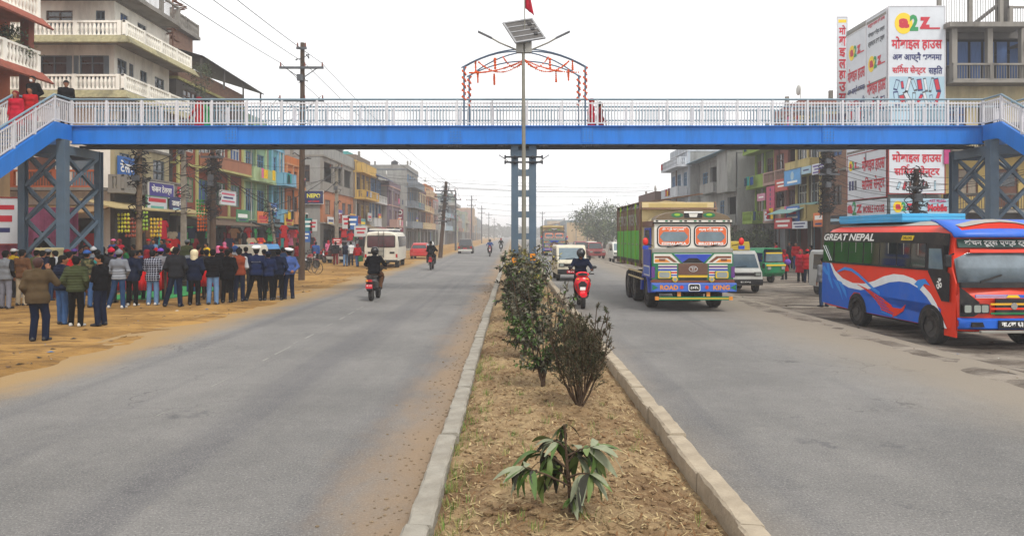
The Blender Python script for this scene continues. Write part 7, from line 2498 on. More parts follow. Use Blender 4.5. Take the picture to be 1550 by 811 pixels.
# right row
def rsign(u0, u1, v0, v1, X, lab, bg, shapes=(), texts=(), name='signboard', z0=0, frame=None):
 Y0, Y1 = X * 1120 / (u1 - 775), X * 1120 / (u0 - 775)
 Ym = (Y0 + Y1) / 2
 return sign(lab, (X, Ym, zat((v0 + v1) / 2, Ym)), Y1 - Y0, (v1 - v0) * Ym / 1120, HR, bg, texts, shapes=shapes, name=name, frame=frame)
rsign(1187, 1212, 257, 280, 19.8, 'light blue hoarding with white print on the pink brick house', M('hoarding_lightblue', '#4a93cc', .55, var=.15), [(0, .1, 'disc', .28, SB)] + bars(1, [WHITE], .6, -.3, .14), frame=FRAMES['grey'])
rsign(1229, 1251, 247, 263, 19.7, 'purple and white balcony banner on the cream yellow house', SW, bars(3, [M('print_purple', '#56408c', .6)], .85, .28, .14), name='banner')
rsign(1213, 1227, 252, 263, 19.75, 'pale blue balcony board next to the purple banner', SB, bars(1, [NV2], .6, 0, .2))
rsign(1160, 1172, 282, 321, 20.3, 'tall pink upright sign with dark discs on the brick house', M('sign_pink', '#b03a5e', .55), [(0, .36 - .18 * k, 'disc', .07, GY2 if k % 2 else NV2) for k in range(5)])
rsign(1173, 1192, 271, 289, 20.2, 'faded red banner across the pink brick house balcony', M('banner_fadedred', '#b04a3c', .7, var=.2), bars(2, [WHITE], .7, .2, .14), name='banner')
rsign(1190, 1209, 312, 336, 19.6, 'blue signboard with red edge above the red shop front', M('shopsign_blue', '#2560a8', .55), bars(3, [WHITE, RD2], .8, .3, .12))
rsign(1172, 1198, 330, 346, 19.3, 'long red signboard with white print over the shop front', M('shopsign_red', '#b3262c', .55), bars(2, [WHITE], .8, .2, .2))
rsign(1199, 1221, 335, 346, 19.1, 'grey white signboard next to the long red one', SW, bars(2, [NV2], .8, .2, .2))
rsign(1231, 1247, 322, 343, 17.9, 'orange square signboard beside the tangled pole', M('shopsign_orange', '#cf6a24', .55), [(0, .15, .7, .3, WHITE), (0, -.3, .6, .14, NV2)])
rsign(1157, 1170, 320, 334, 20.3, 'white signboard under the tall pink sign', SW, bars(2, [RD2, NV2], .8, .2, .18))
rsign(1146, 1158, 293, 304, 20.6, 'pink balcony board at the near end of the lime house', M('board_pink', '#b87a90', .6), bars(1, [WHITE], .6, 0, .2))
rsign(1250, 1282, 326, 340, 20.6, 'narrow dark shop board under the brick wall', M('shopsign_dark', '#2e3036', .6), bars(1, [SB], .7, 0, .3))
aw = MB().prism([(0, 0), (-2.0, -.75), (-2.0, -.8), (0, -.06)], 'y', 0, 4.6)
aw = aw.build('awning', M('awning_teal_stripe', '#7fa5a0', .8, var=.25, scale=2, stretch=(.2, 9, .2)), loc=(20.9, 50.3, 4.5))
tag(aw, 'pale teal striped awning over the cream yellow house shop', 'awning')
# sheets shading the shops of the yellow green house and beyond
for i, (yy, xx, l, c, lab) in enumerate(((46.2, -20.4, 8.6, '#5b4a3c', 'rusty brown sheet awning over the yellow green house shops'), (56.8, -20.4, 8.2, '#3d4a48', 'dark green sheet awning below the turquoise house'), (70.0, -17.7, 6, '#6a6257', 'grey sheet awning at the foot of the concrete building'), (77.0, -17.7, 5.6, '#3c4f74', 'blue sheet awning at the far end of the concrete building'), (84, -17.4, 7, '#75644e', 'brown sheet awning under the brown grey house'), (93, -17.7, 7, '#7a3a34', 'red sheet awning under the blue fronted house'))):
 a = MB()
 n = 24
 a.loft([[(0, k * l / n, .02 * (k % 2)) for k in range(n + 1)], [(1.9, k * l / n, -.5 + .02 * (k % 2)) for k in range(n + 1)]], caps=False, closed=False)
 o = a.build('awning', M('awning_sheet_%s' % 'abcdef'[i], c, .8, var=.25, dirt='#3a322b', damt=.5), loc=(xx, yy, 3.35))
 o.modifiers.new('solid', 'SOLIDIFY').thickness = .03
 tag(o, lab, 'awning')
# ---------------------------------------------------------------- clothes and goods hung outside the shops
SHIRT = MB()
SHIRT.prism([(-.2, 0), (.2, 0), (.2, .42), (.34, .30), (.42, .40), (.24, .64), (.09, .66), (0, .61), (-.09, .66), (-.24, .64), (-.42, .40), (-.34, .30), (-.2, .42)], 'y', -.03, .03)
SHIRTM = SHIRT.mesh('garment', CL['red'])
KURM = MB().prism([(-.3, 0), (.3, 0), (.2, .8), (.34, .62), (.42, .72), (.22, 1.0), (.08, 1.02), (0, .97), (-.08, 1.02), (-.22, 1.0), (-.42, .72), (-.34, .62), (-.2, .8)], 'y', -.03, .03).mesh('garment', CL['red'])
TROM = MB().prism([(-.2, 0), (-.04, 0), (0, .6), (.04, 0), (.2, 0), (.19, .95), (-.19, .95)], 'y', -.03, .03).mesh('garment', CL['denim'])
zones = [(38.6, 44.8, -19.2, 'the cream house shop', 14), (46.5, 55.5, -18.9, 'the yellow green house shops', 22), (57, 65, -18.8, 'the pale green house shops', 18), (65.8, 69, -18.6, 'the narrow orange house shop', 8), (70, 82.5, -16.2, 'the grey concrete building shops', 24), (84, 99, -16.2, 'the brown grey house shops', 16)]
gr = random.Random(12)
used = {}
for (ya, yb, xx, where, n) in zones:
 for i in range(n):
  yy = ya + (yb - ya) * (i + .5) / n
  kind = gr.choice(['shirt', 'tunic', 'trousers', 'shirt', 'tunic'])
  c = gr.choice(['red', 'maroon', 'crimson', 'orange', 'pink', 'teal', 'navy', 'navy', 'brown', 'black', 'denim', 'charcoal', 'green', 'red', 'black', 'charcoal', 'maroon', 'beige'])
  me = {'shirt': SHIRTM, 'tunic': KURM, 'trousers': TROM}[kind]
  o = obj('garment', me, None, loc=(xx + gr.uniform(-.4, .5), yy, gr.choice([1.75, 1.35, 2.0, 1.0])), rot=(0, 0, HL * gr.uniform(.3, 1.1)))
  o.material_slots[0].link = 'OBJECT'
  o.material_slots[0].material = CL[c]
  key = '%s %s hung for sale outside %s' % (c, {'shirt': 'shirt', 'tunic': 'long tunic', 'trousers': 'pair of trousers'}[kind], where)
  used[key] = used.get(key, 0) + 1
  if used[key] > 1:
   key = ('second ', 'third ', 'fourth ', 'fifth ')[min(3, used[key] - 2)] + key
  tag(o, key, 'clothing', 'clothes hung outside the left shops')
# garlands of snack packets
for u, v, yy, c, lab in ((187, 338, 36.5, '#b8b428', 'yellow green strip of snack packets hanging in the shop front'), (215, 335, 36.8, '#8aa82e', 'lime strip of snack packets beside the bare pole'), (236, 345, 37.5, '#c9a524', 'bunch of golden packets hanging under the awning'), (198, 345, 36.6, '#9a4a34', 'brown strip of packets right of the yellow green one'), (305, 315, 43, '#3a8a3c', 'green and red balls hanging at the pole'), (306, 338, 43, '#d0601e', 'orange bunch hanging at the pole')):
 x, _, z = (u - 775) * yy / 1120, yy, zat(v, yy)
 t = thing('packet_strip', lab, 'packets', (x, yy, z))
 m = M('packet_' + c.strip('#'), c, .4, var=.35, scale=9)
 for i in range(4):
  for j in range(5):
   MB().ell((-.24 + i * .16, gr.uniform(-.03, .03), .42 - j * .2), (.07, .03, .09), 6, 4).build('packet', m, t, True)
# ---------------------------------------------------------------- poles and wires
WOOD = M('weathered_wood', '#4b3b2f', .9, var=.3, scale=4, bump=.8, bscale=12, stretch=(3, 3, .4))
CONP = M('pole_concrete', '#8a8376', .9, var=.15, scale=3, bump=.4, dirt='#4f463c', damt=.7, dscale=1.4)
STEEL = M('pole_steel', '#55585c', .6, metal=.3, var=.2)
INS = M('insulator', '#6b3a2c', .3, var=.1)
WIRE = M('wire_black', '#1a1a1c', .7, var=0)
def catenary(p, q, sag, n=14):
 p, q = Vector(p), Vector(q)
 return [p.lerp(q, i / n) - Vector((0, 0, sag * 4 * (i / n) * (1 - i / n))) for i in range(n + 1)]
def wire(pts, r, label, group='overhead cables'):
 o = MB().tube(pts, r, 4).build('overhead_cable', WIRE)
 tag(o, label, 'cable', group)
 return o
def pole(label, x, y, h, mat, r=.14, lean=(0, 0), arms=(), tangle=0, square=False, seed=0, base=-.1):
 t = thing('utility_pole', label, 'pole', (x, y, base))
 top = Vector((lean[0], lean[1], h - base))
 n = 7
 pts = [Vector((0, 0, 0)).lerp(top, i / n) + Vector((random.uniform(-.02, .02), random.uniform(-.02, .02), 0)) * (mat is WOOD) * (0 < i < n) for i in range(n + 1)]
 MB().tube(pts, [r * (1 - .35 * i / n) for i in range(n + 1)], 4 if square else 9).build('trunk', mat, t, not square)
 for (z, w_, k) in arms:
  c = top * ((z - base) / (h - base))
  a = MB().bar(c + Vector((-w_ / 2, -r, 0)), c + Vector((w_ / 2, -r, 0)), .09, .11).build('crossarm', STEEL if k != 'wood' else WOOD, t)
  m = 3 if w_ > 1.2 else 2
  for i in range(m):
   xx = -w_ / 2 + .06 + i * (w_ - .12) / (m - 1)
   if abs(xx) < .1:
    xx = .16
   MB().cyl((c.x + xx, c.y - r), 'z', .045, c.z + .06, c.z + .26, 8, .03).build('insulator', INS, a)
  if k == 'brace':
   MB().bar(c + Vector((-w_ * .35, -r, -.03)), c + Vector((0, -r, -.55)), .04, .04).build('arm_brace', STEEL, a)
   MB().bar(c + Vector((w_ * .35, -r, -.03)), c + Vector((0, -r, -.55)), .04, .04).build('arm_brace', STEEL, a)
 rr_ = random.Random(seed)
 if tangle:
  mb = MB()
  for i in range(tangle):
   z = rr_.uniform(.45, .98) * h
   c = top * ((z - base) / (h - base))
   rad = rr_.uniform(.12, .5)
   a0 = rr_.uniform(0, 6.3)
   mb.tube([c + Vector((rad * math.cos(a0 + k * .7), rad * math.sin(a0 + k * .7) * .7, rr_.uniform(-.12, .12) + (k - 4) * .05)) for k in range(rr_.randrange(6, 11))], rr_.choice([.012, .018, .025]), 4, False)
  mb.build('wire_bundle', WIRE, t)['kind'] = 'stuff'
  for i in range(max(1, tangle // 45)):
   z = rr_.uniform(.55, .9) * h
   MB().box(-.13, .13, -r - .2, -r - .02, z, z + rr_.uniform(.2, .35)).build('junction_box', STEEL, t)
 return t
pole('tall dark wooden electric pole with cross arms rising above the bridge beside the policemen', -10.3, 36.2, 11.6, WOOD, .16, (.05, .0), ((10.35, 2.15, 'brace'), (8.75, 2.2, 'brace'), (11.3, .5, '')), 10, seed=1)
pole('bare peeling pole wrapped in wires before the cream awning', -16.4, 32.5, 6.1, M('peeling_wood', '#7a6650', .9, var=.45, scale=3, bump=.7, stretch=(2, 2, .6)), .15, (.05, 0), (), 40, seed=2)
pole('pale square concrete pole beside the navy signboard', -17.75, 40, 7.6, CONP, .19, (0, 0), ((7.0, 1.0, ''),), 16, square=True, seed=3)
pole('thin concrete pole just left of the wire tangle pole', -17.6, 43, 6.6, CONP, .14, (0, 0), (), 14, square=True, seed=4)
pole('dark pole buried in a thick tangle of wires before the yellow green house', -16.9, 41.8, 7.2, WOOD, .2, (.05, 0), ((6.6, 1.3, ''),), 90, seed=5)
pole('leaning thin pole with wire knots in front of the pale green house', -14.2, 45, 4.2, CONP, .1, (-.55, 0), (), 26, seed=6)
pole('slim concrete pole carrying notices in front of the grey concrete building', -13.6, 57.4, 7.7, CONP, .2, (0, 0), ((7.4, 1.0, ''),), 6, square=True, seed=7)
pole('leaning transformer pole with hanging cable loops far down the left verge', -7.0, 72, 7.4, WOOD, .22, (.6, 0), ((5.9, 2.0, 'brace'), (6.5, 2.0, ''), (3.6, 1.6, '')), 46, seed=8)
pole('straight dark pole behind the leaning transformer pole', -8.0, 105, 8.5, STEEL, .16, (0, 0), ((7.2, 1.6, ''),), 6, seed=9)
for i, (y_, lab) in enumerate(((150, 'first small pole of the far left line'), (200, 'second small pole of the far left line'), (262, 'third small pole of the far left line'), (340, 'fourth small pole of the far left line'))):
 pole(lab, -8.2, y_, 10.2, STEEL, .16, (0, 0), ((9.3, 2.2, ''), (8.2, 1.8, '')), 3, seed=10 + i)
pole('thick dark pole smothered in cables left of the tower banners', 17.6, 41.5, 7.6, WOOD, .24, (.1, 0), ((6.9, 1.4, ''), (5.6, 1.2, '')), 170, seed=20)
pole('dark spiky wire covered pole in front of the lower banners', 17.0, 31.2, 5.0, WOOD, .16, (.05, 0), ((4.2, .8, ''),), 60, seed=21)
for i, (u_, y_, h_, lab) in enumerate(((821, 170, 7.6, 'slim lamp pole behind the far truck'), (889, 150, 8.4, 'grey pole beside the far right trees'), (872, 210, 9.0, 'second grey pole left of the far trees'), (861, 280, 9.5, 'faintest pole in the far right haze'))):
 pole(lab, at(u_, y_)[0], y_, h_, STEEL, .12, (0, 0), ((h_ - .4, 1.2, ''),), 2, seed=30 + i)
# street lamp further along the median
l2 = thing('far_street_lamp', 'second two armed street lamp further along the median behind the pier', 'street lamp', (1.0, 62, .05))
MB().tube([(0, 0, 0), (0, 0, 8.3)], [.09, .06], 8).build('pole', POLE, l2, True)
for s in (-1, 1):
 a = MB().tube([(0, 0, 7.4), (s * 1.7, 0, 8.6)], .035, 6).build('lamp_arm', POLE, l2, True)
 MB().bar((s * 1.55, 0, 8.52), (s * 2.1, 0, 8.86), .14, .07).build('lamp_head', M('lamp_head_grey', '#55585c', .4), a)
# long distance conductors along the left verge, then across the road
for i, (dx, z1, z2) in enumerate(((-1.0, 10.6, 6.7), (.16, 10.6, 6.75), (1.0, 10.6, 6.7))):
 wire(catenary((-11.2 + dx, 4, 11.2), (-10.3 + dx, 36.1, z1), .45), .014, '%s power line from the tall wooden pole towards the camera' % ('outer', 'middle', 'inner')[i])
 wire(catenary((-10.3 + dx, 36.1, z1), (-6.2 + dx * .9, 72, z2), .5), .014, '%s power line from the tall wooden pole to the leaning pole' % ('outer', 'middle', 'inner')[i])
 wire(catenary((-6.2 + dx * .9, 72, z2), (-8.0 + dx * .7, 105, 7.4), .4), .018, '%s power line beyond the leaning pole' % ('outer', 'middle', 'inner')[i])
 wire(catenary((-10.3 + dx, 36.1, 9.0), (-17.2 + dx * .4, 41.8, 6.8), .5), .012, '%s slack cable from the tall wooden pole to the shops' % ('outer', 'middle', 'inner')[i])
for i, (z1, z2, y1) in enumerate(((9.4, 8.6, 88), (9.1, 8.2, 88.5), (8.5, 8.0, 89), (8.2, 7.6, 86), (7.5, 7.3, 90), (9.0, 7.9, 95))):
 wire(catenary((-16.5, y1 - 2, z1), (17.2, y1 + 4, z2), .5), .028 if i in (1, 3) else .018, '%s cable crossing high over the far road' % ('topmost', 'second', 'third', 'fourth', 'lowest', 'rearmost')[i])
for i, (z1, z2, y1) in enumerate(((9.0, 8.8, 150), (8.2, 7.6, 160), (7.4, 7.0, 175))):
 wire(catenary((-8.2, y1, z1), (16, y1 + 6, z2), .6), .03, '%s cable crossing the road in the far haze' % ('upper', 'middle', 'lower')[i])
# slack service cables in front of the left shops and in front of the lower banners
wr = random.Random(3)
nodes = [(-16.4, 32.5, 5.6), (-17.75, 40, 6.9), (-16.9, 41.8, 6.7), (-14.2, 45, 4.1), (-20.2, 47, 6.2), (-20.3, 55, 6.0), (-13.6, 57.4, 7.2), (-20.5, 39, 6.4), (-20.3, 60, 6.3)]
nm = ['peeling pole', 'square concrete pole', 'tangle pole', 'leaning thin pole', 'yellow green house near corner', 'yellow green house far corner', 'slim notice pole', 'cream house corner', 'pale green house']
for a, b in ((0, 1), (0, 2), (0, 7), (1, 2), (1, 7), (2, 3), (2, 4), (2, 5), (3, 6), (3, 8), (1, 4), (2, 6), (5, 6), (4, 5)):
 for k, w_ in enumerate(('upper', 'lower')):
  p, q = list(nodes[a]), list(nodes[b])
  p[2] += wr.uniform(-.5, .3) - k * .4
  q[2] += wr.uniform(-.5, .3) - k * .4
  wire(catenary(p, q, wr.uniform(.15, .7)), wr.choice([.012, .016, .022]), '%s slack cable, %s to %s' % (w_, nm[a], nm[b]), 'slack cables at the left shops')
for k in range(12):
 wire(catenary((17.6, 41.4, 6.9 - k * .33), (17.0, 31.2, 4.7 - k * .18), wr.uniform(.1, .4)), .013, 'cable %s of the bundle strung before the lower banners' % ('one two three four five six seven eight nine ten eleven twelve'.split()[k]), 'cables strung before the lower banners')
 if k < 8:
  wire(catenary((17.0, 31.2, 4.7 - k * .22), (24.5, 33 + k * .3, 5.6 - k * .1), wr.uniform(.1, .5)), .013, 'cable %s running right from the spiky pole' % ('one two three four five six seven eight'.split()[k]), 'cables strung before the lower banners')
# ---------------------------------------------------------------- raised shop plinths (pavement), drapes, podium
pv = MB()
pv.box(-22, -16.6, 33.5, 69.3, -.2, .28)
pv.box(-20, -14.9, 69.4, 112, -.2, .22)
struct(pv.build('pavement', CONP))
pv = MB()
pv.box(18.2, 21.5, 47, 66, -.4, .02)
struct(pv.build('pavement', CONP))
RCL = M('red_drape', '#d8161a', .85, var=.1, scale=3, bump=.6, bscale=5)
def drape(label, x0, x1, y, ztop, zbot):
 t = thing('draped_table', label, 'table', ((x0 + x1) / 2, y, 0))
 hw = (x1 - x0) / 2
 n = 40
 mb = MB()
 mb.loft([[(-hw + 2 * hw * k / n, -.35 + (.05 * math.sin(k * 1.9) + .02 * math.sin(k * .7)) * (1 if z < ztop - .05 else .2), z) for k in range(n + 1)] for z in (zbot, (zbot + ztop) / 2, ztop)] + [[(-hw + 2 * hw * k / n, .35, ztop) for k in range(n + 1)], [(-hw + 2 * hw * k / n, .37, zbot) for k in range(n + 1)]], caps=False, closed=False)
 c = mb.build('cloth', RCL, t, True)
 c.modifiers.new('solid', 'SOLIDIFY').thickness = .012
 MB().box(-hw + .05, hw - .05, -.3, .3, ztop - .06, ztop - .02).build('tabletop', WOOD, t)
 for sx_ in (-1, 1):
  for sy_ in (-1, 1):
   MB().box(sx_ * (hw - .15) - .03, sx_ * (hw - .15) + .03, sy_ * .25 - .03, sy_ * .25 + .03, 0, ztop - .061).build('leg', WOOD, t)
drape('long table draped in bright red cloth in the middle of the crowd', at(186, 24.25)[0], at(252, 24.25)[0], 24.25, 1.14, .42)
drape('shorter red draped table behind the man in pale jeans', at(297, 24.9)[0], at(336, 24.9)[0], 24.9, 1.26, .5)
g = MB()
g.box(-14.2, -11.7, 24.9, 32.5, .03, .055)
tag(g.build('mat', M('green_mat', '#2f8a4a', .9, var=.12, scale=4, bump=.3)), 'green carpet mat on the sand inside the crowd circle', 'mat')
pod = thing('podium', 'cream topped wooden podium at the foot of the bridge trestle', 'podium', (at(76, 26.0)[0], 26.0, .0))
MB().prism([(-.30, 1.0), (.30, 1.0), (.34, 1.66), (-.34, 1.66)], 'y', -.25, .25).build('body', M('podium_cream', '#b3a67c', .7, var=.08), pod)
MB().box(-.36, .36, -.3, .3, 1.66, 1.76).build('top', M('podium_cream', '#b3a67c', .7, var=.08), pod, bevel=.012)
MB().box(-.28, .28, -.22, .22, .0, .999).build('pedestal', M('podium_red', '#7a2a22', .7), pod)
stg = MB().box(-18.6, -15.0, 26.95, 29.9, -.1, .62)
tag(stg.build('stage', WOOD), 'low wooden stage under the trestle where the speaker stands', 'stage')
# ---------------------------------------------------------------- the people, one by one
def face(x, y, tx, ty):
 return math.atan2(-(tx - x), ty - y)
CX, CY = -13.2, 28.0       # the middle of the gathering
def at_ground(u, v, z=0.0):
 return ground(u, v, z)
front = [
 # u, feet row, kwargs, label
 (57, 516, dict(top=('coat', 'tweed'), legs='navy', pose='phone', hair='brown', hem=.78, scale=1.0, fine=True, turn=.1), 'man in brown tweed jacket and dark jeans holding a phone to his ear'),
 (8, 468, dict(top=('vest', 'grey'), sleeves='charcoal', legs='greytrouser', pose='pockets', fine=True), 'man in grey quilted vest and grey trousers at the left edge'),
 (33, 464, dict(top=('jacket', 'brown'), legs='beige', pose='folded', fine=True), 'man in brown sweater and beige trousers left of the tweed jacket man'),
 (94, 492, dict(top=('coat', 'q_navy'), legs='midden', pose='pockets', fine=True, scale=.98, turn=-.5, yaw=-.5), 'man in navy quilted jacket and light jeans next to the olive jacket'),
 (115, 495, dict(top=('coat', 'q_olive'), legs='black', shoes='white', pose='pockets', fine=True, scale=.97), 'man in olive quilted jacket with black trousers and white shoes'),
 (152, 494, dict(top=('jacket', 'black'), legs='navy', pose='folded', fine=True, mask='teal', scale=.99, turn=1.35, yaw=.7), 'man in black jacket wearing a green face mask and turned sideways'),
 (180, 467, dict(top=('jacket', 'banded'), legs='denim', shoes='white', pose='wide', fine=True, hat=('beanie', 'grey')), 'man in grey banded sweatshirt with grey beanie and blue jeans'),
 (200, 463, dict(top=('coat', 'navy'), legs='black', shoes='white', pose='pockets', fine=True, hem=.78), 'man in dark navy coat right of the grey beanie man'),
 (231, 462, dict(top=('jacket', 'plaid'), legs='paledenim', shoes='white', pose='front', fine=True, hem=.76), 'man in dark plaid shirt and pale jeans before the red drape'),
 (131, 465, dict(top=('jacket', 'camouflage'), legs='midden', pose='front', fine=True, hat=('cap', 'blue')), 'man in camouflage jacket with bright blue cap behind the mask wearer'),
 (168, 460, dict(top=('jacket', 'charcoal'), legs='black', pose='front', fine=True, hat=('beanie', 'crimson')), 'person in charcoal jacket with red and white knitted beanie'),
 (266, 464, dict(top=('coat', 'charcoal'), legs='navy', pose='wide', fine=True, scale=1.06, hem=.84), 'broad man in black jacket standing with feet wide apart'),
 (294, 462, dict(top=('coat', 'navy'), legs='black', pose='pockets', fine=True, hat=('hood', 'cream'), hem=.78), 'man in navy coat with a cream hood over his head'),
 (322, 460.5, dict(top=('jacket', 'q_black'), legs='paledenim', pose='folded', fine=True, scale=1.02), 'man in black quilted jacket and very pale jeans'),
 (344, 459, dict(top=('coat', 'black'), legs='black', pose='pockets', fine=True, hem=.74), 'man in long black hooded coat beside the pale jeans man'),
 (362, 457.5, dict(top=('vest', 'redbrown'), sleeves='palegrey', legs='navy', pose='front', fine=True, hair=True, hat=('beanie', 'black')), 'man in brown vest over pale grey sleeves beside the policemen'),
 (388, 456.5, dict(top=('jacket', 'police'), legs='black', pose='wide', fine=True, hat=('peakedcap', ''), stripe=True, scale=1.02, hem=.83), 'leftmost traffic policeman in navy jacket with white peaked cap and chest stripe'),
 (406, 455.5, dict(top=('jacket', 'police'), legs='black', pose='folded', fine=True, hat=('cap', 'navy'), scale=.95), 'shorter policeman with dark blue cap between the two white caps'),
 (421, 454, dict(top=('jacket', 'navy'), legs='black', pose='pockets', fine=True), 'bareheaded officer in plain navy jacket next to the rightmost policeman'),
 (438, 452, dict(top=('jacket', 'policeshirt'), legs='navy', pose='behind', fine=True, hat=('peakedcap', ''), turn=.5, yaw=.0), 'rightmost traffic policeman in light blue shirt and white peaked cap'),
]
for u, v, kw, lab in front:
 kw = dict(kw)
 turn = kw.pop('turn', 0)
 x, y, z = at_ground(u, v)
 z = float(earth_z(np.array([x]), np.array([y]))[0]) + .004
 person((x, y, z), face(x, y, CX, CY + 6) * .5 + turn, lab, group='onlookers with their backs to the road', **kw)
# heads of the rows behind: (u, head top row, distance, kwargs, label)
rows = [
 (12, 371, 29.5, dict(top=('jacket', 'maroon'), turn=PI), 'man facing the camera behind the grey vest man'),
 (20, 378, 26, dict(top=('jacket', 'yellow'), hat=('cap', 'white')), 'person in yellow collar with blue and white cap'),
 (43, 375, 28, dict(top=('jacket', 'charcoal'), hat=('cap', 'black')), 'person in black cap left of the podium'),
 (55, 379, 25.2, dict(top=('coat', 'olive')), 'grey haired man in dark olive coat before the podium'),
 (84, 379, 25.4, dict(top=('coat', 'palegrey'), turn=1.2, yaw=.3), 'man in pale grey jacket seen from the side by the podium'),
 (101, 382, 24.5, dict(top=('jacket', 'black'), hat=('cap', 'maroon')), 'person with maroon cap in front of the trestle column'),
 (112, 380, 26, dict(top=('jacket', 'navy'), hat=('cap', 'purple')), 'person with purple cap next to the trestle column'),
 (141, 377, 26.5, dict(top=('jacket', 'grey'), hat=('beanie', 'palegrey')), 'person with pale grey knitted cap right of the blue cap'),
 (155, 366, 30.5, dict(top=('coat', 'black'), hat=('hood', 'black')), 'figure in a black raised hood standing above the second row'),
 (169, 366, 31, dict(top=('coat', 'black'), turn=PI, hat=('cap', 'charcoal')), 'man in black facing the camera beside the black hood'),
 (206, 380, 26.5, dict(top=('jacket', 'brown')), 'short haired person in brown between the beanie man and plaid man'),
 (213, 377, 28, dict(top=('jacket', 'blue'), turn=2.6), 'person in blue turned towards the camera beyond the long red table'),
 (222, 383, 25, dict(top=('jacket', 'navy'), hat=('scarf', 'maroon')), 'woman in maroon headscarf just behind the plaid shirt'),
 (243, 381, 25, dict(top=('jacket', 'grey'), hat=('cap', 'violet')), 'person with violet cap right of the plaid shirt'),
 (253, 375, 28, dict(top=('jacket', 'charcoal')), 'man in charcoal jacket behind the violet cap'),
 (262, 378, 27, dict(top=('jacket', 'navy'), hat=('beanie', 'cream')), 'person in cream knitted cap near the broad man'),
 (283, 363, 31.5, dict(top=('coat', 'olive'), hat=('cap', 'grey')), 'tall man in olive coat and grey cap behind the broad man'),
 (306, 377, 28, dict(top=('jacket', 'black')), 'person in black right of the cream hood'),
 (313, 381, 26, dict(top=('coat', 'charcoal'), turn=.6), 'person in charcoal between the cream hood and pale jeans man'),
 (335, 373, 30, dict(top=('jacket', 'black'), hat=('cap', 'crimson')), 'person with crimson cap behind the long black coat'),
 (356, 371, 31, dict(top=('jacket', 'palegrey'), hat=('helmet', 'blue')), 'person wearing a bright blue helmet behind the brown vest'),
 (372, 373, 30, dict(top=('jacket', 'navy')), 'person in navy left of the first policeman'),
 (64, 386, 23.8, dict(top=('jacket', 'navy')), 'dark haired person beyond the shoulder of the tweed jacket man'),
 (104, 390, 22.5, dict(top=('jacket', 'red'), turn=-.4), 'person in red between the navy quilted and olive jackets'),
 (147, 383, 24.0, dict(top=('jacket', 'navy')), 'person in navy behind the green mask man'),
 (300, 372, 33, dict(top=('jacket', 'maroon')), 'person in maroon far behind the cream hood'),
 (330, 368, 34, dict(top=('jacket', 'pink'), hat=('scarf', 'pink')), 'woman in pink scarf before the tangled wires'),
 (190, 371, 31, dict(top=('jacket', 'green'), turn=2.8), 'person in green shirt facing the camera near the peeling pole'),
 (203, 369, 33, dict(top=('jacket', 'charcoal'), turn=2.5), 'person in charcoal right of the green shirt'),
 (120, 374, 29.5, dict(top=('jacket', 'charcoal'), turn=-1), 'person in charcoal inside the trestle braces'),
 (129, 372, 31, dict(top=('jacket', 'navy'), turn=-1.4), 'person in navy half hidden by a trestle brace'),
 (30, 376, 27.5, dict(top=('jacket', 'black'), turn=.4), 'person in black between the two leftmost caps'),
 (72, 383, 24.4, dict(top=('jacket', 'black'), hat=('cap', 'grey')), 'person with grey cap just below the podium'),
 (175, 374, 29.0, dict(top=('jacket', 'purple')), 'person in purple behind the grey beanie'),
 (236, 377, 28.5, dict(top=('jacket', 'black'), hat=('beanie', 'red')), 'person with red beanie between plaid shirt and violet cap'),
 (290, 377, 28.2, dict(top=('jacket', 'grey')), 'person in grey left of the cream hood'),
 (349, 377, 28, dict(top=('jacket', 'brown'), turn=.8), 'person in brown between black coat and blue helmet'),
 (400, 378, 29, dict(top=('jacket', 'charcoal'), turn=.4), 'person in charcoal behind the shorter policeman'),
 (429, 376, 31, dict(top=('jacket', 'denim')), 'person in denim jacket behind the bareheaded officer'),
]
for u, vh, yy, kw, lab in rows:
 kw = dict(kw)
 turn = kw.pop('turn', None)
 sc = kw.pop('scale', random.uniform(.95, 1.03))
 x = (u - 775) * yy / 1120
 z = zat(vh, yy) - 1.73 * sc
 gz = float(earth_z(np.array([x]), np.array([yy]))[0])
 if z < gz + .25:        # stand on the ground, height decides the head
  z = gz
 rz = face(x, yy, CX, CY + 6) * .6 + (turn or 0) + random.uniform(-.25, .25)
 kw.setdefault('legs', random.choice(['black', 'navy', 'denim', 'charcoal']))
 kw.setdefault('pose', random.choice(['stand', 'folded', 'front', 'pockets']))
 if z > gz + .2:
  bx = MB().box(x - .32, x + .32, yy - .28, yy + .28, gz - .05, z).build('crate', WOOD, bevel=.01)
  tag(bx, 'low wooden step under the %s' % ' '.join(lab.split()[:6]), 'step', 'wooden steps in the crowd')
 person((x, yy, z), rz, lab, scale=sc, group='people packed inside the gathering', **kw)
sp = at(64, 28.2)
person((sp[0], 28.2, .62), PI + .25, 'speaker in dark suit addressing the crowd behind the podium', top=('coat', 'black'), legs='black', pose='speak', fine=True, yaw=0.0)
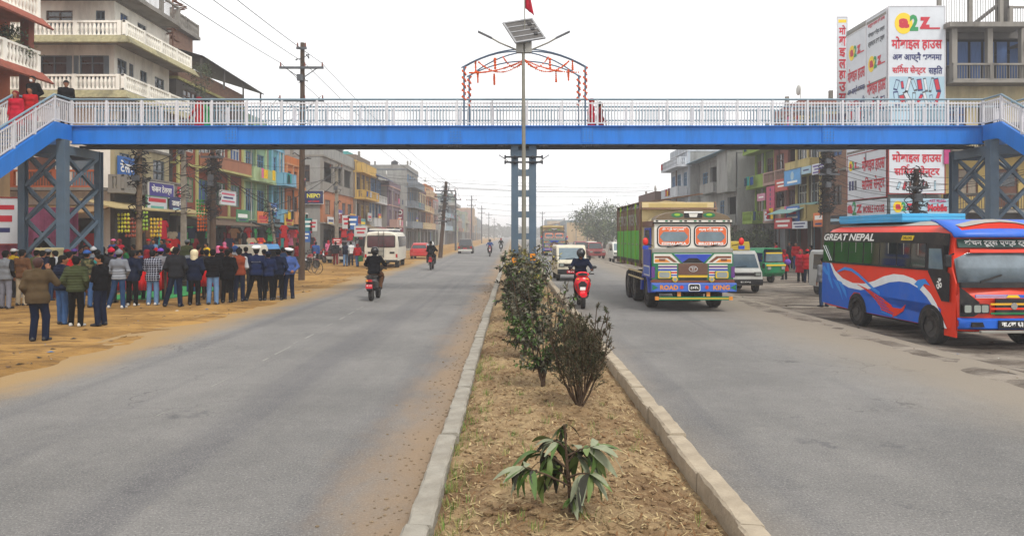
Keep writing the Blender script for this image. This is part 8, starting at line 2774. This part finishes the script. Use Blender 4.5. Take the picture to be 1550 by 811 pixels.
# shoppers in front of the left shops
shop = [
 (225, 34.5, .28, dict(top=('jacket', 'darkblue'), hat=('cap', 'red'), pose='folded', turn=PI), 'man in blue jacket with red cap and folded arms on the shop step'),
 (233, 35.2, .28, dict(top=('vest', 'paledenim'), sleeves='navy', pose='stand', turn=PI), 'man in pale blue vest beside the folded arms man'),
 (246, 36, .28, dict(top=('jacket', 'navy'), turn=2.6), 'man in navy left of the red motorbike rider'),
 (256, 37, .28, dict(top=('coat', 'red'), hat=('cap', 'red'), turn=2.2), 'person in bright red jacket and red cap on the shop step'),
 (181, 34.5, .28, dict(top=('jacket', 'crimson'), hat=('scarf', 'maroon'), turn=2.8), 'woman in crimson with maroon headscarf at the snack shop'),
 (172, 35, .28, dict(top=('jacket', 'blue'), hat=('cap', 'pink'), turn=3.0), 'person in blue with pink cap at the snack shop'),
 (313, 40, .05, dict(top=('kurta', 'yellow'), hem=.6, turn=2.5), 'woman in yellow tunic next to the wire tangle'),
 (340, 44, .05, dict(top=('kurta', 'maroon'), hem=.55, hat=('scarf', 'pink'), turn=1), 'woman in maroon tunic before the glass shop front'),
 (382, 42, .05, dict(top=('kurta', 'crimson'), hem=.5, hat=('scarf', 'crimson'), turn=2), 'woman wrapped in crimson beside the orange turban'),
 (395, 40, .05, dict(top=('coat', 'orange'), hat=('scarf', 'orange'), turn=2.4), 'person in orange with orange head cloth'),
 (402, 44, .05, dict(top=('jacket', 'violet'), turn=1.5), 'person in violet right of the orange head cloth'),
 (450, 47, .0, dict(top=('jacket', 'maroon'), turn=1.2), 'person in maroon left of the wooden pole'),
 (478, 53, .0, dict(top=('coat', 'blue'), legs='black', pose='walk', turn=PI * .1), 'man in blue jacket walking past the parked bicycles'),
 (497, 66, .0, dict(top=('kurta', 'pink'), hem=.5, hat=('scarf', 'crimson'), pose='walk2', turn=.2), 'woman in pink shawl walking before the shops'),
 (508, 54.5, .0, dict(top=('coat', 'charcoal'), legs='maroon', pose='walk2', hair=True, turn=.3), 'man in charcoal coat and maroon trousers walking'),
 (523, 52, .0, dict(top=('vest', 'navy'), sleeves='palegrey', legs='paledenim', pose='walk', turn=.2), 'man in navy vest and pale jeans walking by the dark jeep'),
 (531, 53.5, .0, dict(top=('jacket', 'white'), legs='navy', pose='stand', turn=.4), 'person in white close beside the pale jeans walker'),
 (541, 51, .0, dict(top=('coat', 'red'), legs='midden', hat=('hood', 'maroon'), pose='walk', turn=.4, scale=.92), 'girl in red hooded jacket left of the minibus'),
 (517, 64, .0, dict(top=('kurta', 'yellow'), hem=.5, turn=.6), 'woman in yellow standing among the shop clothes'),
 (490, 70, .2, dict(top=('jacket', 'navy'), turn=2), 'man in navy at the far shop step'),
]
for u, yy, z, kw, lab in shop:
 kw = dict(kw)
 turn = kw.pop('turn', 0)
 x = (u - 775) * yy / 1120
 kw.setdefault('legs', 'black')
 person((x, yy, z), turn, lab, group='people at the left shops', **kw)
gb = MB().prism([(-.16, 0), (.16, 0), (.13, .36), (-.13, .36)], 'y', -.07, .07).build('shopping_bag', CL['green'], loc=((546 - 775) * 50.8 / 1120, 50.8, .42))
tag(gb, 'green shopping bag carried by the girl in red', 'bag')
# right verge
right = [
 (1187, 39.5, dict(top=('kurta', 'red'), hem=.48, hat=('scarf', 'maroon'), turn=.3, scale=.93), 'woman in red shawl carrying a bag beside the green rickshaw'),
 (1212, 37.5, dict(top=('kurta', 'crimson'), hem=.5, hat=('scarf', 'red'), turn=2.6, scale=.95), 'woman in red next to the silver van'),
 (1222, 37.0, dict(top=('kurta', 'red'), hem=.7, hat=('cap', 'red'), legs='navy', turn=-.6, scale=.96), 'woman in red top and dark trousers closest to the silver van'),
 (1205, 47, dict(top=('jacket', 'red'), legs='denim', turn=2.8), 'man in red jacket and jeans at the shop entrance'),
 (1196, 48.5, dict(top=('jacket', 'charcoal'), legs='black', turn=2.2), 'man in charcoal left of the red jacket man'),
 (1228, 46.5, dict(top=('jacket', 'navy'), legs='denim', turn=1.2), 'man in navy right of the red jacket man'),
 (1175, 50, dict(top=('kurta', 'crimson'), hem=.5, turn=1.4), 'woman in crimson at the brick heap'),
 (1247, 24.5, dict(top=('jacket', 'grey'), legs='denim', turn=.3, scale=.95), 'person in grey hidden behind the rear of the bus'),
]
for u, yy, kw, lab in right:
 kw = dict(kw)
 turn = kw.pop('turn', 0)
 kw.setdefault('legs', 'black')
 person(((u - 775) * yy / 1120, yy, -.17 if yy < 46.9 else .02), turn, lab, group='people on the right verge', **kw)
hb = MB().ell((0, 0, 0), (.18, .1, .16), 10, 8).build('shoulder_bag', CL['violet'], None, True, loc=(14.62, 39.25, .78))
tag(hb, 'violet shoulder bag on the woman in red shawl', 'bag')
# on the footbridge
DK = ZB + .13
for u, yy, dz, kw, lab in (
 (302, 27.7, 0, dict(top=('kurta', 'red'), hem=.5, hat=('scarf', 'maroon'), turn=PI / 2), 'woman in red sari crossing the left half of the footbridge'),
 (312, 28.0, 0, dict(top=('kurta', 'green'), hem=.5, turn=PI / 2, hair='long'), 'woman in green walking beside the red sari on the footbridge'),
 (895, 27.5, 0, dict(top=('kurta', 'crimson'), hem=.5, hat=('scarf', 'red'), turn=-PI / 2, scale=.95), 'left of two women in red on the middle of the footbridge'),
 (908, 27.9, 0, dict(top=('kurta', 'maroon'), hem=.5, turn=-PI / 2, scale=.92, hair='long'), 'right woman in maroon on the middle of the footbridge')):
 kw = dict(kw)
 turn = kw.pop('turn')
 kw.setdefault('legs', 'black')
 person(((u - 775) * yy / 1120, yy, DK + dz), turn, lab, pose='walk', group='people on the footbridge', **kw)
person((-17.15, 26.5, ZT - .01), PI - .2, 'man in black coat with white face mask on the left landing', top=('coat', 'black'), legs='black', mask='white', pose='pockets', fine=True, group='people on the footbridge')
person((-16.45, 27.3, ZT - .01), PI + .6, 'man in dark cap on the landing behind the white mask man', top=('coat', 'black'), legs='black', hat=('cap', 'black'), group='people on the footbridge')
for i, (x, d, kw, lab) in enumerate(((-17.1, 1.55, dict(top=('kurta', 'maroon')), 'woman in maroon on the left stairs, lowest of the three'), (-16.6, 1.1, dict(top=('kurta', 'crimson'), hat=('scarf', 'maroon')), 'woman in crimson with maroon scarf in the middle of the left stairs'), (-16.35, .75, dict(top=('kurta', 'red')), 'woman in red at the top of the left stairs'))):
 y_ = 25.86 - d
 person((x, y_, ZT - .57 * d - .12), PI + .1 * i, lab, hem=.5, legs='maroon', hair='long', scale=.92, group='people on the footbridge', **kw)
# riders
def rider(sc, label, fine=False, seat=(0, 1.0, .13), pose='ride', **kw):
 c, s = math.cos(sc.rotation_euler.z), math.sin(sc.rotation_euler.z)
 p = sc.location + Vector((seat[0] * c - seat[1] * s, seat[0] * s + seat[1] * c, seat[2]))
 return person(p, sc.rotation_euler.z + PI, label, pose=pose, fine=fine, group='riders on two wheelers', **kw)
rider(SC_RED, 'rider in dark jacket and black helmet on the red scooter', fine=True, top=('jacket', 'navy'), legs='black', hat=('helmet', 'black'))
rider(SC_BLK, 'rider in black jacket and helmet seen from behind on the black scooter', fine=True, top=('coat', 'q_black'), legs='brown', hat=('helmet', 'black'))
rider(MBK, 'rider in black on the motorbike further up the left lane', seat=(0, 1.15, .13), top=('jacket', 'black'), legs='black', hat=('helmet', 'white'))
rider(MBK, 'pillion passenger in black behind the motorbike rider', seat=(0, 1.6, .17), pose='passenger', top=('jacket', 'black'), legs='charcoal')
MBK['label'] = 'black and red motorbike with two riders going away on the left'
# more two wheelers, copied: far traffic and bikes parked among the crowd
far = [(-2.3, 76, 0, 'red', 'motorbike coming towards the camera far down the left lane'), (-1.5, 100, 0, 'dark', 'second motorbike further up near the median on the left'), (4.6, 108, 0, 'dark', 'motorbike close behind the far truck'), (6.2, 116, 0, 'red', 'red motorbike right of the far truck'),
  (7.2, 98, 0, 'dark', 'dark motorbike at the right kerb before the parked cars'), (5.6, 134, 0, 'dark', 'motorbike in the middle of the far right lane'), (8.0, 126, 0, 'red', 'red motorbike far along the right kerb'), (4.0, 150, 0, 'dark', 'most distant motorbike near the median on the right')]
BK2 = paint('bike_dark', '#26272c')
for i, (x, y_, rz, c, lab) in enumerate(far):
 m = dup(MBK, (x, y_, 0), rz, lab, 'distant motorbikes', swap={'paint_bike_red': BK2} if c == 'dark' else None)
 rider(m, 'rider in %s jacket on the %s' % (('blue', 'black', 'grey', 'maroon', 'brown', 'navy', 'red', 'olive')[i], lab), seat=(0, 1.15, .13), top=('jacket', ('blue', 'black', 'grey', 'maroon', 'brown', 'navy', 'red', 'olive')[i]), legs='black', hat=('helmet', ('black', 'red', 'white', 'black', 'blue', 'black', 'grey', 'black')[i]))
park = [(270, 33, 1.2, 'red', 'red and white motorbike parked by the square concrete pole'), (292, 35, 1.0, 'dark', 'motorbike parked behind the cream hood man'), (318, 34, 1.3, 'dark', 'motorbike parked in front of the tangle pole'), (345, 35.5, .9, 'dark', 'motorbike parked behind the brown vest man'), (368, 36, 1.1, 'dark', 'motorbike parked left of the policemen'), (205, 34, 1.4, 'dark', 'motorbike parked at the peeling pole'),
  (470, 46, 1.0, 'dark', 'motorbike parked beyond the bicycle at the wooden pole'), (484, 49, 1.1, 'red', 'red motorbike parked behind the blue jacket walker'), (463, 51, .9, 'dark', 'motorbike parked in the row by the wooden pole'), (494, 58, .8, 'red', 'small red motorbike parked before the pink shawl woman')]
for u, y_, rz, c, lab in park:
 dup(MBK, ((u - 775) * y_ / 1120, y_, .0), rz, lab, 'parked motorbikes', swap={'paint_bike_red': BK2} if c == 'dark' else None)
b2 = dup(BIC, (-10.95, 41.6, .02), R(80), 'nearer bicycle with its wheel showing right of the wooden pole')
mo = dup(MBK, (-9.95, 13.6, .0), 1.9, 'motorbike at the left edge of the picture with only its wheel in view')
dup(TRUCK, (4.5, 79, 0), 0, 'second painted truck far behind the cream minivan', 'cargo trucks', swap={'paint_truck_grass': paint('truck_faded', '#6b7078'), 'paint_truck_white': paint('truck_grey', '#8a8c8e')})
# ---------------------------------------------------------------- plants on the median and trees
LEAF = [M('leaf_dusty', '#4a4a38', .7, var=.3, scale=8), M('leaf_dark', '#2a2a1e', .65, var=.3, scale=8), M('leaf_grey', '#6a6757', .75, var=.2, scale=8), M('leaf_fresh', '#4a642c', .6, var=.25, scale=8)]
BARK = M('bark', '#4a3a2c', .9, var=.3, scale=8, bump=.6)
def leaf_mesh(l, w, droop, mat):
 mb = MB()
 n = 6
 rows_ = []
 for i in range(n + 1):
  t = i / n
  ww = w * math.sin(PI * min(1, t * .93 + .04)) ** .8 / 2
  y, z = l * t * (1 - .25 * droop * t), -droop * l * t * t * .8
  rows_.append([(-ww, y, z + .18 * ww), (0, y, z), (ww, y, z + .18 * ww)])
 mb.loft(rows_, caps=False, closed=False)
 return mb.mesh('leaf', mat, True)
LM = [leaf_mesh(.24, .064, d, m) for d in (.5, 1.0) for m in (M('leaf_light', '#66793f', .55, var=.25, scale=8), M('leaf_sage', '#83896e', .7, var=.3, scale=8), LEAF[3], LEAF[1])]
sap = thing('mango_sapling', 'young sapling with long drooping leaves in the foreground of the median', 'sapling', (.41, 5.5, .05))
SX = lambda u, v: ((u - 775) * 5.5 / 1120 - .41, 2.2 - (v - 356) * 5.5 / 1120 - .05)
stem = [(SX(865, 812)), SX(864, 770), SX(862, 735), SX(858, 700), SX(856, 668), SX(855, 640)]
MB().tube([(x, .02 * math.sin(i), z) for i, (x, z) in enumerate(stem)], [.022, .018, .015, .011, .008, .004], 8).build('stem', BARK, sap, True)
lr = random.Random(8)
branches = [((862, 735), (792, 700), -.10, 16, 2.9), ((859, 708), (818, 690), .12, 12, 2.4), ((857, 690), (898, 672), -.06, 18, .1), ((858, 700), (880, 690), .12, 12, .7), ((857, 680), (838, 668), .05, 12, 2.6), ((856, 668), (853, 642), .0, 7, 1.5), ((863, 762), (868, 742), -.08, 17, -1.2), ((862, 730), (846, 716), .1, 10, 2), ((862, 722), (890, 708), -.12, 12, -.4)]
for (a, b, dy, n, az) in branches:
 (x0, z0), (x1, z1) = SX(*a), SX(*b)
 MB().tube([(x0, 0, z0), ((x0 + x1) / 2, dy * .5, (z0 + z1) / 2 + .015), (x1, dy, z1)], [.009, .007, .004], 6).build('branch', BARK, sap, True)
 for k in range(int(n * 1.35)):
  t = 1 - .5 * lr.random() ** 1.4
  a_ = az + lr.gauss(0, 1.0)
  big = lr.uniform(.65, 1.15) * (.62 if n in (7, 17) else 1)
  obj('leaf', LM[lr.randrange(8)], sap, loc=(x0 + (x1 - x0) * t, dy * t, z0 + (z1 - z0) * t), rot=(lr.uniform(-.7, .45), lr.uniform(-.5, .5), a_ - PI / 2), scale=(big,) * 3)
def crown(name, parent, c, rad, n, ls, mats, seed, shape='ell', up=.3, clump=14, lw=.42):
 """many small leaf faces in clumps through the crown's volume; gaps stay open"""
 r = random.Random(seed)
 nc = max(1, n // clump)
 V, F, MI = [], [], []
 for i in range(nc):
  while True:
   p = Vector((r.uniform(-1, 1), r.uniform(-1, 1), r.uniform(-1, 1)))
   if p.length < 1 and p.length > r.random() * .75:
    break
  if shape == 'cone':
   k = 1 - .55 * max(0, p.z + .1)
   p.x *= k
   p.y *= k
  cc = Vector((c[0] + p.x * rad[0], c[1] + p.y * rad[1], c[2] + p.z * rad[2]))
  mi = r.choices(range(len(mats)), [3] + [1] * (len(mats) - 1))[0]
  d0 = (p + Vector((0, 0, up))).normalized()
  sp_ = min(rad) * .22
  for j in range(clump):
   q = cc + Vector((r.gauss(0, sp_), r.gauss(0, sp_), r.gauss(0, sp_)))
   d = (d0 + Vector((r.gauss(0, .7), r.gauss(0, .7), r.gauss(0, .55)))).normalized()
   s = d.orthogonal().normalized()
   s = (Matrix.Rotation(r.uniform(0, 6.3), 3, d) @ s) * ls * lw * r.uniform(.7, 1.2)
   l = ls * r.uniform(.7, 1.25)
   b = len(V)
   V += [q, q + d * l * .5 + s * .5, q + d * l, q + d * l * .5 - s * .5]
   F.append((b, b + 1, b + 2, b + 3))
   MI.append(mi if r.random() < .75 else r.randrange(len(mats)))
 me = bpy.data.meshes.new(name)
 me.from_pydata([tuple(v) for v in V], [], F)
 for m in mats:
  me.materials.append(m)
 me.polygons.foreach_set('material_index', MI)
 return obj(name, me, parent)
def shrub(label, x, y, h, w, n, ls, mats, seed, stems=5, name='shrub', low=.25, up=.6, lw=.42, steep=.0, bow=1.4):
 """several arching stems with side twigs; leaves sit in pairs along the twigs"""
 t = thing(name, label, 'shrub', (x, y, soil_at(min(1.4, max(-.4, x)), y) - .03))
 r = random.Random(seed)
 V, F, MI = [], [], []
 per = max(4, n // (stems * 9))
 wood = MB()
 for i in range(stems):
  a = i * 2.4 + r.uniform(-.5, .5)
  out = w * .5 * r.uniform(.25, 1)
  hh = h * r.uniform(.72, 1.04)
  P_ = []
  for k in range(7):
   q = k / 6
   o = out * q ** bow
   P_.append(Vector((math.cos(a) * o + r.gauss(0, .012), math.sin(a) * o + r.gauss(0, .012), hh * q)))
  wood.tube(P_, [.012 * (1 - .8 * k / 6) + .002 for k in range(7)], 5)
  tone = r.random()
  for m in range(9):
   q = low + (1 - low) * (m + r.random()) / 9
   f = q * 6
   k = min(5, int(f))
   p0 = P_[k].lerp(P_[k + 1], f - k)
   b = a + r.gauss(0, 1.5)
   L = w * .34 * (1.15 - q) * r.uniform(.5, 1.2) + ls * .6
   d = Vector((math.cos(b), math.sin(b), r.uniform(.1, .9) * up + steep)).normalized()
   p1 = p0 + d * L
   wood.tube([p0, p1], [.004, .0015], 3, False)
   for j in range(per):
    s_ = (j + r.random()) / per
    c = p0.lerp(p1, .15 + .85 * s_)
    e = (d * r.uniform(.2, 1.0) + Vector((r.gauss(0, .6), r.gauss(0, .6), r.gauss(.05, .5) + steep * .6))).normalized()
    u = e.cross(Vector((r.gauss(0, .3), r.gauss(0, .3), 1))).normalized()
    l = ls * r.uniform(.6, 1.25)
    ww = u * l * lw * .5
    dn = Vector((0, 0, -l * r.uniform(.05, .3)))
    b0 = len(V)
    V += [c, c + e * l * .45 + ww, c + e * l + dn, c + e * l * .45 - ww]
    F.append((b0, b0 + 1, b0 + 2, b0 + 3))
    mi = int(tone * len(mats)) if r.random() < .55 else r.randrange(len(mats))
    MI.append(min(mi, len(mats) - 1))
 wood.build('stems', BARK, t)['kind'] = 'stuff'
 me = bpy.data.meshes.new('foliage')
 me.from_pydata([tuple(v) for v in V], [], F)
 for m in mats:
  me.materials.append(m)
 me.polygons.foreach_set('material_index', MI)
 obj('foliage', me, t)['kind'] = 'stuff'
 return t
MBR = M('leaf_bronze', '#5a4c38', .75, var=.3, scale=8)
MYL = M('leaf_yellowed', '#8a8038', .7, var=.3, scale=8)
shrub('brownish green cypress bush on thin stems behind the foreground sapling', .80, 8.8, 1.2, .80, 6000, .05, [M('cypress_brown', '#4a4431', .85, var=.3, scale=6), MBR, M('cypress_green', '#39422a', .85, var=.3, scale=6)], 1, 16, 'cypress_bush', .2, up=1.0, lw=.22, steep=.6, bow=.7)
cyp = [o for o in bpy.data.objects if o.name == 'cypress_bush'][0]
for k in range(9):
 a = k * 2.4
 q = .05 + .19 * (k / 9) ** .6
 hh = .82 + .3 * (1 - k / 9) * lr.uniform(.7, 1.1)
 crown('foliage', cyp, (math.cos(a) * q, math.sin(a) * q, hh - .30), (.10, .10, .30), 900, .05, [MATS['cypress_brown'], MBR, MATS['cypress_green']], 200 + k, up=1.6, clump=9, lw=.2)['kind'] = 'stuff'
leafy = [LEAF[1], LEAF[0], LEAF[2], LEAF[3]]
shrub('leafy shrub left of the cypress bush', .42, 10.1, 1.3, .82, 2300, .085, leafy, 2, 8, low=.2)
shrub('sparse shrub with bare stems right of the leafy one', .68, 12.4, 1.4, .7, 420, .085, leafy, 3, 6, low=.3)
shrub('dense dark shrub third along the median', .22, 12.6, 1.42, .9, 2400, .09, leafy, 4, 8, low=.15)
shrub('shrub fourth along the median with a gap in its middle', .30, 15.2, 1.5, 1.0, 1900, .10, leafy, 5, 8, low=.2)
shrub('shrub fifth along the median with drooping leaf sprays', .12, 18.0, 1.55, 1.15, 1500, .14, leafy, 6, 7, low=.25, up=.1)
shrub('wide shrub sixth along the median', .45, 20.6, 1.5, 1.3, 1600, .14, leafy + [MYL], 7, 8, low=.2, up=.1)
shrub('yellowing shrub in front of the pier reflectors', .2, 23.6, 1.65, 1.2, 1100, .16, leafy + [MYL, MYL], 8, 8, low=.2, up=.1)
shrub('thin shrub with spreading bare branches right of the pier', .95, 24.2, 1.8, 1.5, 150, .15, leafy + [MYL], 9, 8, low=.4)
shrub('low shrub just beyond the pier', .4, 31, 1.3, 1.4, 600, .14, leafy, 10, 6)
for i, y_ in enumerate((36, 42, 49, 57, 66)):
 shrub('%s distant shrub on the median beyond the pier' % ('first', 'second', 'third', 'fourth', 'fifth')[i], random.uniform(.1, .9), y_, 1.3, 1.4, 500, .16, leafy, 20 + i, 4)
def tree(label, x, y, h, w, n, ls, mats, seed, trunk=.3, z=0.0, cat='tree', name='tree'):
 t = thing(name, label, cat, (x, y, z))
 r = random.Random(seed)
 MB().tube([(0, 0, -.2), (.05 * w, 0, h * .3), (0, .03 * w, h * .62)], [trunk, trunk * .75, trunk * .35], 8).build('trunk', BARK, t, True)
 for i in range(6):
  a = i * 1.1 + r.random()
  MB().tube([(0.03 * w, 0, h * r.uniform(.28, .45)), (math.cos(a) * w * .2, math.sin(a) * w * .2, h * .6), (math.cos(a) * w * .4, math.sin(a) * w * .4, h * r.uniform(.65, .9))], [trunk * .35, trunk * .2, trunk * .06], 5).build('limb', BARK, t, True)
 mb = None
 o = crown('crown', t, (0, 0, h * .64), (w / 2, w / 2, h * .37), n, ls, mats, seed)
 return t
TL = [M('tree_leaf', '#46523a', .8, var=.3, scale=2), M('tree_leaf_dark', '#2c3626', .8, var=.3, scale=2), M('tree_leaf_light', '#66704c', .8, var=.3, scale=2)]
for i, (u, y_, h, w, lab) in enumerate(((903, 150, 8.4, 9, 'hazy broad tree left of the painted truck'), (925, 165, 8.6, 11, 'hazy tree right behind the far tree line'), (914, 135, 4.4, 7, 'low hazy tree in front of the far tree line'), (884, 260, 8, 9, 'palest tree at the end of the right verge'))):
 tree(lab, at(u, y_)[0], y_, h, w, 2200, .55, TL, 60 + i, .35)
for i, (u, y_, h, w, lab) in enumerate(((1112, 60, 2.7, 3.0, 'dusty green tree right of the painted truck cab'), (1132, 59, 2.5, 3.0, 'dusty tree above the brick heap'), (1150, 61, 2.8, 2.4, 'dark bush under the shop awnings on the right'))):
 tree(lab, at(u, y_)[0], y_, h, w, 1300, .22, TL, 70 + i, .14, -.2)
pt = thing('potted_plant', 'bushy green plant growing on the orange house balcony', 'plant', (-20.6, 30.5, 9.0))
MB().cyl((0, 0), 'z', .22, 0.12, .5, 12, .28).build('pot', TILE, pt)
crown('foliage', pt, (0, 0, 1.1), (.7, .7, .7), 900, .16, TL, 90)['kind'] = 'stuff'
cp = thing('creeper', 'pale creeper trailing from the roof corner under the black awning', 'plant', (-19.5, 46.2, 11.0))
crown('foliage', cp, (0, 0, 1.0), (.7, .6, 1.0), 800, .14, TL, 91)['kind'] = 'stuff'
# heap of bricks on the right verge
hp_ = thing('brick_heap', 'stacked heap of red bricks beside the green rickshaw', 'bricks', (18.3, 55, -.18))
BM = MB().box(-.115, .115, -.055, .055, -.037, .037).mesh('brick', M('brick_clay', '#8c4a36', .9, var=.25, scale=5))
br = random.Random(2)
for k in range(150):
 i, j = k % 15, k // 15
 obj('brick', BM, hp_, loc=(-1.8 + i * .25 + br.uniform(-.02, .02), br.uniform(-.03, .03), .04 + j * .078), rot=(0, 0, br.uniform(-.08, .08)))
wd = []
r = random.Random(44)
V, F = [], []
for i in range(15000):
 x = r.uniform(-150, 160)
 y = r.uniform(520, 640)
 h = 5 + 6 * vnoise(np.array([x * .06]), np.array([y * .02]), 3)[0]
 q = Vector((x, y, h * r.random() ** .6))
 a, b = Vector((r.gauss(0, 1), r.gauss(0, .5), r.gauss(0, .7))), Vector((r.gauss(0, 1), r.gauss(0, .5), r.gauss(0, .7)))
 k = len(V)
 V += [tuple(q), tuple(q + a), tuple(q + a + b), tuple(q + b)]
 F.append((k, k + 1, k + 2, k + 3))
me = bpy.data.meshes.new('woods')
me.from_pydata(V, [], F)
me.materials.append(TL[1])
obj('woods', me)['kind'] = 'stuff'
# ---------------------------------------------------------------- haze
hz = MB().box(-175, 175, -30, 920, -1.6, 19).build('haze', M('haze_placeholder', '#ffffff', var=0))
hz['kind'] = 'stuff'
hm = bpy.data.materials.new('haze_air')
hm.use_nodes = True
hm.node_tree.nodes.remove(hm.node_tree.nodes['Principled BSDF'])
pv = hm.node_tree.nodes.new('ShaderNodeVolumePrincipled')
pv.inputs['Color'].default_value = (.93, .94, .97, 1)
pv.inputs['Density'].default_value = .0015
pv.inputs['Anisotropy'].default_value = .2
hm.node_tree.links.new(pv.outputs[0], hm.node_tree.nodes['Material Output'].inputs['Volume'])
hz.data.materials[0] = hm
